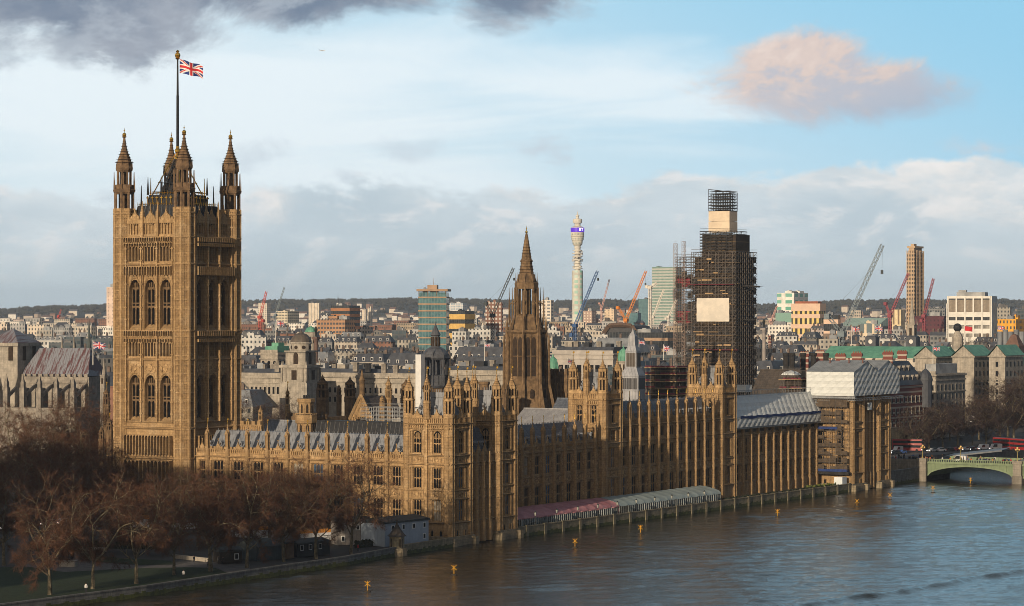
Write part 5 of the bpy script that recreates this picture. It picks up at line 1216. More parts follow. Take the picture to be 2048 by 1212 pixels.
turret_at('small stubby pinnacle between gable and scaffold', 764, 784, 806, 722, 9, STONE, gold=False)
turret_at('brown crocketed turret half hidden by the nearest corner tower', 812, 750, 795, 750, 20, STONED, gold=False)
turret_at('gold tipped lesser turret left of the octagonal stone turret', 575, 765, 812, 745, 8, STONE)
turret_at('gold vaned stone turret beside the left edge of the great tower', 213, 766, 812, 770, 14, STONED)
turret_at('lower gold vaned stone turret left of the great tower base', 219, 828, 862, 715, 13, STONED)
turret_at('dark stone turret between the abbey and the great tower', 203, 845, 880, 690, 11, STONED, gold=False)
turret_at('single stone pinnacle on the battlemented wall behind the south front', 521, 803, 842, 690, 9, STONE, gold=False)
# octagonal castellated turret
OD = 700.0; c = at(612, OD); Zo = lambda y: zat(y, OD); r = 19/FPX*OD
ot = thing('octagonal_turret', 'sunlit octagonal stone ventilation turret with a railed gallery', 'turret', (c.x, c.y, 0))
octo(ot, [(r,6),(r,Zo(848)),(r*1.15,Zo(845)),(r*1.18,Zo(830)),(r*.9,Zo(830)),(r*.82,Zo(829)),(r*.82,Zo(808)),(r*.95,Zo(803)),(r*.95,Zo(797)),(r*.7,Zo(797))], STONE, 'wall', slots=((Zo(868),Zo(852),r*.93,.75,1),(Zo(826),Zo(811),r*.76,.55,1)))
f = MB()
for i in range(24): a = 2*PI*i/24; f.tube((math.cos(a)*r*1.13,math.sin(a)*r*1.13,Zo(830)),(math.cos(a)*r*1.13,math.sin(a)*r*1.13,Zo(827)),.09,.09,4)
f.lathe(0,0,[(r*1.1,Zo(827)),(r*1.17,Zo(827)),(r*1.17,Zo(826)),(r*1.1,Zo(826))],8,cap=False); f.build('gallery', STONE, ot)
f = MB()
for x in (-.6,.1,.8): f.lathe(x,0,[(.3,Zo(797)),(.26,Zo(790))],8)
f.build('flue', BLACKR, ot)
# battlemented walls, black covered roofs, gable, scaffold
a = P3(456,850,690); wl = thing('battlemented_wall', 'sunlit battlemented stone wall behind the pale lead roof', 'wall', (a.x,a.y,0)); L = onY(523,a.y)-a.x
f = MB(); f.box(0,L,0,1,6,zat(848,690)); merlons(f,0,L,0,1,zat(848,690),6,.9); panel_ribs(f,0,L,zat(868,690),zat(850,690),16,y=-.1); f.build('wall', STONE, wl)
a = P3(572,840,712); wl = thing('battlemented_wall', 'brown battlemented block behind the octagonal turret', 'wall', (a.x,a.y,0)); L = onY(655,a.y)-a.x
f = MB(); f.box(0,L,0,9,6,zat(832,712)); merlons(f,0,L,0,.8,zat(832,712),7,.8); f.build('wall', STONED, wl)
def slab_roof(name, label, px0, px1, ytop, ybot, d, mat, depth, slope=0, cat='roof', ridge=None):
    a = at(px0, d); x1 = onY(px1, a.y); zt, zb = zat(ytop,d), zat(ybot,d); L = x1-a.x
    t_ = thing(name, label, cat, (a.x,a.y,0)); f = MB()
    f.sidep([(0,zb),(slope,zt),(depth-slope,zt),(depth,zb)], 0, L); f.build('roof', mat, t_)
    f = MB(); f.box(.2,L-.2,.3,depth-.3,6,zb); f.build('wall', STONED, t_)
    f = MB(); n = int(L/1.4)
    for i in range(n+1): x = L*i/n; f.tube((x,-.02,zb),(x,slope-.02,zt),.07,.07,3)
    f.box(0,L,slope-.1,slope+.2,zt,zt+.35); f.build('rolls', mat, t_); return t_
slab_roof('covered_roof', 'long black sheeted roof between the octagonal turret and corner tower', 629, 815, 843, 876, 690, BLACKR, 12, 1.2)
slab_roof('lead_roof_block', 'low lead roof behind the single stone pinnacle', 524, 600, 842, 866, 705, LEAD, 8, 3)
slab_roof('lead_roof_block', 'broad pale sunlit metal roof right of the nearest corner tower', 1022, 1142, 819, 849, 742, M('pale_zinc_roof', (.28,.285,.30), (.2,.2,.215), sc=.4, rough=.5, streak=.3, lines=('u',1.5,.08,(.2,.2,.21))), 14, 7)
slab_roof('slate_roof_block', 'dark slate roof below the central spire on its right', 1104, 1142, 798, 820, 765, SLATE, 9, 3)
slab_roof('hall_roof', 'steep dark hall roof behind the scaffolded works', 1500, 1580, 741, 790, 880, M('old_brown_slate', (.085,.07,.06), (.05,.043,.038), sc=.6, rough=.85, course=(.9,.6,.5)), 20, 8)
gb = thing('gabled_hall', 'big sunlit stone gable with a tall central pinnacle', 'building', (*at(722,728), 0)); gw = 24/FPX*728/.86*1.0; Zb_ = lambda y: zat(y, 728)
f = MB(); f.front([(-gw,6),(gw,6),(gw,Zb_(838)),(0,Zb_(790)),(-gw,Zb_(838))],0,1); panel_ribs(f,-gw*.95,gw*.95,Zb_(850),Zb_(834),13,y=-.15)
for s in (-1,1): f.tube((s*gw,-.2,Zb_(839)),(0,-.2,Zb_(789)),.45,.45,4); f.tube((s*gw*.55,-.15,Zb_(838)),(0,-.15,Zb_(806)),.25,.25,4)
for i in range(7): x = -gw*.8+gw*1.6*i/6; f.tube((x,-.1,Zb_(848)),(x,-.1,Zb_(790)-abs(x)/gw*(Zb_(790)-Zb_(838))-.5),.12,.12,4)
f.build('wall', STONE, gb)
f = MB(); f.sidep([],0,0) if 0 else None; f.front([(-gw,Zb_(838)),(gw,Zb_(838)),(0,Zb_(793))],1,16); f.build('roof', M('brown_grey_slate', (.12,.10,.095), (.08,.07,.065), sc=1, rough=.8, course=(.8,.5,.5)), gb)
f = MB(); f.lathe(0,.5,[(.75,Zb_(792)),(.75,Zb_(762)),(.95,Zb_(761)),(.55,Zb_(755)),(.06,Zb_(738))],8); f.build('pinnacle', STONED, gb)
NETC = M('net_shaded_stone', (.05,.038,.03), (.022,.019,.017), sc=.25, rough=.95, lines=('z',3.1,.10,(.09,.065,.04))); DKT = M('dark_tube', (.085,.07,.06), (.04,.034,.03), sc=.3, rough=.6); HRN = M('hoist_red_netting', (.24,.03,.05), (.14,.02,.03), sc=1, rough=.8)  # NETC: the netting's shade is put into the stone's dark brown
TUBE = M('galvanised_tube', (.22,.23,.245), (.15,.16,.17), sc=1, rough=.45, metal=.4); BOARD = M('scaffold_board', (.36,.25,.14), (.24,.16,.09), sc=1.5, rough=.9); REDN = M('red_debris_netting', (.15,.025,.04), (.07,.015,.022), sc=1.2, rough=.85); DKN = M('dark_debris_netting', (.035,.033,.033), (.018,.017,.017), sc=.5, rough=.95)
def lattice(f, x0, x1, y0, y1, z0, z1, nx, ny, nz, r=.07, diag=True, inner=False):
    xs = lin(x0,x1,nx+1); ys = lin(y0,y1,ny+1); zs = lin(z0,z1,nz+1)
    for i, x in enumerate(xs):
        for j, y in enumerate(ys):
            if inner or i in (0,nx) or j in (0,ny): f.tube((x,y,z0),(x,y,z1),r,r,3)
    for z in zs:
        for y in (ys if inner else (y0,y1)): f.tube((x0,y,z),(x1,y,z),r,r,3); f.tube((x0,y,z+.9),(x1,y,z+.9),r*.7,r*.7,3) if diag else None
        for x in (xs if inner else (x0,x1)): f.tube((x,y0,z),(x,y1,z),r,r,3)
    if diag:
        for k in range(nz):
            for i in range(0,nx,2): f.tube((xs[i],y0,zs[k]),(xs[min(nx,i+2)],y0,zs[k+1]),r*.8,r*.8,3)
            for j in range(0,ny,2): f.tube((x1,ys[j],zs[k]),(x1,ys[min(ny,j+2)],zs[k+1]),r*.8,r*.8,3)
a = P3(722,845,712); L = onY(817,a.y)-a.x; sc_ = thing('scaffold', 'grey tube scaffold deck in front of the big stone gable', 'scaffold', (a.x,a.y,0))
f = MB(); lattice(f,0,L,0,6,zat(846,712),zat(814,712),9,3,4,.06); f.build('tubes', TUBE, sc_); f = MB(); f.box(0,L,0,6,zat(846,712)-.3,zat(846,712)-.1); f.build('deck', BOARD, sc_); 
a = P3(1100,800,785); t_ = thing('stone_block', 'brown stone stair block right of the central spire', 'building', (a.x,a.y,0)); L = onY(1136,a.y)-a.x; W_ = L
f = MB(); f.box(0,L,0,8,6,zat(744,785)); merlons(f,0,L,0,.8,zat(744,785),4,.9)
for x in lin(.3,L-.3,4): f.box(x-.3,x+.3,-.5,0,6,zat(737,785))
f.build('wall', STONED, t_)
for x in (L*.34,L*.66): put_window(t_, x, -.1, zat(794,785), 1.2, 4.2, 2)
c = at(968, 745); t_ = thing('castellated_turret', 'squat round castellated turret behind the nearest corner tower', 'turret', (c.x,c.y,0)); octo(t_, [(1.5,6),(1.5,zat(770,745)),(1.7,zat(768,745)),(1.7,zat(763,745)),(1.2,zat(763,745))], STONED, 'wall', 10)

# white sheeting over the far wing and the far corner towers
SHEET = bpy.data.materials.new('white_scaffold_sheeting'); SHEET.use_nodes = True; t = SHEET.node_tree; b = t.nodes['Principled BSDF']; b.inputs['Roughness'].default_value = .55; b.inputs['Base Color'].default_value = (.66,.69,.70,1)
tcn = t.nodes.new('ShaderNodeTexCoord'); sp = t.nodes.new('ShaderNodeSeparateXYZ'); t.links.new(tcn.outputs['Object'], sp.inputs[0])
u = MATH(t,'ADD',sp.outputs[0],sp.outputs[1]); nz = NN(t,'ShaderNodeTexNoise',inp={'Vector':tcn.outputs['Object'],'Scale':.35,'Detail':3}).outputs[0]
def tri(v): return MATH(t,'ABSOLUTE',MATH(t,'SUBTRACT',MATH(t,'FRACT',v),.5))
dg = tri(MATH(t,'ADD',MATH(t,'MULTIPLY',MATH(t,'SUBTRACT',u,MATH(t,'MULTIPLY',sp.outputs[2],1.2)),.30),MATH(t,'MULTIPLY',nz,.7)))
hz = tri(MATH(t,'MULTIPLY',sp.outputs[2],.52))
hgt = MATH(t,'ADD',MATH(t,'MULTIPLY',MATH(t,'POWER',dg,.6),.8),MATH(t,'MULTIPLY',hz,.7))
bp = NN(t,'ShaderNodeBump',inp={'Strength':.9,'Distance':.45,'Height':MATH(t,'ADD',hgt,MATH(t,'MULTIPLY',nz,.8))}); t.links.new(bp.outputs[0], b.inputs['Normal'])
t.links.new(MIXC(t, SMOOTH(t, hz, .46, .5), (.52,.55,.56), (.36,.39,.41)), b.inputs['Base Color'])
GREYSH = M('grey_roof_sheeting', (.25,.27,.29), (.17,.185,.20), sc=.4, rough=.6, bump=.3, lines=('u',2.2,.05,(.12,.13,.14))); BLUEN = M('blue_netting', (.02,.045,.17), (.012,.025,.10), sc=1, rough=.8)
sh = thing('scaffold_sheeting', 'long grey white quilted sheeting hiding the roof of the far wing', 'sheeting', (XW, yn0, 0), PI/2); L = NY-.6-yn0
f = MB(); f.sidep([(-1.7,22.0),(-1.7,24.6),(2.6,31.2),(3.4,31.2),(11,24.5),(11,22)], 0.3, L); f.build('sheet', SHEET, sh)
f = MB(); vs = []; n = 40
for i in range(n+1): x = 2+(L-1)*i/n; vs += [(x,-1.84,24.5+.15*math.sin(i*.9)),(x,-1.84,25.3+.1*math.sin(i*1.7))]
f.add(vs, [(2*i,2*i+2,2*i+3,2*i+1) for i in range(n)]); f.add([(L-1,-1.84,24.5),(L+6,-1.9,24.9),(L+6,-1.9,25.4),(L-1,-1.84,25.3)],[(0,1,2,3)]); f.build('blue_band', BLUEN, sh)
f = MB(); f.box(.3,L,-1.55,-.2,21.5,22.0); lattice(f,.5,L-.3,2.2,4.4,31.2,32.6,28,1,1,.05,False); f.build('tubes', TUBE, sh)
sh = thing('scaffold_sheeting', 'house shaped white sheeting with two gables over the far corner towers', 'sheeting', (1.6, NY-1.6, 0)); W_ = 1.6-onY(1613, NY-1.6)
Lh = onX(1799, 1.6)-(NY-1.6); z0, z1, z2 = 30.0, 37.6, 40.9
f = MB(); f.box(-W_,-W_+.12,0,Lh,z0,z1); f.box(-W_+.12,-.12,0,.12,z0,z1); f.box(-W_+.12,-.12,Lh-.12,Lh,z0,z1); m1, m2, mv = Lh*.27, Lh*.74, Lh*.5
f.add([(0,0,z0),(0,Lh,z0),(0,Lh,z1),(0,m2,z2),(0,mv,z1),(0,m1,z2),(0,0,z1)],[(0,1,2,3,4,5,6)]); f.build('sheet', SHEET, sh)
f = MB()
for a0, m_, b0 in ((-.3,m1,mv),(mv,m2,Lh+.3)): f.add([(.2,a0,z1),(.2,m_,z2),(.2,b0,z1),(-W_-.2,a0,z1),(-W_-.2,m_,z2),(-W_-.2,b0,z1)],[(0,3,4,1),(1,4,5,2)])
f.build('roof', GREYSH, sh)
for x in (-W_*.72,-W_*.32,-.5): f = MB(); f.tube((x,m1*.8,39.6),(x,m1*.8,41.4),.22,.18,6); f.ball((x,m1*.8,41.6),.3,6,4); f.build('vent_pipe', M('rusty_pipe', (.16,.06,.04), rough=.7), sh)
f = MB(); f.box(-W_-.2,.6,-.9,.3,29.3,29.9)
for z in (28.6,29.3): f.tube((-W_,-.9,z),(.8,-.9,z),.08,.08,3); f.tube((.9,-1,z),(.9,Lh+.5,z),.08,.08,3)
for i in range(24): x = -W_+W_*i/23; f.tube((x,-.9,28.6),(x+W_/23,-.9,29.3),.06,.06,3)
for i in range(30): y = -1+(Lh+1)*i/29; f.tube((.9,y,28.6),(.9,y+1,29.3),.06,.06,3)
f.build('truss', TUBE, sh)
sc_ = thing('scaffold', 'tube scaffold with blue strips on the shaded south side of the far corner tower', 'scaffold', (0, NY-.4, 0))
f = MB(); lattice(f,-14.2,-.3,-2.4,-.9,6.5,29,7,1,9,.045); f.build('tubes', DKT, sc_)
f = MB(); f.box(-14.4,-3.6,-2.55,-.8,19.5,20.3); f.box(-14.4,-.4,-2.55,-.8,6.2,7.0); f.build('blue_strip', BLUEN, sc_)
f = MB()
for i in range(7):
    for j in range(9):
        if rnd.random() < .72: x = -14.2+13.9*i/7; z = 6.5+22.5*j/9; f.box(x+.06,x+1.9,-2.36,-2.30,z+.1,z+.9+1.5*rnd.random())
f.build('debris_net', M('brown_debris_net', (.095,.07,.048), (.05,.038,.028), sc=.8, rough=.95), sc_)
f = MB(); f.box(-14.4,.2,-2.5,-.9,5.3,6.15); f.build('deck', DKN, sc_)
f = MB(); f.box(.25,.5,10.6,13.6,25.3,27.6); tag(f.build('sheet_patch', SHEET, None, (.6,NY,0)), 'small white sheet over an upper window of the far corner tower', 'sheeting')
a = P3(1464,774,805); f = MB(); f.box(0,4.8,0,4,zat(784,805),zat(770,805)); tag(f.build('site_box', SHEET, None, (a.x,a.y,0)), 'small white sheeted box on the roof beside the far river tower', 'sheeting')

# clock tower wrapped in scaffolding
TD = 905.0; tcx = at(1472, TD); ew = thing('clock_tower', 'very tall clock tower wrapped in dark scaffolding with white sheets', 'tower', (tcx.x, tcx.y, 0)); Zt = lambda y: zat(y, TD)
W_ = tcx.x-onY(1383, tcx.y); Le = onX(1514, tcx.x)-tcx.y
f = MB(); f.box(-W_+.9,-.9,.9,Le-.9,4,Zt(512)); f.box(-W_*.83,-W_*.02-1,2.5,Le-3,Zt(512),Zt(468)); f.build('shaft', NETC, ew)
fs_ = MB(); lattice(fs_,-W_,0,0,Le,4,Zt(503),13,10,40,.09)
f = MB(); nL = 20
for i in range(nL):
    z = 6+(Zt(505)-6)*i/nL; f.box(-W_+.1+rnd.random()*5,-.1-rnd.random()*5,-.02,.85,z,z+.08); f.box(-.85,-.1,1.0+rnd.random()*4,Le-.1-rnd.random()*4,z,z+.08)
    for _ in range(3): q = rnd.uniform(-W_,-4); zq = z+rnd.choice((0,1.1)); f.box(q,q+rnd.uniform(.8,4),-.14,-.04,zq,zq+.2+rnd.random()*.5)
    if i % 2: q = rnd.uniform(0,Le-4); f.box(.04,.14,q,q+2.2,z,z+.3)
f.build('deck', BOARD, ew)
f = MB()
for i in range(nL):
    z = 6+(Zt(505)-6)*i/nL
    for k in range(6):
        if rnd.random() < .62: x = -W_+W_*k/6; f.box(x+.15,x+W_/6-.15,.30,.36,z+.2,z+1.2+1.6*rnd.random())
    for k in range(5):
        if rnd.random() < .85: y = Le*k/5; f.box(-.36,-.30,y+.1,y+Le/5-.1,z+.15,z+2.4)
fs_.merge(f, 1); fs_.build('scaffold_tubes', [DKT, DKN], ew)
xa, xb = onY(1400,tcx.y+2)-tcx.x, onX(1497,tcx.x-2)-tcx.y
f = MB(); lattice(f,xa,-2.6,2,xb,Zt(503),Zt(461),6,5,7,.085)
for i in range(7): z = Zt(503)+(Zt(461)-Zt(503))*i/7; f.box(xa,-2.6,2.0,2.8,z,z+.25)
f.build('upper_scaffold_tubes', DKN, ew)
xc, xd = onY(1417,tcx.y+4)-tcx.x, onX(1478,tcx.x-3.6)-tcx.y; xe = onY(1459,tcx.y+4)-tcx.x
f = MB(); f.box(xc,xe,4,xd+.5,Zt(463),Zt(441)); f.box(xc+.02,xe-.02,4.02,xd+.48,Zt(440.4),Zt(420)); f.build('sheet', M('cream_sheeting', (.62,.52,.40), (.50,.42,.33), sc=.25, rough=.7, bump=.3), ew)
f = MB(); lattice(f,xc,xe,4,xd+.5,Zt(420),Zt(385),6,5,6,.085,inner=True); zA, zB = Zt(376), Zt(383)
for y in lin(4,xd+.5,6): f.tube((xc,y,zA),(xe,y,zB),.1,.1,3)
for x in lin(xc,xe,7): f.tube((x,4,Zt(385)),(x,4,zA+(zB-zA)*(x-xc)/(xe-xc)),.09,.09,3); f.tube((x,xd+.5,Zt(385)),(x,xd+.5,zA+(zB-zA)*(x-xc)/(xe-xc)),.09,.09,3); f.tube((x,4,zA+(zB-zA)*(x-xc)/(xe-xc)),(x,xd+.5,zA+(zB-zA)*(x-xc)/(xe-xc)),.08,.08,3)
for i in range(4): z = Zt(418)+(Zt(388)-Zt(418))*i/4; f.box(xc+1,xe-1,4.5,xd,z,z+.15)
f.build('top_scaffold_tubes', DKN, ew)
x0, x1 = onY(1393.5,tcx.y-.4)-tcx.x, onY(1458.5,tcx.y-.4)-tcx.x
f = MB(); n = 8; vs = []; fs = []
for i in range(n+1):
    for j in range(n+1): vs.append((x0+(x1-x0)*i/n, -.42-.16*math.sin(i*1.3+j*.9)*math.sin(j*.8), Zt(643)+(Zt(596)-Zt(643))*j/n))
for i in range(n):
    for j in range(n): a = i*(n+1)+j; fs.append((a,a+n+1,a+n+2,a+1))
f.add(vs, fs); f.build('white_sheet', M('clean_white_sheet', (.60,.55,.48), (.50,.47,.42), sc=.3, rough=.7), ew, smooth=True)
f = MB(); f.box(-W_,-.4,-1.2,-.2,Zt(569),Zt(568)); f.box(-W_,1.2,-1.4,-.3,Zt(700.5),Zt(699)); f.build('red_fan', REDN, ew)
f = MB(); q0, q1 = onY(1352,tcx.y+3)-tcx.x, onY(1381,tcx.y+3)-tcx.x
for ya, yb in ((552,574),(622,645)): f = MB(); f.box(q0,q1,2.8,3,Zt(yb),Zt(ya)); f.box(q0,q1,6,6.2,Zt(yb),Zt(ya)); f.box(q0,q0+.2,3,6,Zt(yb),Zt(ya)); f.build('red_netting', HRN, ew)
f = MB(); lattice(f,q0+.4,-W_,1.6,10,6,Zt(512),4,4,38,.10); f.mi = 1
for i in range(19):
    z = 6+(Zt(512)-6)*i/19
    for k in range(3):
        if rnd.random() < .7: x = q0+.5+(-W_-q0-.8)*k/3; f.box(x,x+(-W_-q0-.8)/3-.2,1.9,2.0,z+.2,z+.8+2.0*rnd.random())
    f.box(q0+.5,-W_-.1,2.2,9.5,z,z+.12)
f.build('hoist_scaffold_tubes', [DKT, DKN], ew)
for pxm, yt in ((1351,485),(1367.5,481)):
    f = MB(); xm = onY(pxm,tcx.y+2)-tcx.x; lattice(f,xm-.5,xm+.5,1.5,2.5,6,Zt(yt),1,1,52,.06); f.build('hoist_mast', M('hoist_tube', (.24,.18,.15), (.16,.11,.09), sc=.4, rough=.6), ew)
f = MB(); f.tube((0,5,Zt(571)),(7.5,3,Zt(573.5)),.35,.3,4); f.box(2,8,1.6,4.2,Zt(574),Zt(573.2)); f.tube((0,5,Zt(584)),(5,3.5,Zt(573)),.07,.07,3); f.tube((0,5,Zt(590)),(7,3.5,Zt(573)),.07,.07,3); f.tube((0,5,Zt(639)),(6,4,Zt(640)),.25,.2,4); f.build('loading_boom', DKN, ew)
# low scaffolded gatehouse with red decks, left of the clock tower foot; second one right
def deck_tower(label, px0, px1, ytop, ybot, d, n, depth=10, mat=REDN):
    a = at(px0,d); x1 = onY(px1,a.y); L = x1-a.x; t_ = thing('scaffold', label, 'scaffold', (a.x,a.y,0)); z0, z1 = zat(ybot,d), zat(ytop,d)
    f = MB(); lattice(f,0,L,0,depth,min(6,z0),z1,6,4,n*2,.055); f.build('tubes', DKT, t_); f = MB()
    for i in range(n):
        z = z0+(z1-z0)*i/n; f.mi = 0; f.box(-.3,L+.3,-.5,1.2,z,z+.18); f.box(L-1,L+.4,1.2,depth,z,z+.18); f.mi = 1
        for k in range(6):
            if rnd.random() < .75: f.box(L*k/6+.1,L*(k+1)/6-.1,-.55,-.5,z+.3,z+.75)
        f.box(L+.4,L+.46,0,depth*.8,z+.3,z+.75)
    f.build('deck', [BOARD, mat], t_)
    f = MB(); f.box(1,L-1,1.6,depth-1,6,z1-2); f.build('core', NETC, t_); return t_
deck_tower('scaffold with three red netted decks left of the clock tower foot', 1291, 1352, 722, 790, 870, 5)
deck_tower('pyramid shaped scaffold with red decks right of the clock tower', 1560, 1604, 742, 795, 860, 3)
p = P3(1582,742,862); f = MB(); f.lathe(0,0,[(3.6,zat(750,862)),(2.4,zat(744,862)),(.4,zat(741,862))],4); tag(f.build('tent_roof', SHEET, None, (p.x,p.y,0)), 'little white tent roof on top of the pyramid shaped scaffold', 'tent')

# ================================================================== THE CITY BEHIND
def wallmat(n, w1, gl=(.02,.025,.03), **k): return MW(n, w1, gl, **k)
WMF = {}
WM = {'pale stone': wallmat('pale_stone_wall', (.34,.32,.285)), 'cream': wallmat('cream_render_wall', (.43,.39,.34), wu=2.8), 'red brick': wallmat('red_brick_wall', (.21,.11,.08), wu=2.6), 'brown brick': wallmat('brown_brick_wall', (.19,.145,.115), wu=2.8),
      'grey': wallmat('grey_concrete_wall', (.20,.205,.21), fu=.6), 'white': wallmat('white_render_wall', (.50,.495,.48), wu=3.2), 'dark glazed': wallmat('dark_glazed_wall', (.09,.10,.11), (.03,.045,.055), fu=.8, fz=.66, grough=.08), 'tan': wallmat('tan_brick_wall', (.34,.28,.21), wu=2.6), 'pinkish': wallmat('pinkish_render_wall', (.42,.36,.34)), 'soot grey': wallmat('soot_grey_wall', (.15,.145,.14), wu=2.8)}  # near walls toned down: the middle city's shade is in their colour
RFLAT = M('grey_flat_roofing', (.16,.16,.165), (.09,.09,.095), sc=.15, rough=.8); RSLATE = M('city_slate', (.055,.062,.078), (.03,.034,.045), sc=.4, rough=.6, spec=.5); RLEAD = M('city_lead', (.19,.205,.225), (.12,.13,.15), sc=.2, rough=.5); RGREEN = M('copper_green', (.13,.33,.23), (.08,.23,.17), sc=.3, rough=.6, streak=.3); RTILE = M('red_tile', (.30,.10,.05), (.2,.07,.04), sc=.3, rough=.85)
PLANT = M('plant_room_grey', (.33,.34,.35), (.2,.21,.22), sc=.2, rough=.7); CHIM = M('chimney_brick', (.15,.11,.09), (.09,.07,.06), sc=.8, rough=.9); DORM = M('white_dormer', (.60,.60,.60), rough=.7)
def frame_for(px0, pxc, px1, d, rot=0.0):
    """corner of a rectangular block on bearing pxc at range d; its left face reaches bearing px0, its right face px1"""
    q = at(pxc, d); ex = Vector((math.cos(rot), math.sin(rot))); ey = Vector((-math.sin(rot), math.cos(rot)))
    def reach(e, px): k = (px-CX)/FPX; n = RT-FW*k; return -(q-CAM).dot(n)/(e.dot(n))
    return q, -reach(ex, px0), (reach(ey, px1) if px1 > pxc+.3 else None)
def bld(label, px0, pxc, px1, ytop, d, wall, roof='flat', rot=0.0, rh=None, depth=None, name='city_building', cat='building', group=None, zb=None, seed=None, bands=None, roofm=None, extras=True):
    q, W, L = frame_for(px0, pxc, px1, d, rot); L = L if L and L < 140 else (depth or min(30, max(12, W*.6)))
    if depth: L = depth
    z0 = gz(q.x, q.y) if zb is None else zb; H = zat(ytop, d)-z0; r = random.Random(seed if seed is not None else int(px0*7+d))
    t_ = thing(name, label, cat, (q.x, q.y, z0), rot, group); rh = rh or (0 if roof == 'flat' else min(6, W*.25, L*.25)+2); He = H-rh
    f = MB()
    f.box(-W, 0, 0, L, 0, He)
    if roof == 'flat' and extras:
        for a in ((-W,0,0,.4),(-W,0,L-.4,L),(-W,-W+.4,.4,L-.4),(-.4,0,.4,L-.4)): f.box(*a, He, He+.9)
    else: f.box(-W-.4,.4,-.4,L+.4,He-.5,He)
    f.build('wall', wall, t_)
    if bands:
        n, frac, bm = bands; fl = He/n; b_ = MB(); b_.box(-W-.25,.25,-.25,L+.25,0,fl*frac); me = b_.mesh('floor_band', bm)
        for i in range(n): link('floor_band', me, t_, (0,0,fl*i+fl*(1-frac)*.5+.02))
    if roof == 'flat':
        f = MB(); f.box(-W+.4,-.4,.4,L-.4,He,He+.3); ro = f.build('roof', roofm or RFLAT, t_)
        if extras:
            for i in range(r.choice((1,2,3))):
                w_, l_, h_ = W*r.uniform(.12,.4), L*r.uniform(.2,.5), r.uniform(1.5,3.8); x = -W+.8+(W-w_-1.6)*r.random(); y = .8+(L-l_-1.6)*r.random()
                f = MB(); f.box(x,x+w_,y,y+l_,He+.3,He+.3+h_); f.box(x+w_*.2,x+w_*.5,y+l_*.2,y+l_*.7,He+.3+h_,He+h_+1); f.build('plant_room', r.choice((PLANT,RFLAT,RLEAD,wall)), ro)
    elif roof in ('mansard','hip','gable'):
        f = MB(); ins = dict(mansard=min(2.6,rh*.55), hip=min(W,L)*.46, gable=L*.49)[roof]; ix = ins if roof != 'gable' else 0
        a = [(-W-.2,-.2,He),(.2,-.2,He),(.2,L+.2,He),(-W-.2,L+.2,He)]; b = [(-W+ix,ins,H),(-ix,ins,H),(-ix,L-ins,H),(-W+ix,L-ins,H)]
        f.add(a+b, [(0,1,5,4),(1,2,6,5),(2,3,7,6),(3,0,4,7),(4,5,6,7)]); ro = f.build('roof', roofm or RSLATE, t_)
        if extras and d < 2400:
            if roof == 'mansard':
                n = max(2, min(9, int(W/4.2))); dm = MB(); dm.box(-.7,.7,-.1,1.8,0,1.7); dm.mi = 1; dm.box(-.45,.45,-.16,-.1,.25,1.45); dme = dm.mesh('dormer', [DORM, WINGL])
                for i in range(n): link('dormer', dme, ro, (-W+W*(i+.5)/n, ins*.18, He+rh*.18))
            nch = r.choice((1,2,3)) if W > 8 else 1; cm = MB(); cm.box(-.65,.65,-.4,.4,0,1.9+rh*.35)
            for k in (-.5,0,.5): cm.lathe(k,0,[(.15,1.9+rh*.35),(.13,2.5+rh*.35)],6)
            cme = cm.mesh('chimney', CHIM)
            for i in range(nch): link('chimney', cme, ro, (-W+W*(i+.6)/(nch+.2), L*.5, H-rh*.35))
    return t_

# ---- named blocks one can pick out, left to right
GLT = M('teal_glass', (.10,.20,.22), (.05,.11,.13), sc=.3, rough=.12, spec=.6, lines=('u',1.6,.10,(.16,.22,.23))); GLD = M('dark_ribbon_glass', (.035,.04,.045), (.015,.018,.02), sc=.5, rough=.12, spec=.6, lines=('u',2.0,.08,(.12,.12,.12))); GLG = M('green_ribbon_glass', (.20,.30,.26), (.12,.2,.18), sc=.3, rough=.12, spec=.6, lines=('u',1.8,.08,(.3,.36,.33)))
CONC = M('tan_concrete', (.36,.25,.17), (.28,.19,.13), sc=.2, rough=.85); ORB = M('orange_brick', (.34,.16,.075), (.26,.12,.06), sc=.3, rough=.85); YELP = M('ochre_panel', (.58,.38,.12), (.46,.30,.10), sc=.3, rough=.8); WHP = M('white_panel', (.66,.64,.60), (.54,.53,.50), sc=.2, rough=.75); GRS = M('grey_band', (.46,.47,.44), (.38,.39,.37), sc=.2, rough=.7); PINKP = M('peach_panel', (.62,.45,.34), (.55,.40,.31), sc=.2, rough=.8); CREAMP = M('cream_panel', (.60,.54,.42), (.5,.45,.36), sc=.2, rough=.8); CHARC = M('charcoal_band', (.06,.06,.065), rough=.7)
t_ = bld('slim teal glass office tower with tan floor bands and overhanging top', 837, 892, 894, 588, 1430, GLT, rot=.46, bands=(17,.20,CONC), zb=6, depth=16, name='office_tower', cat='tower')
f = MB(); w_ = frame_for(837,892,894,1430,.46)[1]; zz = zat(578,1430)-6; f.box(-w_-1,1,-1,17,zz-1.2,zz); f.box(-w_*.7,-w_*.35,3,10,zz,zz+2.2); f.tube((-w_*.5,5,zz+2),(-w_*.5,5,zz+6),.15,.08,5)
for x in lin(-w_,-.4,4): f.box(x,x+.4,0,.5,zz-4,zz-1.2)
f.build('roof_canopy', CONC, t_)
bld('pale pink slab tower block beside the left edge of the great tower', 213, 230, 245, 576, 2600, MW('pale_pink_tower', (.66,.52,.44), (.2,.15,.13), wu=5.5, wz=3.6, fu=.28, fz=.35), zb=10, name='tower_block', cat='tower')
bld('white pale tower block behind the red crane', 516, 534, 541, 607, 4200, MW('cream_tower', (.60,.55,.47), (.12,.12,.12), wu=5, wz=3, fu=.5, fz=.4), zb=15, name='tower_block', cat='tower')
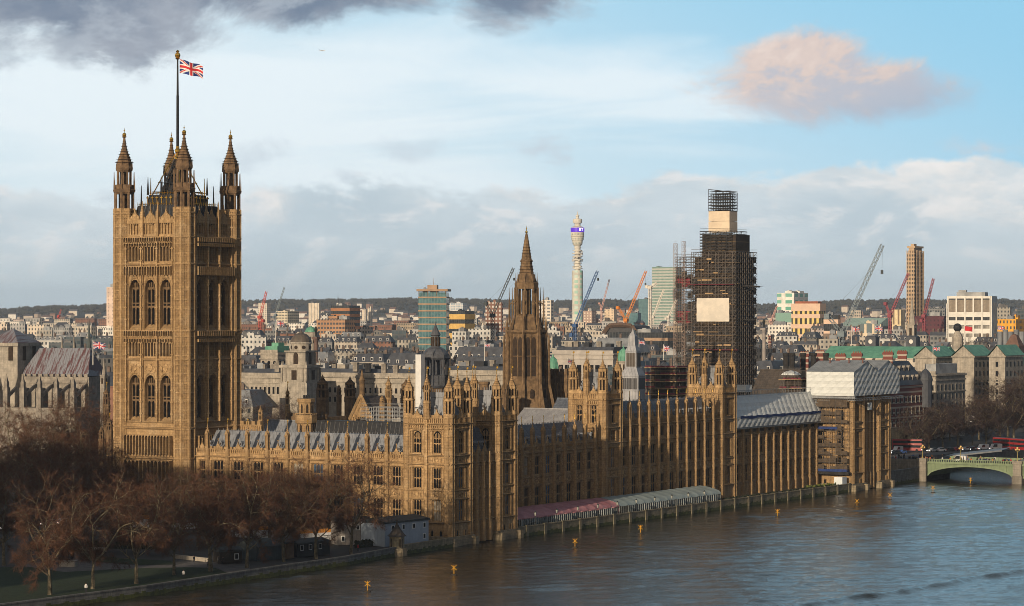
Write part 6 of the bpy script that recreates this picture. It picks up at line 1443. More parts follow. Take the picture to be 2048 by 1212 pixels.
bld('cream stepped apartment block between the two leftmost cranes and column', 552, 575, 598, 624, 3000, MW('cream_step', (.62,.55,.42), (.05,.05,.05), wu=4, wz=3.2, fu=.7, fz=.4), zb=12, name='apartment_block')
bld('ribbed white tower block below the hill, left of the orange office', 617, 638, 641, 607, 4300, MW('ribbed_cream', (.66,.58,.47), (.30,.27,.23), wu=6, wz=3, fu=.3, fz=.9), zb=15, name='tower_block', cat='tower')
bld('orange brick office slab with dark window bands and thin mast', 662, 699, 701, 613, 2300, GLD, bands=(11,.52,ORB), zb=8, depth=16, name='office_block')
bld('white gabled end block joined to a low orange and white office', 643, 655, 672, 632, 2150, WM['white'], zb=8, name='office_block')
bld('low orange and white office in front of the orange slab', 633, 690, 700, 641, 2120, MW('orange_white', (.40,.23,.13), (.04,.04,.045), wu=3, wz=3.4, fu=.7, fz=.5), zb=8, depth=14, name='office_block')
bld('left half of the pair of white ribbed towers', 724, 731, 734, 620, 4300, MW('rib_b', (.64,.56,.46), (.28,.27,.27), wu=5, wz=3, fu=.35, fz=.9), zb=15, name='tower_block', cat='tower')
bld('right half of the pair of white ribbed towers', 735, 742, 745, 618, 4320, MW('rib_c', (.64,.57,.47), (.28,.27,.27), wu=5, wz=3, fu=.35, fz=.9), zb=15, name='tower_block', cat='tower')
bld('ochre yellow office block with a dark central stripe', 895, 930, 932, 624, 2050, GLD, bands=(7,.55,YELP), zb=8, depth=14, name='office_block')
bld('white and glass block high behind the ochre office', 893, 926, 934, 608, 3600, MW('white_glass', (.60,.60,.60), (.25,.33,.40), wu=4, wz=3.4, fu=.7, fz=.6), zb=15)
bld('brown brick tower with white cornice beside a luffing crane', 971, 1003, 1006, 607, 2100, MW('brown_white', (.22,.12,.09), (.45,.43,.40), wu=3.2, wz=3.2, fu=.5, fz=.5), zb=8, name='office_block')
bld('white cream tower with dark top windows left of the drum tower', 1083, 1102, 1108, 602, 2900, MW('white_cream', (.68,.62,.54), (.12,.13,.14), wu=6, wz=3.6, fu=.62, fz=.5), zb=10, name='tower_block', cat='tower')
bld('brown speckled block right of the drum tower', 1166, 1184, 1192, 623, 3200, MW('brown_speck', (.40,.29,.24), (.7,.62,.5), wu=4, wz=3.4, fu=.45, fz=.4), zb=12, name='apartment_block')
bld('cream balcony block behind the orange crane', 1209, 1228, 1234, 620, 3250, MW('cream_balc', (.66,.52,.38), (.25,.2,.15), wu=5, wz=3.2, fu=.4, fz=.45), zb=12, name='apartment_block')
bld('teal glass block left of the striped green tower', 1277, 1297, 1304, 599, 3700, GLT, zb=15, name='office_block')
bld('low green glass block behind the orange crane mast', 1248, 1276, 1282, 627, 3500, GLT, zb=12, name='office_block')
t_ = bld('tall green and cream striped office tower left of the scaffolded clock tower', 1304, 1352, 1365, 535, 3600, GLG, bands=(26,.45,GRS), zb=20, name='office_tower', cat='tower')
bld('bright white and green glass hospital tower', 1554, 1588, 1616, 587, 3200, MW('hosp', (.74,.74,.70), (.12,.34,.26), wu=14, wz=8, fu=.62, fz=.5, var=.15), zb=15, name='hospital_tower', cat='tower')
bld('green glass podium below the white hospital tower', 1551, 1590, 1600, 627, 3150, MW('podium', (.50,.52,.46), (.16,.30,.25), wu=30, wz=30, fu=.86, fz=.8), zb=12)
t_ = bld('peach topped office with glowing yellow window bands', 1583, 1640, 1651, 622, 2300, MW('yellow_ribbon', (.05,.045,.04), (.60,.42,.10), wu=4.5, wz=50, fu=.5, fz=1, var=.5), bands=(6,.42,PINKP), zb=8, name='office_block')
q, W_, L_ = frame_for(1583,1640,1651,2300); f = MB(); z9 = zat(622,2300)-8; f.box(-W_-.3,.3,-.3,L_+.3,z9,zat(607,2300)-8); f.build('top_storeys', PINKP, t_); f = MB(); f.box(-W_*.9,-W_*.1,2,L_*.8,zat(607,2300)-8,zat(602.5,2300)-8); f.build('plant_room', RTILE, t_)
bld('lower curved brown banded annexe right of the peach topped office', 1648, 1676, 1681, 632, 2250, GLD, bands=(5,.4,PINKP), zb=8)
bld('white block with orange roof edge behind the big lattice crane', 1700, 1722, 1724, 622, 3000, WM['cream'], zb=12, roofm=RTILE)
bld('long pale green roofed hall beyond the big lattice crane', 1680, 1755, 1770, 636, 2700, WM['grey'], 'gable', rh=8, zb=10, depth=50, roofm=M('pale_green_roof', (.30,.42,.38), (.24,.35,.31), sc=.1, rough=.6, lines=('u',5,.1,(.38,.48,.44))))
bld('cream columned facade in front of the pale green roof', 1720, 1762, 1766, 650, 2200, MW('colm', (.66,.56,.42), (.10,.13,.14), wu=7, wz=11, fu=.7, fz=.75), zb=8)
bld('yellow cream ribbed block right of the red crane mast', 1784, 1802, 1810, 621, 2500, MW('ycream', (.68,.56,.36), (.16,.12,.08), wu=5, wz=40, fu=.35, fz=.95), zb=8)
bld('dark maroon brick warehouse block between two towers', 1828, 1888, 1892, 634, 2100, MW('maroon', (.10,.035,.045), (.03,.012,.018), wu=3.2, wz=3.6, fu=.4, fz=.4), zb=8, depth=22)
bld('grey concrete block behind the maroon block', 1857, 1890, 1894, 618, 2900, WM['grey'], zb=10)
bld('bright orange panelled block at the right edge', 1994, 2032, 2036, 641, 1900, MW('orangep', (.72,.36,.04), (.05,.05,.055), wu=2.6, wz=4.2, fu=.45, fz=.5), zb=8, depth=16)
bld('tan concrete block behind the orange panelled one', 1990, 2020, 2023, 617, 2300, WM['pale stone'], zb=8)
bld('grey glass block at the right frame edge', 2033, 2060, 2064, 620, 2500, WM['dark glazed'], zb=8)
# white gridded office block: recessed windows in a white frame
q, W_, L_ = frame_for(1896, 1981, 1994, 1750, .22); z0 = 8; H = zat(592,1750)-z0
t_ = thing('office_block', 'large white office block with five bays of windows', 'building', (q.x,q.y,z0), .22); f = MB(); f.box(-W_+.3,-.3,.3,24,0,H-.3); f.build('core', GLD, t_)
f = MB(); nb, nf = 5, 9; xs = lin(-W_,0,nb+1); fl = H*.80/nf
for x in xs: f.box(x-.5,x+.5,-.6,.35,0,H)
for i in range(nf+1): f.box(-W_,0,-.35,.23,fl*i-fl*.30,fl*i+fl*.30)
f.box(-W_,0,-.35,.33,H-1.6,H); f.box(0,1.0,-.6,24,0,H); f.box(-W_-1,-W_,-.6,24,0,H*.92); f.box(-W_+.5,0,.4,23.5,H-.3,H)
for y in lin(4,20,4): f.box(1.0,1.5,y,y+1.2,0,H*.93)
f.build('frame', WHP, t_)
k = MB(); k.box(-W_/nb*.42,W_/nb*.42,0,.06,0,fl*.34)
for j in range(5): k.mi = j % 2; 
km = k.mesh('window', MW('blind_ribbon', (.06,.06,.06), (.09,.085,.075), wu=1.3, wz=50, fu=.9, fz=1, var=.75))
for i in range(nf-1):
    for j in range(nb): link('window', km, t_, ((xs[j]+xs[j+1])/2, .18, fl*i+fl*.31))
k = MB(); k.box(-W_/nb*.42,W_/nb*.42,0,.06,0,H*.13); km = k.mesh('louvre_panel', M('tan_louvre', (.27,.23,.18), (.2,.17,.14), rough=.8, lines=('u',.8,.2,(.12,.10,.08))))
for j in range(nb): link('louvre_panel', km, t_, ((xs[j]+xs[j+1])/2, .22, H*.83))
f = MB(); f.box(-W_*.82,-W_*.15,4,18,H,H+2.6); f.box(-W_*.78,-W_*.6,5,10,H+2.6,H+4); f.build('plant_room', PLANT, t_)
# tall honeycomb tower
q, W_, L_ = frame_for(1814, 1830, 1847, 2300); z0 = 8; H = zat(492,2300)-z0; L_ = min(L_, 22)
t_ = thing('office_tower', 'tall slim honeycomb concrete tower standing alone on the right', 'tower', (q.x,q.y,z0)); f = MB(); f.box(-W_+.3,-.3,.3,L_,0,H-6); f.build('glazing', GLD, t_)
f = MB(); n = 31
for i in range(n): z = H*.965*i/n; f.box(-W_,.0,-.1,L_+.3,z,z+1.5)
for x in lin(-W_,0,6): f.box(x-.35,x+.35,-.35,.3,0,H*.965)
for y in lin(0,L_,7): f.box(-.3,.35,y-.35,y+.35,0,H*.965)
f.box(-W_,0,-.2,L_+.3,H*.985,H); f.box(-W_+1.2,-1.2,1,L_-1,H*.95,H+.1); f.box(-W_*.7,-W_*.3,3,9,H,H+2); f.build('concrete_grid', M('honeycomb_concrete', (.46,.34,.23), (.37,.27,.18), sc=.2, rough=.85), t_)
# telecom drum tower
BD = 3300.0; c = at(1155, BD); Zb = lambda y: zat(y, BD); pw = lambda w_: w_/2/FPX*BD
bt = thing('telecom_tower', 'slender round telecom tower with a purple lit screen band', 'tower', (c.x,c.y,0))
f = MB(); f.lathe(0,0,[(pw(22),15),(pw(22),Zb(541))],24); f.build('shaft', MW('shaft_glass', (.60,.60,.54), (.22,.46,.38), wu=9, wz=6.5, fu=.62, fz=.55, var=.5), bt)
CW = M('drum_concrete', (.60,.58,.52), (.48,.46,.42), sc=.1, rough=.8); f = MB()
f.lathe(0,0,[(pw(12),Zb(541)),(pw(12),Zb(492))],16)
for y, w_ in ((538,20),(533,17),(527,18),(520,22),(514,20),(508,22),(502,19),(496,15)): f.lathe(0,0,[(pw(w_),Zb(y)),(pw(w_),Zb(y-1.6))],16)
for i in range(26):
    a = rnd.uniform(0,6.28); y = rnd.choice((535,530,523,517,511,505)); rr = pw(17); f.lathe(math.cos(a)*rr, math.sin(a)*rr, [(1.6,Zb(y)),(1.9,Zb(y-2.2))], 8)
f.build('aerial_galleries', CW, bt)
f = MB(); f.lathe(0,0,[(pw(14),Zb(492)),(pw(20),Zb(488)),(pw(21),Zb(482)),(pw(21),Zb(481)),(pw(25),Zb(480)),(pw(25),Zb(474)),(pw(27),Zb(473)),(pw(27),Zb(464.5))],24); dr = f.build('drum', MW('drum_wall', (.62,.60,.52), (.22,.26,.23), wu=2.4, wz=5.6, fu=.5, fz=.35), bt)
PUR = M('purple_screen', (.05,.01,.25), rough=.4, emit=((.10,.02,.62), .9)); f = MB(); f.lathe(0,0,[(pw(27.5),Zb(464)),(pw(27.5),Zb(455.5))],32); sc = f.build('screen', PUR, bt)
LET = M('screen_white', (.8,.8,.9), rough=.4, emit=((.9,.9,1.0), 1.2))
def letters(txt, size):
    cu = bpy.data.curves.new('lettering', 'FONT'); cu.body = txt; cu.size = size; cu.extrude = .15; cu.align_x = 'CENTER'; o = bpy.data.objects.new('tmp', cu); COL.objects.link(o); bpy.context.view_layer.update()
    me = bpy.data.meshes.new_from_object(o.evaluated_get(bpy.context.evaluated_depsgraph_get())); bpy.data.objects.remove(o); me.materials.clear(); return me
me = letters('BT', 5.2); me.materials.append(LET); dirv = (CAM-c).normalized(); th = math.atan2(dirv.y, dirv.x)+.55; o = link('lettering', me, sc, (math.cos(th)*(pw(27.5)+.25), math.sin(th)*(pw(27.5)+.25), Zb(462.3))); o.rotation_euler = (PI/2, 0, th+PI/2)
f = MB(); f.lathe(0,0,[(pw(24),Zb(455.5)),(pw(22),Zb(454)),(pw(12),Zb(452)),(pw(12),Zb(447)),(pw(18),Zb(446)),(pw(19),Zb(441)),(pw(17),Zb(438)),(pw(6),Zb(437)),(pw(5),Zb(433)),(pw(8),Zb(432)),(pw(7),Zb(430)),(pw(2),Zb(429)),(pw(1),Zb(423))],16); f.build('top_drum', CW, bt)
# ---- stone buildings just behind the palace
DD = 1010.0
def pil_block(label, px0, pxc, px1, ytop, d, mat, ncol, nrow, arch=False, name='stone_block', zb=5, wfr=.42, hfr=.62, zlow=None, depth=None, roof=None):
    """ashlar block with separate deep windows on both visible faces, cornices and a balustrade"""
    q, W, L = frame_for(px0, pxc, px1, d); L = depth or L or 14; H = zat(ytop,d)-zb; t_ = thing(name, label, 'building', (q.x,q.y,zb)); f = MB(); f.box(-W,0,0,L,0,H)
    for z, p in ((H-.6,.7),(H*.72,.35),(H-2.6,.4)): f.box(-W-p,p,-p,L+p,z-.3,z+.3)
    f.box(-W,0,-.05,.4,H,H+1.1); f.build('wall', mat, t_)
    if ncol > 9:
        rq = random.Random(ncol); f = MB(); f.sidep([(1.2,H),(3.2,H+2.6),(L-3,H+2.6),(L-1,H)],-W+1,-1); ro = f.build('roof', RSLATE, t_)
        cm = MB(); cm.box(-1.1,1.1,-.6,.6,0,3.6); cm.box(-1.25,1.25,-.75,.75,3.3,3.6); cme = cm.mesh('chimney', GREYST)
        for i in range(int(W/6)): link('chimney', cme, ro, (-W+3+6*i+rq.uniform(-1.5,1.5), rq.choice((2.2,L*.5,L-3)), H+rq.uniform(.5,1.6)))
        for i in range(int(W/9)): pb = MB(); pb.box(0,rq.uniform(2,5),0,3,0,rq.uniform(1.2,2.6)); link('plant_room', pb.mesh('plant_room', rq.choice((PLANT,RLEAD,PALE,BLACKR))), ro, (-W+4+9*i+rq.uniform(-2,2), L*.45, H+2.4))
    zl = zlow or H*.35; fl = (H-3.2-zl)/nrow; w_ = W/ncol*wfr; h_ = fl*hfr
    k = MB(); k.front([(-w_/2,0),(w_/2,0),(w_/2,h_-w_/2),(w_*.35,h_-w_*.15),(0,h_),(-w_*.35,h_-w_*.15),(-w_/2,h_-w_/2)] if arch else [(-w_/2,0),(w_/2,0),(w_/2,h_),(-w_/2,h_)],-.05,.05); k2 = MB(); k2.front([(-w_/2-.3,-.3),(w_/2+.3,-.3),(w_/2+.3,h_+.3),(-w_/2-.3,h_+.3)],-.04,.02); k.mi = 0; wm = k.mesh('window', WINGL); sm = k2.mesh('surround', mat)
    for r_ in range(nrow):
        for i in range(ncol): o = link('window', wm, t_, (-W+W*(i+.5)/ncol,-.12,zl+fl*r_)); link('surround', sm, o, (0,.06,0))
        nc = max(1, int(ncol*L/W))
        for i in range(min(nc,8)): o = link('window', wm, t_, (.12,L*(i+.5)/min(nc,8),zl+fl*r_), PI/2); link('surround', sm, o, (0,.06,0))
    return t_, W, L, H
t_, W_, L_, H = pil_block('square stone block with three arched windows under a deep cornice', 521, 555, 584, 705, 1090, PALE, 3, 1, True, zlow=zat(738,1090)-5, hfr=.95, wfr=.5)
f = MB(); f.box(-W_*.8,-.8,1,L_-1,H,H+2.6); f.box(-W_*.6,-W_*.2,3,L_-3,H+2.6,H+4); f.build('roof', RGREEN, t_)
f = MB(); f.tube((-W_*.45,4,H),(-W_*.45,4,zat(645,1090)-5),.13,.08,5); f.build('flagpole', WHP, t_)
# domed belfry
c = at(602, DD); Zd = lambda y: zat(y, DD); hw = 25/FPX*DD
t_ = thing('domed_belfry', 'ornate pale stone belfry with a dark bell shaped dome', 'tower', (c.x,c.y,0), .1); f = MB()
f.box(-hw*1.25,hw*1.25,-hw*1.25,hw*1.25,5,Zd(765)); f.box(-hw*1.1,hw*1.1,-hw*1.1,hw*1.1,Zd(765),Zd(735)); f.box(-hw*1.28,hw*1.28,-hw*1.28,hw*1.28,Zd(735),Zd(730)); f.box(-hw*.82,hw*.82,-hw*.82,hw*.82,Zd(730),Zd(704)); f.box(-hw*.98,hw*.98,-hw*.98,hw*.98,Zd(704),Zd(701))
for sx_ in (-1,1):
    for sy in (-1,1):
        for q in (1.12,.78): f.tube((sx_*hw*q,sy*hw*1.14,Zd(762)),(sx_*hw*q,sy*hw*1.14,Zd(736)),.42,.36,8); f.tube((sx_*hw*1.14,sy*hw*q,Zd(762)),(sx_*hw*1.14,sy*hw*q,Zd(736)),.42,.36,8)
        f.tube((sx_*hw*1.1,sy*hw*1.1,Zd(730)),(sx_*hw*1.1,sy*hw*1.1,Zd(722)),.5,.1,6); f.tube((sx_*hw*.85,sy*hw*.85,Zd(729)),(sx_*hw*.85,sy*hw*.85,Zd(705)),.35,.3,8)
f.lathe(0,0,[(hw*.80,Zd(701)),(hw*.80,Zd(688)),(hw*.92,Zd(687)),(hw*.86,Zd(684))],16); f.build('wall', PALE, t_)
k = MB(); k.front([(-1,0)]+arch_pts(-1,1,3.0,4.4)+[(1,0)],-.1,.1); km = k.mesh('belfry_opening', OPENSHADE); k = MB(); k.box(-1.1,1.1,-.1,.1,0,Zd(738)-Zd(757)); km2 = k.mesh('belfry_opening', OPENSHADE)
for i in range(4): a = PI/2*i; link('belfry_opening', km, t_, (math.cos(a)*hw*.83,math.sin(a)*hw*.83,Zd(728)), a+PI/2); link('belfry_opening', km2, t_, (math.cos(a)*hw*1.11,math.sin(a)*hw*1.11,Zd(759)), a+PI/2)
k = MB(); k.lathe(0,0,[(.7,-.1),(.7,.1)],12); km = k.mesh('round_opening', OPENSHADE)
for i in range(8): a = PI/4*i; o = link('round_opening', km, t_, (math.cos(a)*hw*.80,math.sin(a)*hw*.80,Zd(694.5))); o.rotation_euler = (PI/2,0,a+PI/2)
f = MB(); f.lathe(0,0,[(hw*.86,Zd(684)),(hw*.84,Zd(680)),(hw*.7,Zd(674)),(hw*.5,Zd(669)),(hw*.2,Zd(666)),(.3,Zd(663)),(.05,Zd(657))],16); f.build('dome', M('bronze_brown_dome', (.11,.09,.075), (.07,.06,.05), sc=.6, rough=.6), t_)
pil_block('long pale classical stone range left of the belfry', 440, 578, 582, 752, 1030, PALE, 16, 1, False, zb=5, depth=16, zlow=20, hfr=.7)
f = MB(); a = P3(483,772,1022); L = onY(512,a.y)-a.x; f.front([(-L,0),(L,0),(0,6)],-.6,1); f.front([(-L-.5,-.6),(L+.5,-.6),(L+.5,0),(-L-.5,0)],-1,1); tag(f.build('pediment_front', PALE, None, (a.x,a.y,zat(795,1022))), 'triangular pediment against the pale classical range', 'pediment')
pil_block('very long pale stone office range behind the hall gables', 596, 860, 866, 753, 1040, PALE, 26, 2, False, zb=5, depth=16, zlow=16, hfr=.55, wfr=.35)
pil_block('pale stone range stretching behind the dark lantern and spire', 880, 1040, 1046, 747, 1060, PALE, 18, 2, False, zb=5, depth=16, zlow=16, hfr=.55, wfr=.35)
bld('white stucco terrace with dark slate mansard, left part', 702, 768, 770, 708, 1240, WM['cream'], 'mansard', rh=4, zb=6, depth=14)
bld('white stucco terrace with dormers left of the dark lantern', 768, 838, 842, 706, 1230, WM['cream'], 'mansard', rh=6, zb=6, depth=14)
bld('long cream terrace with white dormers right of the dark lantern', 903, 1012, 1016, 714, 1200, WM['cream'], 'mansard', rh=6.5, zb=6, depth=14)
bld('dark roofed long block behind the cream terrace', 905, 1010, 1014, 694, 1400, WM['soot grey'], 'mansard', rh=7, zb=6, depth=20)
pil_block('long grey office range with big square windows right of the spire', 1104, 1226, 1232, 706, 1180, M('grey_portland', (.40,.37,.34), (.30,.28,.26), sc=.2, rough=.9), 10, 3, False, zb=6, depth=18, wfr=.72, zlow=10, hfr=.66)
bld('broad domed shouldered grey lead roof on a stone block', 1183, 1262, 1268, 676, 1450, WM['pale stone'], 'mansard', rh=8, zb=6, depth=22, roofm=RLEAD)
bld('multi level building site of bare concrete floors', 1216, 1335, 1342, 668, 1600, GLD, bands=(6,.28,CONC), zb=6, depth=25)
t_ = thing('arched_roof', 'big dark arched roof with a brown rim over the building site', 'building', (*at(1240,1750),6), .1); hw = 42/FPX*1750; zt = zat(650,1750)-6; zl = zat(690,1750)-6
arc = [(-hw,0),(-hw,zl),(-hw*.85,zl+(zt-zl)*.6),(-hw*.6,zt*.985),(-hw*.3,zt),(hw*.3,zt),(hw*.6,zt*.985),(hw*.85,zl+(zt-zl)*.6),(hw,zl),(hw,0)]; f = MB(); f.front(arc,1,30); f.build('roof', CHARC, t_)
f = MB()
for p_, q_ in zip(arc[1:-1], arc[2:-1]): f.tube((p_[0],0,p_[1]),(q_[0],0,q_[1]),1.5,1.5,4)
f.build('rim', M('brown_rim', (.13,.085,.06), rough=.8), t_)
def dome(label, px, ytop, ybase, d, wpx, ybot, roofm=RGREEN, wall=None, cat='dome', name='domed_building'):
    c = at(px,d); r = wpx/2/FPX*d; Z = lambda y: zat(y,d); t_ = thing(name, label, cat, (c.x,c.y,0)); f = MB(); f.lathe(0,0,[(r*1.05,5),(r*1.05,Z(ybase)-.6),(r*1.14,Z(ybase)-.3),(r*1.0,Z(ybase))],16); f.build('drum', wall or PALE, t_)
    h = Z(ytop)-Z(ybase); f = MB(); f.lathe(0,0,[(r*math.cos(a_),Z(ybase)+h*.82*math.sin(a_)) for a_ in (0,.3,.6,.9,1.2,1.4)]+[(r*.14,Z(ybase)+h*.83),(r*.12,Z(ybase)+h*.93),(.1,Z(ytop))],16)
    for i in range(8): a = 2*PI*i/8; f.tube((math.cos(a)*r*1.01,math.sin(a)*r*1.01,Z(ybase)),(math.cos(a)*r*.6,math.sin(a)*r*.6,Z(ybase)+h*.66),.3,.3,4)
    f.build('dome', roofm, t_)
    k = MB(); k.box(-r*.1,r*.1,-.1,.1,0,(Z(ybase)-Z(ybot))*.5); km = k.mesh('window', OPENSHADE)
    for i in range(12): a = 2*PI*i/12; link('window', km, t_, (math.cos(a)*r*1.06,math.sin(a)*r*1.06,Z(ybot)+1), a+PI/2)
dome('bright green copper dome on a pale drum beside the brown column', 622, 651, 664, 1420, 24, 690)
dome('ribbed verdigris dome on a corner tower by the grey clad tower', 1247, 691, 722, 1080, 26, 745)
dome('green copper dome peeping out right of the central spire', 1106, 708, 737, 1060, 22, 752)
dome('grey ribbed lead dome right of the tall pale column', 1549, 691, 710, 1500, 24, 724, RLEAD)
pil_block('pale columned gallery front below the grey lead dome', 1516, 1566, 1572, 726, 1480, PALE, 6, 1, False, zb=5, depth=14, wfr=.6, hfr=.8)
def column(label, px, ytop, ycap, ybot, d, wpx, mat):
    c = at(px,d); r = wpx/2/FPX*d; Z = lambda y: zat(y,d); t_ = thing('monument_column', label, 'column', (c.x,c.y,0)); f = MB(); f.box(-r*1.8,r*1.8,-r*1.8,r*1.8,5,max(8,Z(ybot))); f.lathe(0,0,[(r*1.1,max(8,Z(ybot))),(r,Z(ybot)+3),(r*.85,Z(ycap)-1.5),(r*1.3,Z(ycap))],14); f.box(-r*1.4,r*1.4,-r*1.4,r*1.4,Z(ycap),Z(ycap)+1); f.build('shaft', mat, t_)
    o = link('statue', BODIES[0][0].copy(), t_, (0,0,Z(ycap)+1+.3)); s = (Z(ytop)-Z(ycap)-1.3)/1.8; o.scale = (s,s,s); o.data.materials.clear(); [o.data.materials.append(BRZ) for _ in range(3)]
column('dark brown monument column with a statue before the green dome', 632, 651, 678, 735, 1330, 9, M('brown_granite', (.15,.095,.075), (.10,.065,.055), sc=.5, rough=.8))
column('tall pale grey monument column topped by a statue', 1528, 636, 660, 745, 1420, 8, M('column_granite', (.30,.27,.25), (.22,.2,.19), sc=.3, rough=.85))
# green roofed ministry: long block with three gabled wings
t_ = bld('long white ministry block under a green copper roof', 1640, 1880, 1884, 694, 1250, MW('ministry', (.52,.47,.40), (.05,.05,.05), wu=5.2, wz=4.6, fu=.3, fz=.55), 'gable', rh=5.5, zb=5, depth=26, roofm=RGREEN, extras=False, name='ministry_building')
for i, (a, b, c_, yt) in enumerate(((1830,1872,1893,694),(1905,1948,1970,692),(1978,2010,2032,691))):
    q, W, L = frame_for(a, b, c_, 1215-i*8); H = zat(yt,1215)-5-4.5; t_ = thing('ministry_wing', 'white stone ministry wing with green gabled roof, %s from the left' % wh[i], 'building', (q.x,q.y,5), 0, 'green roofed wings of the ministry'); f = MB(); L = max(L,24)
    f.front([(-W,0),(0,0),(0,H),(-W/2,H+4.5),(-W,H)],0,L); f.box(-W-.5,.5,-.5,L+.5,H-.7,H); f.box(-W-.3,.3,-.3,L+.3,H*.62,H*.64); f.build('wall', PALE, t_)
    f = MB(); f.add([(-W-.6,-.6,H+.1),(-W/2,-.6,H+4.9),(.6,-.6,H+.1),(-W-.6,L+.6,H+.1),(-W/2,L+.6,H+4.9),(.6,L+.6,H+.1)],[(1,0,3,4),(2,1,4,5)]); f.build('roof', RGREEN, t_)
    k = MB(); k.box(-.6,.6,-.05,.05,0,2.3); km = k.mesh('window', WINGL)
    for r_ in range(6):
        for j in range(5): link('window', km, t_, (.06,L*(j+.5)/5,H-5-4.2*r_), PI/2)
        if i == 2: link('window', km, t_, (-W*.5,-.06,H-5-4.2*r_))
bld('white ministry range linking the gabled wings', 1890, 1985, 1990, 712, 1240, MW('ministry2', (.52,.47,.40), (.05,.05,.05), wu=4.6, wz=4.2, fu=.36, fz=.55), 'gable', rh=4, zb=5, depth=20, roofm=RGREEN, extras=False)
bld('white ministry range at the right edge above the trees', 2020, 2080, 2084, 712, 1230, MW('ministry3', (.50,.45,.38), (.05,.05,.05), wu=4.6, wz=4.2, fu=.36, fz=.55), 'gable', rh=4, zb=5, depth=20, roofm=RGREEN, extras=False)
t_, W_, L_, H = pil_block('pale stone office with many windows facing the embankment trees', 1826, 1871, 1930, 748, 1090, PALE, 4, 5, False, zb=5, wfr=.36, zlow=5, hfr=.6)
f = MB(); f.box(-W_*.6,-1,3,L_*.8,H,H+4); f.build('roof_storey', PLANT, t_)
# red and white banded offices with tall striped chimneys
RW = bpy.data.materials.new('red_white_banded_brick'); RW.use_nodes = True; t = RW.node_tree; b = t.nodes['Principled BSDF']; tcn = t.nodes.new('ShaderNodeTexCoord'); sp = t.nodes.new('ShaderNodeSeparateXYZ'); t.links.new(tcn.outputs['Object'], sp.inputs[0])
t.links.new(MIXC(t, MATH(t,'LESS_THAN',MATH(t,'FRACT',MATH(t,'DIVIDE',sp.outputs[2],1.9)),.34), (.15,.045,.035), (.38,.33,.28)), b.inputs['Base Color']); b.inputs['Roughness'].default_value = .9
q, W_, L_ = frame_for(1740, 1779, 1851, 1000); z0 = 5; H = zat(772,1000)-z0
t_ = thing('banded_offices', 'red brick offices banded with white stone behind the far corner tower', 'building', (q.x,q.y,z0)); f = MB(); f.box(-W_-40,0,0,L_,8,H); f.mi = 1; f.box(-W_-40,0,0,L_,0,8); f.mi = 0; f.box(-W_-40.3,.3,-.3,L_+.3,H-.6,H); f.build('wall', [RW, PLINTH], t_)
f = MB(); f.add([(-46,-.4,H),(.4,-.4,H),(.4,L_+.4,H),(-46,L_+.4,H),(-40,5,H+9),(-5,5,H+9),(-5,L_-5,H+9),(-40,L_-5,H+9)],[(0,1,5,4),(1,2,6,5),(2,3,7,6),(3,0,4,7),(4,5,6,7)]); ro = f.build('roof', RSLATE, t_)
k = MB(); k.box(-.75,.75,-.12,.12,-.3,2.5); k2 = MB(); k2.box(-.5,.5,-.05,.05,0,2.2); km, k2m = k.mesh('window', PALE), k2.mesh('pane', WINGL)
for r_ in range(3):
    for j in range(9): o = link('window', km, t_, (.1,L_*(j+.5)/9,8.5+4.4*r_), PI/2); link('pane', k2m, o, (0,-.12,0))
    for j in range(5): o = link('window', km, t_, (-2-3.6*j,-.1,8.5+4.4*r_)); link('pane', k2m, o, (0,-.12,0))
dm = MB(); dm.box(-.9,.9,-.2,2.2,0,2.3); dm.front([(-1.1,2.3),(1.1,2.3),(0,3.2)],-.3,2.2); dm.mi = 1; dm.box(-.55,.55,-.25,-.2,.4,2.0); dme = dm.mesh('dormer', [PALE, WINGL])
for j in range(7): link('dormer', dme, ro, (-.9,L_*(j+.7)/8,H+.6), PI/2); link('dormer', dme, ro, (-3,L_*(j+.9)/8,H+4.2), PI/2) if j < 6 else None
f = MB(); f.lathe(0,0,[(2.6,H-9),(2.6,H+1.2),(2.9,H+1.4),(2.7,H+2.4),(2.0,H+4.2),(1.0,H+5.4),(.3,H+6),(.05,H+8)],12); f.build('corner_dome', RSLATE, t_, (.4,L_-1,0))
CHB = RW.copy(); CHB.name = 'striped_chimney_brick'
for i, (p0, p1, yt, yb, d) in enumerate(((1600,1616,702,728,950),(1632,1647,700,724,960),(1671,1689,706,724,960),(1704,1722,703,724,965),(1766,1784,701,725,1012),(1795,1812,700,732,1030))):
    a = at(p0,d); w_ = (p1-p0)/FPX*d*1.05; z1 = zat(yt,d); t_ = thing('striped_chimney', 'red and white striped brick chimney stack, %s from the left' % wh[i], 'chimney', (a.x,a.y,0), .3, 'striped chimney stacks')
    f = MB(); f.box(0,w_,0,w_*.6,24,z1-1); f.box(-.25,w_+.25,-.25,w_*.6+.25,z1-1.8,z1-.9); f.box(-.15,w_+.15,-.15,w_*.6+.15,z1-.9,z1-.5); f.build('stack', CHB, t_); f = MB()
    for j in range(4): f.lathe(w_*(j+.5)/4,w_*.3,[(.3,z1-.5),(.26,z1)],6)
    f.build('chimney_pot', M('terracotta_pot', (.26,.10,.06), rough=.85), t_)
for i, (px, d) in enumerate(((1572,905),(1584,905),(1606,915),(1627,915),(1652,920))):
    c = at(px,d); t_ = thing('wrapped_chimney', 'black sheeted round chimney top above the scaffold, %s from the left' % wh[i], 'chimney', (c.x,c.y,0), 0, 'black sheeted chimneys'); octo(t_, [(.95,5),(.95,zat(712,d)),(1.15,zat(711,d)),(1.15,zat(706,d)),(.8,zat(706,d))], DKN, 'stack', 10)
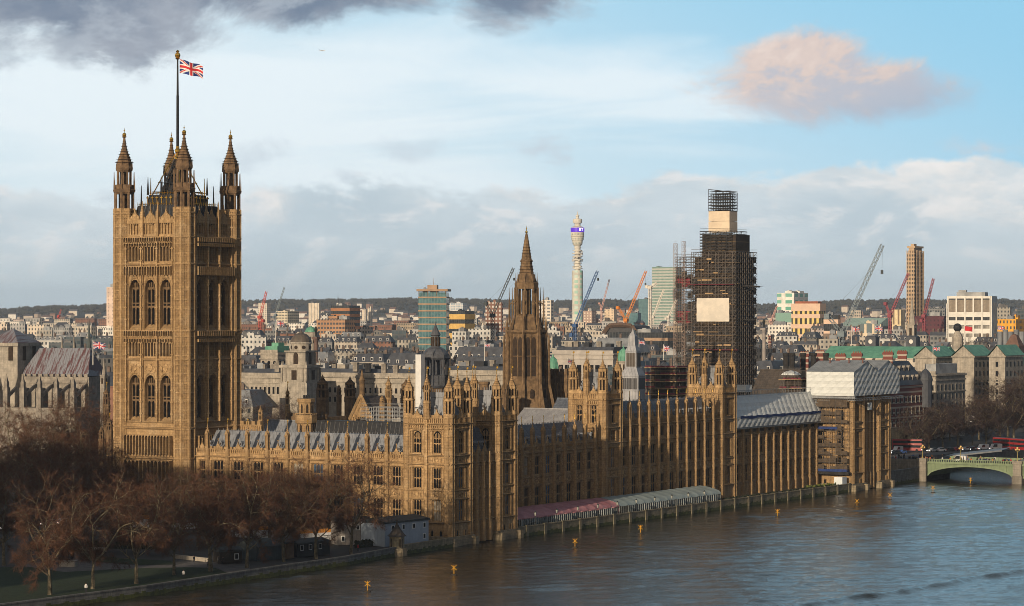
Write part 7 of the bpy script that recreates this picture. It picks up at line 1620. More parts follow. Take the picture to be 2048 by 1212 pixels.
# ---- the abbey at the left
AB = 905.0; Za = lambda y: zat(y, AB); rot = .16
q, W_, L_ = frame_for(-70, 178, 186, AB, rot); t_ = thing('abbey', 'pale stone abbey with battlemented parapet and red streaked lead roof', 'church', (q.x,q.y,5), rot)
z = lambda y: Za(y)-5
f = MB(); f.box(-W_,0,0,14,0,z(754)); merlons(f,-W_,0,-.2,.5,z(754),22,.9); f.box(-W_-.2,.3,-.35,.2,z(767),z(765)); f.box(-W_,.0,-9,-.2,0,z(815)); f.build('wall', GREYST, t_)
k = MB(); k.front([(-1.5,0)]+arch_pts(-1.5,1.5,5,7.5)+[(1.5,0)],-.1,.1); km = k.mesh('window', WINGL)
for i in range(5): link('window', km, t_, (-4.5-6.6*i,-.12,z(768)-9))
STR = M('red_streaked_lead', (.20,.21,.245), (.10,.045,.05), sc=1.0, stretch=(1.1,.06,.16), rough=.6, ramp=(.44,.52), streak=.3, lines=('u',1.0,.10,(.10,.10,.11)))
nt_ = STR.node_tree
f = MB(); xl = frame_for(58,178,186,AB,rot)[1]; f.add([(-xl-4,.5,z(752)),(-.6,.5,z(752)),(-3.6,7,z(697)),(-xl,7,z(697)),(-xl,13.5,z(752)),(-.6,13.5,z(752))],[(0,1,2,3),(2,1,5),(3,2,5,4)])
n = int(xl/1.0)
for i in range(n): x = -xl-3.5+(xl+2.6)*i/n; x2 = -xl+(xl-3.6)*i/n; f.tube((x,.45,z(752)),(x2,6.95,z(697)),.07,.07,3)
f.build('roof', STR, t_)
k = MB(); k.box(-.9,.9,-.9,.9,0,z(775)); k.box(-.65,.65,-.65,.65,z(775),z(766)); k.lathe(0,0,[(1.0,z(766)),(.5,z(760)),(.06,z(748))],4); k.add([(-.35,.8,z(790)),(.35,.8,z(790)),(.35,7.8,z(768)),(-.35,7.8,z(768)),(-.35,.8,z(797)),(.35,.8,z(797)),(.35,7.8,z(775)),(-.35,7.8,z(775))],[(0,1,2,3),(4,5,6,7),(1,2,6,5),(0,3,7,4)]); km = k.mesh('flying_buttress', GREYST)
for i in range(6): link('flying_buttress', km, t_, (-1.2-6.6*i,-8.2,0))
q, W_, L_ = frame_for(-26, 35, 84, AB+8, rot); L_ = min(L_,14); at_ = thing('abbey_tower', 'square abbey tower with pyramid lead roof at the far left', 'tower', (q.x,q.y,5), rot)
f = MB(); f.box(-W_,0,0,L_,0,z(692)); f.box(-W_-.6,.6,-.6,L_+.6,z(693),z(686)); f.build('wall', PALE, at_)
f = MB(); f.add([(-W_-.4,-.4,z(686)),(.4,-.4,z(686)),(.4,L_+.4,z(686)),(-W_-.4,L_+.4,z(686)),(-W_/2,L_/2,z(657))],[(0,1,4),(1,2,4),(2,3,4),(3,0,4)]); f.build('roof', STR, at_)
k = MB(); k.front([(-.9,0)]+arch_pts(-.9,.9,4,6)+[(.9,0)],-.1,.1); km = k.mesh('window', OPENSHADE)
for x in (-W_*.22,-W_*.7): link('window', km, at_, (x,-.06,z(722)))
for y in (L_*.3,L_*.75): link('window', km, at_, (.06,y,z(722)), PI/2)
def spire(label, px, ytip, ybase, ybot, d, wpx, mat, smat, pins=True):
    c = at(px,d); r = wpx/2/FPX*d; Z = lambda y: zat(y,d); t_ = thing('church_spire', label, 'spire', (c.x,c.y,0)); f = MB(); f.box(-r,r,-r,r,5,Z(ybase)); f.lathe(0,0,[(r*1.5,Z(ybase)-.3),(r*1.5,Z(ybase)+.3)],4)
    if pins:
        for a in (-1,1):
            for b in (-1,1): f.tube((a*r,b*r,Z(ybase)),(a*r,b*r,Z(ybase)+r*1.8),r*.2,.05,4)
    f.build('tower', mat, t_); k = MB(); k.box(-r*.35,r*.35,-.1,.1,0,r*2); km = k.mesh('opening', OPENSHADE)
    for i in range(4): a = PI/2*i; link('opening', km, t_, (math.cos(a)*r*1.02,math.sin(a)*r*1.02,Z(ybase)-r*2.8), a+PI/2)
    f = MB(); f.lathe(0,0,[(r*.95,Z(ybase)),(r*.45,Z(ybase)+(Z(ytip)-Z(ybase))*.45),(.08,Z(ytip))],8); f.build('spire', smat, t_)
spire('thin dark church spire between the abbey roof and the great tower', 178, 630, 722, 760, 1030, 13, M('dark_spire_stone', (.12,.11,.11), rough=.9), M('dark_green_slate', (.07,.085,.085), rough=.7))
spire('short pointed turret behind the abbey, by the great tower', 208, 716, 752, 790, 900, 11, GREYST, GREYST)
spire('slate spike above the abbey roof end', 124, 672, 700, 720, 960, 7, GREYST, GREYST, False)
spire('second slate spike near the abbey roof end', 148, 668, 700, 720, 965, 7, GREYST, GREYST, False)
spire('slim spire poking above the orange brick office', 676, 588, 606, 640, 4600, 4, WHP, CHARC, False)
spire('white tiered church steeple in front of the honeycomb tower', 1824, 590, 650, 682, 1650, 15, PALE, PALE)
spire('small white cone spire among roofs right of the pale column', 1540, 660, 672, 690, 1700, 5, RW, WHP, False)
t_ = thing('globe_roof', 'dark ball on a rooftop turret before the white office', 'turret', (*at(1915,1500),0)); f = MB(); f.lathe(0,0,[(3.2,5),(3.2,zat(674,1500)),(1.6,zat(664,1500)),(1,zat(661,1500))],8); f.build('turret', PALE, t_); f = MB(); f.ball((0,0,zat(655,1500)),2.4,12,8); f.build('ball', IRON, t_)
t_ = thing('kiln_roof', 'brown pyramid roof at the right edge behind the green roofs', 'roof', (*at(2029,1400),5)); f = MB(); f.lathe(0,0,[(5.6,0),(5.6,zat(692,1400)-5),(2,zat(670,1400)-5),(.4,zat(668,1400)-5)],4); f.build('roof', M('brown_tile', (.15,.09,.07), rough=.85), t_)
f = MB(); a = P3(2000,692,1500)
for i in range(5): f.lathe(i*3.2,0,[(1.5,5),(1.5,zat(663-i%2*4,1500))],12)
tag(f.build('roof_silos', RLEAD, None, (a.x,a.y,0)), 'row of round metal roof tanks left of the brown pyramid roof', 'tanks')
for i, px in enumerate((1744, 1825)):
    c = at(px,1330); t_ = thing('clock_turret', 'dark roof turret with white round %s' % ('dial left of the steeple' if i == 0 else 'dial below the steeple'), 'turret', (c.x,c.y,0)); f = MB(); f.prism([(-2.8,-2),(2.8,-2),(2.8,3),(-2.8,3)],5,zat(674,1330)); f.lathe(0,.5,[(3.6,zat(674,1330)),(2.8,zat(671,1330))],4); f.build('wall', RSLATE, t_); f = MB(); f.lathe(0,0,[(1.1,-.05),(1.1,.05)],14); o = f.build('dial', WHP, t_, (0,-2.05,zat(683,1330))); o.rotation_euler = (PI/2,0,0)

for _n, _c in (('pale stone',(.48,.44,.38)),('cream',(.58,.51,.43)),('white',(.68,.66,.62)),('grey',(.36,.36,.36))): WMF[_n] = wallmat('far_'+_n.replace(' ','_')+'_wall', _c)  # brighter copies of the same walls, sunlit tone for the far blocks
# ---- ordinary blocks in between, each one its own building
LM = [(20,'the abbey tower'),(110,'the abbey roof'),(178,'the thin dark spire'),(222,'the pink tower block'),(350,'the great square tower'),(528,'the red crane'),(552,'the arched window block'),(602,'the domed belfry'),(632,'the brown column'),(680,'the orange office slab'),(735,'the white ribbed towers'),(790,'the stucco terrace'),(865,'the teal glass tower'),(912,'the ochre office'),(985,'the brown brick tower'),(1052,'the central spire'),(1155,'the telecom tower'),(1220,'the cream balcony block'),(1275,'the orange crane'),(1328,'the striped green tower'),(1437,'the wrapped clock tower'),(1528,'the pale column'),(1585,'the hospital tower'),(1617,'the peach topped office'),(1710,'the big lattice crane'),(1760,'the pale green roof'),(1800,'the yellow cream block'),(1830,'the honeycomb tower'),(1862,'the maroon block'),(1940,'the white gridded office'),(2015,'the orange block')]
used = {}
RN = {'flat':'flat roofed','mansard':'mansard roofed','hip':'hip roofed','gable':'gable roofed'}
def label_for(px, d, wn, rf, H, row):
    lx, ln = min(LM, key=lambda t: abs(t[0]-px)); rel = 'left of' if px < lx-9 else ('right of' if px > lx+9 else 'in line with')
    far = 'near' if d < 1150 else ('middle distance' if d < 1700 else ('distant' if d < 2600 else 'far off'))
    st = ['low','mid height','tall'][0 if H < 20 else (1 if H < 32 else 2)]
    for extra in ('', st+' ', 'broad ', 'narrow ', 'plain ', 'squat '):
        l = '%s %s%s %s building %s %s' % (far, extra, wn, RN[rf], rel, ln)
        if l not in used: used[l] = 1; return l, None
    for s in ('set back behind its neighbours', 'half hidden by its neighbours', 'between two others like it', 'with busy rooftop'):
        l2 = '%s %s %s building %s %s, %s' % (far, wn, RN[rf], rel, ln, s)
        if l2 not in used: used[l2] = 1; return l2, None
    return l, 'lookalike city blocks'
rb = random.Random(77)
SKIP = [(245,462)]
def fill(d, n, yt, jit, wr, near, px0=-30, px1=2085):
    px = px0
    while px < px1:
        w_ = rb.uniform(*wr); gap = rb.uniform(-2, 6) if near else rb.uniform(-3, 5)
        mid = px+w_/2
        if not any(a < mid < b for a, b in SKIP) and not (d < 1350 and mid > 1640) and not (d < 1000 and (mid < 240 or mid > 1500 or 480 < mid < 1040)) and not (d > 3000 and rb.random() < .2):
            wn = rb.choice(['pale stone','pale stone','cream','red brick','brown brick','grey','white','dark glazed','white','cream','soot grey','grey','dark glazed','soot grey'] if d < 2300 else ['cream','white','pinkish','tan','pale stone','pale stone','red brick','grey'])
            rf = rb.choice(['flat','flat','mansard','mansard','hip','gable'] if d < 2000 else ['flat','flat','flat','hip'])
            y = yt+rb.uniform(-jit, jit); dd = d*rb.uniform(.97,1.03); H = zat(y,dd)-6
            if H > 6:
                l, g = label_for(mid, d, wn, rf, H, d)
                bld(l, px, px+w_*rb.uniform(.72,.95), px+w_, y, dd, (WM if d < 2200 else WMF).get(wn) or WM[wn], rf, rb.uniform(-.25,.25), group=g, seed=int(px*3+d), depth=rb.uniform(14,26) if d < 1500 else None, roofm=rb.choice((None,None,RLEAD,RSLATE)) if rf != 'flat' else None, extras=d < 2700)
        px += w_+gap
fill(960, 0, 786, 8, (70,120), True)
fill(1120, 0, 752, 9, (55,95), True)
fill(1260, 0, 729, 9, (48,88), True)
fill(1400, 0, 708, 9, (42,80), True)
fill(1560, 0, 692, 8, (40,72), True)
fill(1750, 0, 678, 7, (34,66), True)
fill(1980, 0, 666, 6, (30,60), False)
fill(2300, 0, 656, 6, (26,54), False)
fill(2750, 0, 648, 5, (22,50), False)
fill(3400, 0, 641, 5, (18,44), False)

# ---- far hills with woods, and the sprawl of houses on them (too many to count)
HILLM = M('wooded_hill', (.060,.062,.050), (.040,.040,.036), sc=.004, rough=.95)
PROF = [(-1300,626),(-200,622),(0,622),(60,618),(200,614),(240,611),(480,606),(560,604),(700,603),(820,601),(1000,604),(1090,606),(1200,604),(1280,605),(1360,612),(1440,616),(1530,613),(1600,612),(1680,606),(1760,604),(1820,602),(1900,605),(1990,603),(2048,606),(3300,608)]
def prof(px):
    for (a,ya),(b,yb) in zip(PROF, PROF[1:]):
        if a <= px <= b: return ya+(yb-ya)*(px-a)/(b-a)
    return 606
HD = 8200.0
def hz_(px, d):
    zt = zat(prof(px)+2.0, HD); t = cl01((d-4600)/(HD-4600)); n = mnoise.noise(Vector((px*.012, d*.0006, 3.3)))*.5+mnoise.noise(Vector((px*.03, d*.002, 1.3)))*.25
    return 24+(zt-24)*(t*t*(3-2*t))+n*30*t*(1-t)*1.5-(0 if d <= HD else (d-HD)*.08)
f = MB(); pxs = list(range(-1160, 3240, 40)); ds = [4500,4900,5300,5700,6100,6500,6900,7300,7700,8000,8200,8500,9200]; vs = []
for d in ds:
    for px in pxs: p = at(px,d); vs.append((p.x,p.y,hz_(px,d)-(0 if d > 4500 else 4)))
n = len(pxs); f.add(vs, [(j*n+i,j*n+i+1,(j+1)*n+i+1,(j+1)*n+i) for j in range(len(ds)-1) for i in range(n-1)])
tag(f.build('hills', HILLM, None, smooth=True), 'low wooded hills along the horizon', kind='structure')
f = MB(); rw = random.Random(5)
def clump(x, y, z, r):
    for _ in range(3):
        cx, cy, cz = x+rw.gauss(0,r*.5), y+rw.gauss(0,r*.5), z+r*rw.uniform(.3,.9); q = r*rw.uniform(.5,.9)
        v = [(cx+q*rw.uniform(.7,1.2)*a, cy+q*rw.uniform(.7,1.2)*b, cz+q*c_) for a,b,c_ in ((1,0,0),(0,1,.1),(-1,0,-.1),(0,-1,0),(.2,.1,1),(0,0,-.8))]
        f.add(v, [(0,1,4),(1,2,4),(2,3,4),(3,0,4),(1,0,5),(2,1,5),(3,2,5),(0,3,5)])
for i in range(4200):
    px = rw.uniform(-150,2200); d = HD-abs(rw.gauss(0,900)) if i % 3 else HD+rw.uniform(-120,60); d = max(4700,d); p = at(px,d); clump(p.x,p.y,hz_(px,d)-2,rw.uniform(5,11))
tag(f.build('woods', M('winter_woods', (.055,.055,.042), (.038,.036,.032), sc=.01, rough=.95)), 'winter woods covering the far hills', kind='stuff')
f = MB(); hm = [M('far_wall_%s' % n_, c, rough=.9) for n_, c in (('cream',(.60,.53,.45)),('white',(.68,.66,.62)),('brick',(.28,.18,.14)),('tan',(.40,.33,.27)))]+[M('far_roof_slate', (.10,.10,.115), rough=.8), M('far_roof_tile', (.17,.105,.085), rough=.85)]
for i in range(3800):
    px = rw.uniform(-60,2110); d = 3900+3000*rw.random()**1.3
    if rw.random() < cl01((d-4800)/2000)*.8: continue
    p = at(px,d); z = hz_(px,d) if d > 4500 else gz(p.x,p.y); w_, l_, h_ = rw.uniform(7,26), rw.uniform(7,12), rw.choice((6,8,9,11,14)); a = rw.uniform(-.6,.9); c_, s_ = math.cos(a), math.sin(a)
    def T(x,y,zz): return (p.x+c_*x-s_*y, p.y+s_*x+c_*y, z+zz)
    f.mi = rw.choice((0,0,1,1,2,3)); f.add([T(0,0,-3),T(w_,0,-3),T(w_,l_,-3),T(0,l_,-3),T(0,0,h_),T(w_,0,h_),T(w_,l_,h_),T(0,l_,h_)],[(0,1,5,4),(1,2,6,5),(2,3,7,6),(3,0,4,7)])
    f.mi = rw.choice((4,4,5)); f.add([T(-.3,-.3,h_),T(w_+.3,-.3,h_),T(w_+.3,l_+.3,h_),T(-.3,l_+.3,h_),T(0,l_/2,h_+l_*.4),T(w_,l_/2,h_+l_*.4)],[(0,1,5,4),(2,3,4,5),(1,2,5),(3,0,4)])
tag(f.build('houses', hm), 'sprawl of tiny pale houses on the slopes below the hills', kind='stuff')

# ---- cranes
def lat(f, P, Q, w_, n, r):
    P, Q = Vector(P), Vector(Q); d = (Q-P).normalized(); u = d.orthogonal().normalized() if abs(d.z) < .99 else Vector((1,0,0)); v = d.cross(u).normalized(); u = v.cross(d)
    cs = [(u*a+v*b)*w_/2 for a,b in ((-1,-1),(1,-1),(1,1),(-1,1))]
    for c_ in cs: f.tube(P+c_, Q+c_*.8, r, r, 3)
    for i in range(n):
        for j in range(4):
            a = P.lerp(Q,i/n)+cs[j]; b = P.lerp(Q,(i+1)/n)+cs[(j+1)%4]; f.tube(a, b, r*.7, r*.7, 3)
CRM = {k_: M('crane_'+k_, c_, rough=.6) for k_, c_ in (('red',(.45,.06,.045)),('blue',(.04,.10,.25)),('grey',(.16,.20,.23)),('white',(.66,.62,.56)),('orange',(.60,.20,.03)),('dark',(.05,.06,.065)),('maroon',(.26,.05,.07)),('pale red',(.52,.30,.26)))}
def crane(label, d, mast, foot, tip, back, mat, w_=2.0, r=.28, hook=None, mastm=None):
    """mast (px, y) is the bottom of the mast, foot the jib pivot, tip the jib head, back the counterweight"""
    p = at(foot[0], d); w_ *= .8; r *= .62; t_ = thing('tower_crane', label, 'crane', (p.x,p.y,0)); o = Vector((p.x,p.y,0))
    def q(pp): a = at(pp[0],d); return Vector((a.x,a.y,zat(pp[1],d)))-o
    f = MB(); b = q(mast); m0 = Vector((q(foot).x,q(foot).y,5)); lat(f, m0, q(foot), w_, max(6,int((q(foot).z-5)/(w_*1.2))), r); f.build('mast', CRM[mastm or mat], t_)
    f = MB(); L = (q(tip)-q(foot)).length; lat(f, q(foot), q(tip), w_*.85, int(L/(w_*1.1)), r*.9); f.build('jib', CRM[mat], t_)
    f = MB(); bk = q(back); lat(f, q(foot), bk, w_*.7, 4, r*.8); f.box(bk.x-w_*.6,bk.x+w_*.6,bk.y-w_*.6,bk.y+w_*.6,bk.z-w_*.9,bk.z+w_*.3); f.box(q(foot).x-w_*.8,q(foot).x+w_*.8,q(foot).y-w_*.8,q(foot).y+w_*.8,q(foot).z-w_*.6,q(foot).z+w_*.6); f.build('counterweight', CRM[mat], t_)
    f = MB(); tj = q(foot).lerp(q(tip),.72); f.tube(bk, tj, r*.28, r*.28, 3)
    if hook: h = q(hook); f.tube(q(tip), h, r*.3, r*.3, 3); f.box(h.x-.5*w_*.5,h.x+.5*w_*.5,h.y-.4,h.y+.4,h.z-w_*.9,h.z)
    f.build('cable', CRM['dark'], t_)
crane('red and white luffing crane near the left hills', 2300, (523,640), (520,634), (533,583), (526,640), 'red', 2.6, .42)
crane('thin dark luffing crane on the skyline left', 2800, (553,640), (551,630), (569,574), (547,634), 'grey', 2.2, .35)
crane('dark luffing crane beside the brown brick tower', 1500, (985,640), (985,631), (1027,536), (972,606), 'dark', 2.0, .26, (1028,556))
crane('blue lattice crane in front of the telecom tower', 1500, (1153,700), (1150,651), (1195,542), (1143,668), 'blue', 2.1, .28, (1196,556))
crane('faint white crane on the skyline right of the telecom tower', 3400, (1205,650), (1203,618), (1219,558), (1199,606), 'pale red', 2.4, .35)
crane('orange and white luffing crane over the arched roof', 1800, (1251,668), (1252,640), (1292,542), (1236,614), 'orange', 2.2, .32, (1291,566))
crane('white hammerhead crane standing before the striped green tower', 2600, (1300,650), (1300,575), (1314,566), (1294,572), 'white', 3.0, .6)
crane('white luffing crane leaning across the striped green tower', 2700, (1306,655), (1306,634), (1328,578), (1300,636), 'white', 2.4, .45)
crane('second white luffing crane at the right side of the striped tower', 2700, (1339,655), (1337,634), (1358,588), (1332,636), 'white', 2.4, .45)
crane('red crane peeping beside the clock tower at right', 3000, (1541,650), (1543,640), (1554,612), (1540,642), 'pale red', 2.4, .4)
crane('huge grey lattice boom crane leaning right over the rooftops', 1500, (1684,720), (1684,668), (1765,490), (1655,630), 'grey', 3.2, .33, (1764,540), mastm='grey')
crane('maroon luffing crane left of the honeycomb tower', 2000, (1780,670), (1780,632), (1817,546), (1771,606), 'maroon', 2.4, .38)
crane('maroon crane jib right of the honeycomb tower', 2050, (1848,680), (1848,632), (1867,557), (1843,640), 'maroon', 2.4, .38)
crane('tiny dark crane over the left hills', 3600, (118,650), (118,632), (122,619), (116,634), 'red', 2.4, .4)

# ---- flags
FR_, FB_, FWH = M('flag_red', (.55,.03,.04), rough=.8), M('flag_blue', (.02,.04,.20), rough=.8), M('flag_white', (.75,.75,.77), rough=.8)
def ujcol(u, v):
    x, y = (u-.5)*2, (v-.5)
    if abs(x) < .10 or abs(y) < .10: return 0
    if abs(x) < .167 or abs(y) < .167: return 2
    for s in (1,-1):
        dd = (y-s*x/2)/math.hypot(1,.5)*1.0
        if abs(dd) < .10:
            side = dd*(1 if s == 1 else 1)*(1 if x*s > 0 else 1); k = (x > 0) == (s > 0)
            off = dd if x > 0 else -dd
            if -.005 < off*(-1) < .065: return 0
            return 2
    return 1
def union_flag(label, pos, W, H, ang, droop=.25, n=44, m=26, seed=0):
    f = MB(); c_, s_ = math.cos(ang), math.sin(ang); vs = []
    for i in range(n+1):
        for j in range(m+1):
            u, v = i/n, j/m; a = u*W; wv_ = math.sin(u*8.5+v*1.4+seed)*.085*W*u**.6; wz = -droop*W*u**1.3+math.sin(u*9+seed)*.05*W*u
            vs.append((c_*a-s_*wv_, s_*a+c_*wv_, (v-1)*H*(1-.12*u)+wz))
    f.v = vs
    for i in range(n):
        for j in range(m): a = i*(m+1)+j; f.f.append([a,a+m+1,a+m+2,a+1]); f.m.append(ujcol((i+.5)/n,(j+.5)/m))
    o = f.build('flag', [FR_,FB_,FWH], None, pos); return tag(o, label, 'flag')
fw = 50/FPX*682
union_flag('big red white and blue flag flying from the great tower flagpole', (POLE.x+.5, POLE.y+.2, zat(116,682)), fw*.93, 28/FPX*682, ANG+.15, .30, 60, 34, .6)
def flagged(label, px, ytop, ybot, d, w_, h_, kind=None, dirn=1):
    p = at(px,d); t_ = thing('flagpole', 'slim white flagpole '+label, 'flagpole', (p.x,p.y,0)); f = MB(); f.tube((0,0,zat(ybot,d)),(0,0,zat(ytop,d)),.16,.10,5); f.ball((0,0,zat(ytop,d)),.25,6,4); f.build('pole', WHP, t_)
    if kind == 'red':
        f = MB(); n = 10; vs = []
        for i in range(n+1): u = i/n; x = u*w_; y = .3*math.sin(u*7)*u; vs += [(math.cos(ANG)*x-math.sin(ANG)*y, math.sin(ANG)*x+math.cos(ANG)*y, z_-u*w_*.15) for z_ in (-h_,0)]
        f.add(vs,[(2*i,2*i+2,2*i+3,2*i+1) for i in range(n)]); tag(f.build('flag', FR_, None, (p.x,p.y,zat(ytop+1,d))), 'plain red flag '+label, 'flag')
    else: union_flag('small red white and blue flag '+label, (p.x,p.y,zat(ytop+1,d)), w_, h_, ANG+.1, .15, 20, 12, px)
flagged('between the abbey spire and great tower', 186, 682, 730, 905, 4.2, 2.4)
flagged('on the arched window stone block', 553.5, 641, 660, 1085, 3.0, 1.7)
flagged('by the cream terrace left of the central spire', 969, 686, 735, 1150, 2.4, 1.4)
flagged('above the river tower beside the central spire', 1136, 718, 760, 930, 2.0, 1.4)
flagged('in front of the arched roof building site', 1278, 680, 700, 1300, 2.8, 1.8)
flagged('on the scaffolded range left of the clock tower', 1327, 690, 720, 1100, 2.4, 2.2)
flagged('before the white gridded office', 1929, 651, 695, 1400, 4.2, 2.4, 'red')
flagged('on the green ministry roof', 1866, 692, 742, 1100, 3.0, 1.6)
flagged('near the big lattice crane foot', 1703, 652, 690, 1500, 4.5, 2.6)
flagged('near the maroon block', 1750, 651, 690, 1500, 4.5, 2.6)
flagged('right of the white gridded office', 1996, 650, 690, 1500, 4.0, 2.6)
# a jet far off in the sky
c = at(645, 5200); t_ = thing('airliner', 'tiny white airliner high in the sky', 'aircraft', (c.x,c.y,zat(101,5200)), ANG); f = MB(); f.sidep([],0,0) if 0 else None
f.tube((-4,0,0),(4,0,0),.5,.5,8); f.tube((4,0,0),(5.4,0,-.1),.5,.1,8); f.tube((-4,0,0),(-6,0,.3),.5,.1,8); f.build('fuselage', WHP, t_); f = MB(); f.prism([(1,0),(-1.5,6),(-2.3,6),(-1,0),(-2.3,-6),(-1.5,-6)],-.25,-.1); f.build('wing', WHP, t_); f = MB(); f.front([(-4.2,.3),(-6.2,2),(-6.6,2),(-5.8,.3)],-.08,.08); f.build('tail_fin', FB_, t_)

# ---- the bridge
BGRN = M('bridge_green_paint', (.18,.235,.14), (.13,.175,.105), sc=.4, rough=.6, streak=.3); BST = M('bridge_granite', (.27,.245,.21), (.18,.165,.14), sc=.5, rough=.85, streak=.4, course=(1.8,.8,.4))
BX0, BX1, BY = 1.5, 0, 299.0; X_A = onY(1855, BY); X_B = onY(2026, BY); X_C = X_B+3.4; X_D = X_C+34
br = thing('arch_bridge', 'low green iron arch bridge on stone piers at the right', 'bridge', (0, BY, 0)); BW = 20.0; ZD = 6.3
zsp = 1.6; zcr = 5.0
def arch_span(x0, x1):
    f = MB(); n = 24; xs = lin(x0,x1,n+1); za = lambda x: zsp+(zcr-zsp)*max(0.0, 1-((x-(x0+x1)/2)/((x1-x0)/2))**2)**.55
    up_ = [(x,ZD-.4) for x in xs]; lo_ = [(x,za(x)) for x in xs]
    for i in range(n):
        f.add([(xs[i],0,za(xs[i])),(xs[i+1],0,za(xs[i+1])),(xs[i+1],0,za(xs[i+1])+.55),(xs[i],0,za(xs[i])+.55),(xs[i],BW,za(xs[i])),(xs[i+1],BW,za(xs[i+1])),(xs[i+1],BW,za(xs[i+1])+.55),(xs[i],BW,za(xs[i])+.55)],[(0,1,2,3),(5,4,7,6),(1,0,4,5)])
        f.add([(xs[i],.25,min(ZD-.4,za(xs[i])+.5)),(xs[i+1],.25,min(ZD-.4,za(xs[i+1])+.5)),(xs[i+1],.25,ZD-.4),(xs[i],.25,ZD-.4)],[(0,1,2,3)])
        f.add([(xs[i],BW-.25,min(ZD-.4,za(xs[i])+.5)),(xs[i+1],BW-.25,min(ZD-.4,za(xs[i+1])+.5)),(xs[i+1],BW-.25,ZD-.4),(xs[i],BW-.25,ZD-.4)],[(3,2,1,0)])
    for x in xs[::2]: f.box(x-.12,x+.12,.02,.25,za(x)+.5,ZD-.4)
    f.build('arch', BGRN, br)
arch_span(X_A, X_B); arch_span(X_C, X_D)
f = MB(); f.box(X_A-18,X_D,-.3,BW+.3,ZD-.45,ZD); f.build('deck', BGRN, br)
f = MB(); x = X_A
while x < X_D: f.box(x,x+.28,-.25,-.05,ZD+.25,ZD+.95); x += .62
f.box(X_A,X_D,-.3,0,ZD,ZD+.25); f.box(X_A,X_D,-.35,.05,ZD+.95,ZD+1.15); f.box(X_A,X_D,BW,BW+.3,ZD,ZD+1.1); f.build('parapet', BGRN, br)
for nm, x0, x1 in (('pier',X_B,X_C),):
    f = MB(); f.prism([(x0,-1.2),((x0+x1)/2,-2.6),(x1,-1.2),(x1,BW+1.2),((x0+x1)/2,BW+2.6),(x0,BW+1.2)],-2,2.6); f.box(x0+.3,x1-.3,-1.0,BW+1,2.6,ZD+.2); f.box(x0,x1,-1.2,BW+1.2,ZD+.2,ZD+1.3); f.build('pier', BST, br)
f = MB(); f.box(X_A-18,X_A,-.6,BW,-2,ZD-.45); f.box(X_A-3,X_A,-1.6,BW,-2,ZD+.2); f.box(X_A-18,X_A,-.7,-.1,ZD-.45,ZD+.9); f.box(X_A-3.2,X_A+.2,-1.8,.2,ZD+.2,ZD+1.3)
for x in (X_A-7,X_A-12,X_A-16.5): f.box(x,x+.8,-1.2,-.6,-2,ZD+.2)
f.build('abutment', BST, br)
f = MB(); f.box(X_A-90,X_D+200,1.2,BW-1.2,ZD+.004,ZD+.1); tag(f.build('bridge_road', ROADM, None, (0,BY,0)), 'asphalt roadway crossing the bridge', kind='structure')
f = MB(); f.box(X_A-95,X_A-18,-10,BW+60,3.5,ZD-.4); tag(f.build('bridge_approach', PATHM, None, (0,BY,0)), 'paved square at the bridge head', kind='structure')
k = MB(); k.lathe(0,0,[(.3,0),(.14,.8),(.1,3.2)],6)
for a in (0,2.1,4.2): k.tube((0,0,3.0),(.6*math.cos(a),.6*math.sin(a),3.4),.06,.06,4)
pst = k.mesh('post', M('lamp_green_gold', (.30,.25,.09), rough=.5)); k = MB(); k.ball((0,0,4.3),.34,8,5)
for a in (0,2.1,4.2): k.ball((.62*math.cos(a),.62*math.sin(a),3.75),.28,8,5)
gl_ = k.mesh('lantern', M('amber_lantern', (.55,.38,.15), rough=.3, emit=((.9,.5,.15),.25)))
for i, (x, w_) in enumerate(((X_A-1.5,'at the abutment'),((X_A+X_B)/2-3,'over the middle of the arch'),((X_B+X_C)/2,'over the pier at the right'))):
    t_ = thing('bridge_lamp', 'triple headed bridge lamp '+w_, 'lamp', (x,BY-.5,ZD+1.2)); link('post', pst, t_); link('lantern', gl_, t_)
# ---- traffic
TYRE = M('tyre_rubber', (.02,.02,.02), rough=.9); CGL = M('car_glass', (.02,.025,.03), rough=.08, spec=.6); HL = M('headlight_on', (.9,.9,.85), rough=.3, emit=((1,.95,.85),6.0)); TL = M('tail_light_on', (.6,.02,.02), rough=.3, emit=((1,.05,.03),2.5))
wk = MB(); wk.lathe(0,0,[(.33,-.11),(.33,.11)],12); wheel_m = wk.mesh('wheel', TYRE); hk = MB(); hk.box(-.06,.02,-.16,.16,-.1,.1); head_m = hk.mesh('headlight', HL); tail_m = hk.mesh('tail_light', TL)
def paint(n, c): return M('paint_'+n, c, tuple(x*.9 for x in c), rough=.3, spec=.5)
PNT = {n: paint(n, c) for n, c in (('white',(.62,.63,.64)),('silver',(.34,.35,.37)),('black',(.02,.02,.022)),('red',(.25,.022,.022)),('blue',(.05,.10,.28)))}
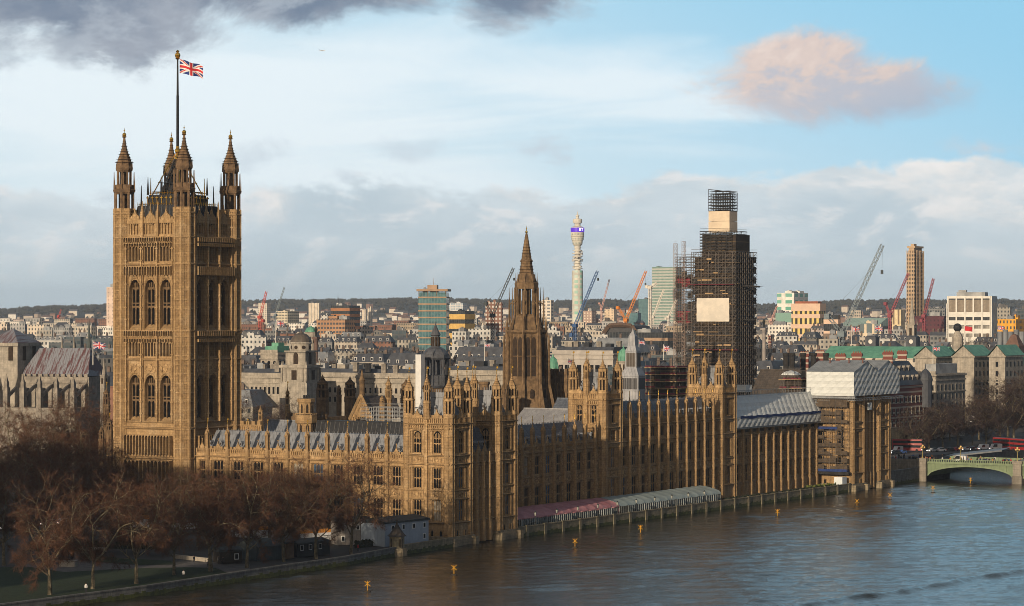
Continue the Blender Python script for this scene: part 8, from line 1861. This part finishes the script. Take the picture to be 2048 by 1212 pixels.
def car(x, y, z, rz, colr, label, van=False, group=None):
    t_ = thing('parked_van' if van else 'car', label, 'van' if van else 'car', (x,y,z), rz, group); f = MB(); L, H = (5.2,2.2) if van else (4.3,1.45)
    pr = [(-L/2,.35),(L/2,.35),(L/2,.75),(L*.46,.95),(L*.30,1.05),(L*.18,H),(-L*.46,H),(-L/2,H*.9)] if van else [(-L/2,.3),(L/2,.3),(L/2,.7),(L*.44,.85),(L*.2,.95),(L*.06,H),(-L*.30,H),(-L*.44,.98),(-L/2,.9)]
    f.front(pr,-.85,.85); f.build('body', PNT[colr], t_)
    g = MB(); zb_ = 1.12 if van else .98; g.front([(L*.27 if van else L*.17,zb_),(L*.17 if van else L*.06,H-.1),(-L*.1 if van else -L*.28,H-.1),(-L*.1 if van else -L*.38,zb_)],-.87,.87); g.build('side_glass', CGL, t_)
    for sx_ in (-1,1):
        for sy in (-1,1): o = link('wheel', wheel_m, t_, (sx_*L*.31,sy*.8,.33)); o.rotation_euler = (PI/2,0,0)
    for sy in (-.6,.6): link('headlight', head_m, t_, (L/2,sy,.62)); link('tail_light', tail_m, t_, (-L/2,sy,.75))
    return t_
def bus(x, y, z, rz, label):
    t_ = thing('double_decker_bus', label, 'bus', (x,y,z), rz); f = MB(); f.box(-5.4,5.4,-1.25,1.25,.35,4.35); f.build('body', PNT['red'], t_)
    g = MB()
    for zz in (1.4,3.0): g.box(-5.1,5.43,-1.28,1.28,zz,zz+.85)
    g.build('window_band', CGL, t_)
    for xx in (-3.4,3.6):
        for s in (-1.15,1.15): o = link('wheel', wheel_m, t_, (xx,s,.45)); o.rotation_euler = (PI/2,0,0); o.scale = (1.4,1.4,1.4)
    for s in (-.9,.9): link('headlight', head_m, t_, (5.42,s,.8))
# road along the embankment beyond the bridge, and the bridge deck itself
def gp5(px, py, z=6.4): return gpt(px, py, z)
bus_z = 5.0
p = at(1815,960); bus(p.x,p.y,ZD,.2,'red double decker bus left of the bridge before the banded offices')
p = at(2010,985); bus(p.x,p.y,ZD-.6,-.5,'red double decker bus under the trees at the right')
p = at(2044,975); bus(p.x,p.y,ZD-.6,-.5,'second red double decker bus at the right edge')
for i, (px, d, c_, van, lb) in enumerate(((1790,945,'black',0,'dark car with headlights left of the bridge head'),(1803,948,'blue',0,'blue car with headlights by the bridge head'),(1795,958,'white',1,'white van by the red brick offices'),(1865,962,'silver',0,'silver car with headlights above the abutment'),(1880,964,'white',0,'white car queueing under the embankment trees'),(1897,966,'black',0,'black car with bright headlights in the queue'),(1912,968,'red',0,'red car in the queue under the trees'),(1930,970,'silver',0,'silver car near the middle of the queue'),(1944,972,'black',0,'black car at the right of the queue'),(1965,975,'white',1,'white van under the trees right of the queue'),(1990,978,'white',1,'white van beside the red buses'),(2030,982,'blue',0,'blue car beside the red buses'))):
    p = at(px,d); car(p.x,p.y,ZD-.35,PI+1.1+.3*math.sin(i),c_,lb,bool(van))
car(X_A+10, BY+3.2, ZD+.1, PI, 'white', 'white van driving over the bridge arch', True)
car(X_A+26, BY+3.2, ZD+.1, PI, 'black', 'black car on the bridge near the pier')
for i, (px, py, c_, van, lb) in enumerate(((18,1056,'white',True,'white van on the road at the far left'),(48,1054,'blue',False,'blue car on the road at the far left'),(110,1048,'silver',False,'silver car with tail lights behind the left trees'),(150,1046,'white',False,'white car behind the left trees'),(205,1046,'black',False,'black car on the garden road'),(230,1044,'white',True,'white van on the garden road'))):
    p = gpt(px,py,5.0); p.x = max(-102, min(-86, p.x)); car(p.x, p.y, gz(p.x,p.y)+.1, -PI/2+.05, c_, lb, van)
# crowd along the bridge parapet and the square
rp = random.Random(9)
for i in range(96):
    ci = rp.choice((0,0,0,1,1,3,3,2,4,5,6,7,2)); x = X_A-17+rp.random()**1.3*(X_C-X_A+20); y = BY+rp.choice((.45,.8,1.2,1.9,rp.uniform(8,17)))
    person(x, y, ZD+(.1 if y > BY+1.2 else .02), ci, rp.choice((0,1)), rp.uniform(0,6.28), 'person in a %s coat in the crowd crossing the bridge' % CN[ci], 'people on the bridge in %s coats' % CN[ci])
for i in range(44):
    ci = rp.choice((0,0,1,3,2,4,5)); x = X_A-18-rp.random()*26; y = BY-6+rp.random()*20
    person(x, y, ZD-.4, ci, rp.choice((0,1)), rp.uniform(0,6.28), 'person in a %s coat standing on the square before the bridge' % CN[ci], 'people on the square in %s coats' % CN[ci])
f = MB(); a = P3(1890,912,925); b_ = P3(2004,900,905); 
f.add([(0,0,0),(b_.x-a.x,b_.y-a.y,b_.z-a.z),(b_.x-a.x,b_.y-a.y+9,b_.z-a.z+.6),(0,9,.6),(0,0,-.5),(b_.x-a.x,b_.y-a.y,b_.z-a.z-.5),(b_.x-a.x,b_.y-a.y+9,b_.z-a.z+.1),(0,9,.1)],[(0,1,2,3),(4,7,6,5),(0,4,5,1)])
o = f.build('pier_canopy', RLEAD, None, (a.x,a.y,a.z)); tag(o, 'long grey slanting pier canopy beyond the bridge', 'canopy')
# gulls
k = MB(); k.add([(-.5,0,.1),(0,.12,0),(.5,0,.1),(0,-.12,0)],[(0,3,1),(1,3,2)]); k.lathe(0,0,[(.04,-.05),(.1,0),(.04,.06)],6); gm = k.mesh('gull', WHP)
for px, py, w_ in ((1941,843,'lower'),(1947,834,'upper')): o = link('gull', gm, None, P3(px,py,930), .4); o.rotation_euler = (.5,.2,.7); o.scale = (1.3,1.3,1.3); tag(o, '%s of two white gulls flying before the dark trees' % w_, 'bird')
# unseen slab added upstream of the gardens to keep the low sun off the lawns
for i, (x, y, w_, h_) in enumerate(((-112,-440,122,103),)):
    f = MB(); f.box(0,w_,0,24,0,h_); f.box(2,w_-2,3,20,h_,h_+3); o = f.build('shade_slab', WM['pale stone'], None, (x,y,4)); tag(o, 'tall unseen slab added upstream to shade the gardens and lower walls', 'building')

# ---- winter haze over the city
HZ = bpy.data.materials.new('winter_haze'); HZ.use_nodes = True; t = HZ.node_tree; t.nodes.clear(); o_ = t.nodes.new('ShaderNodeOutputMaterial'); v_ = t.nodes.new('ShaderNodeVolumePrincipled'); t.links.new(v_.outputs[0], o_.inputs['Volume'])
v_.inputs['Color'].default_value = (.70,.83,1.0,1); v_.inputs['Density'].default_value = 5.2e-5; v_.inputs['Anisotropy'].default_value = .2
f = MB(); f.box(-12000,9000,-1400,12000,-6,232); h_ = f.build('haze', HZ); tag(h_, 'thin pale winter haze over the whole city', kind='stuff')
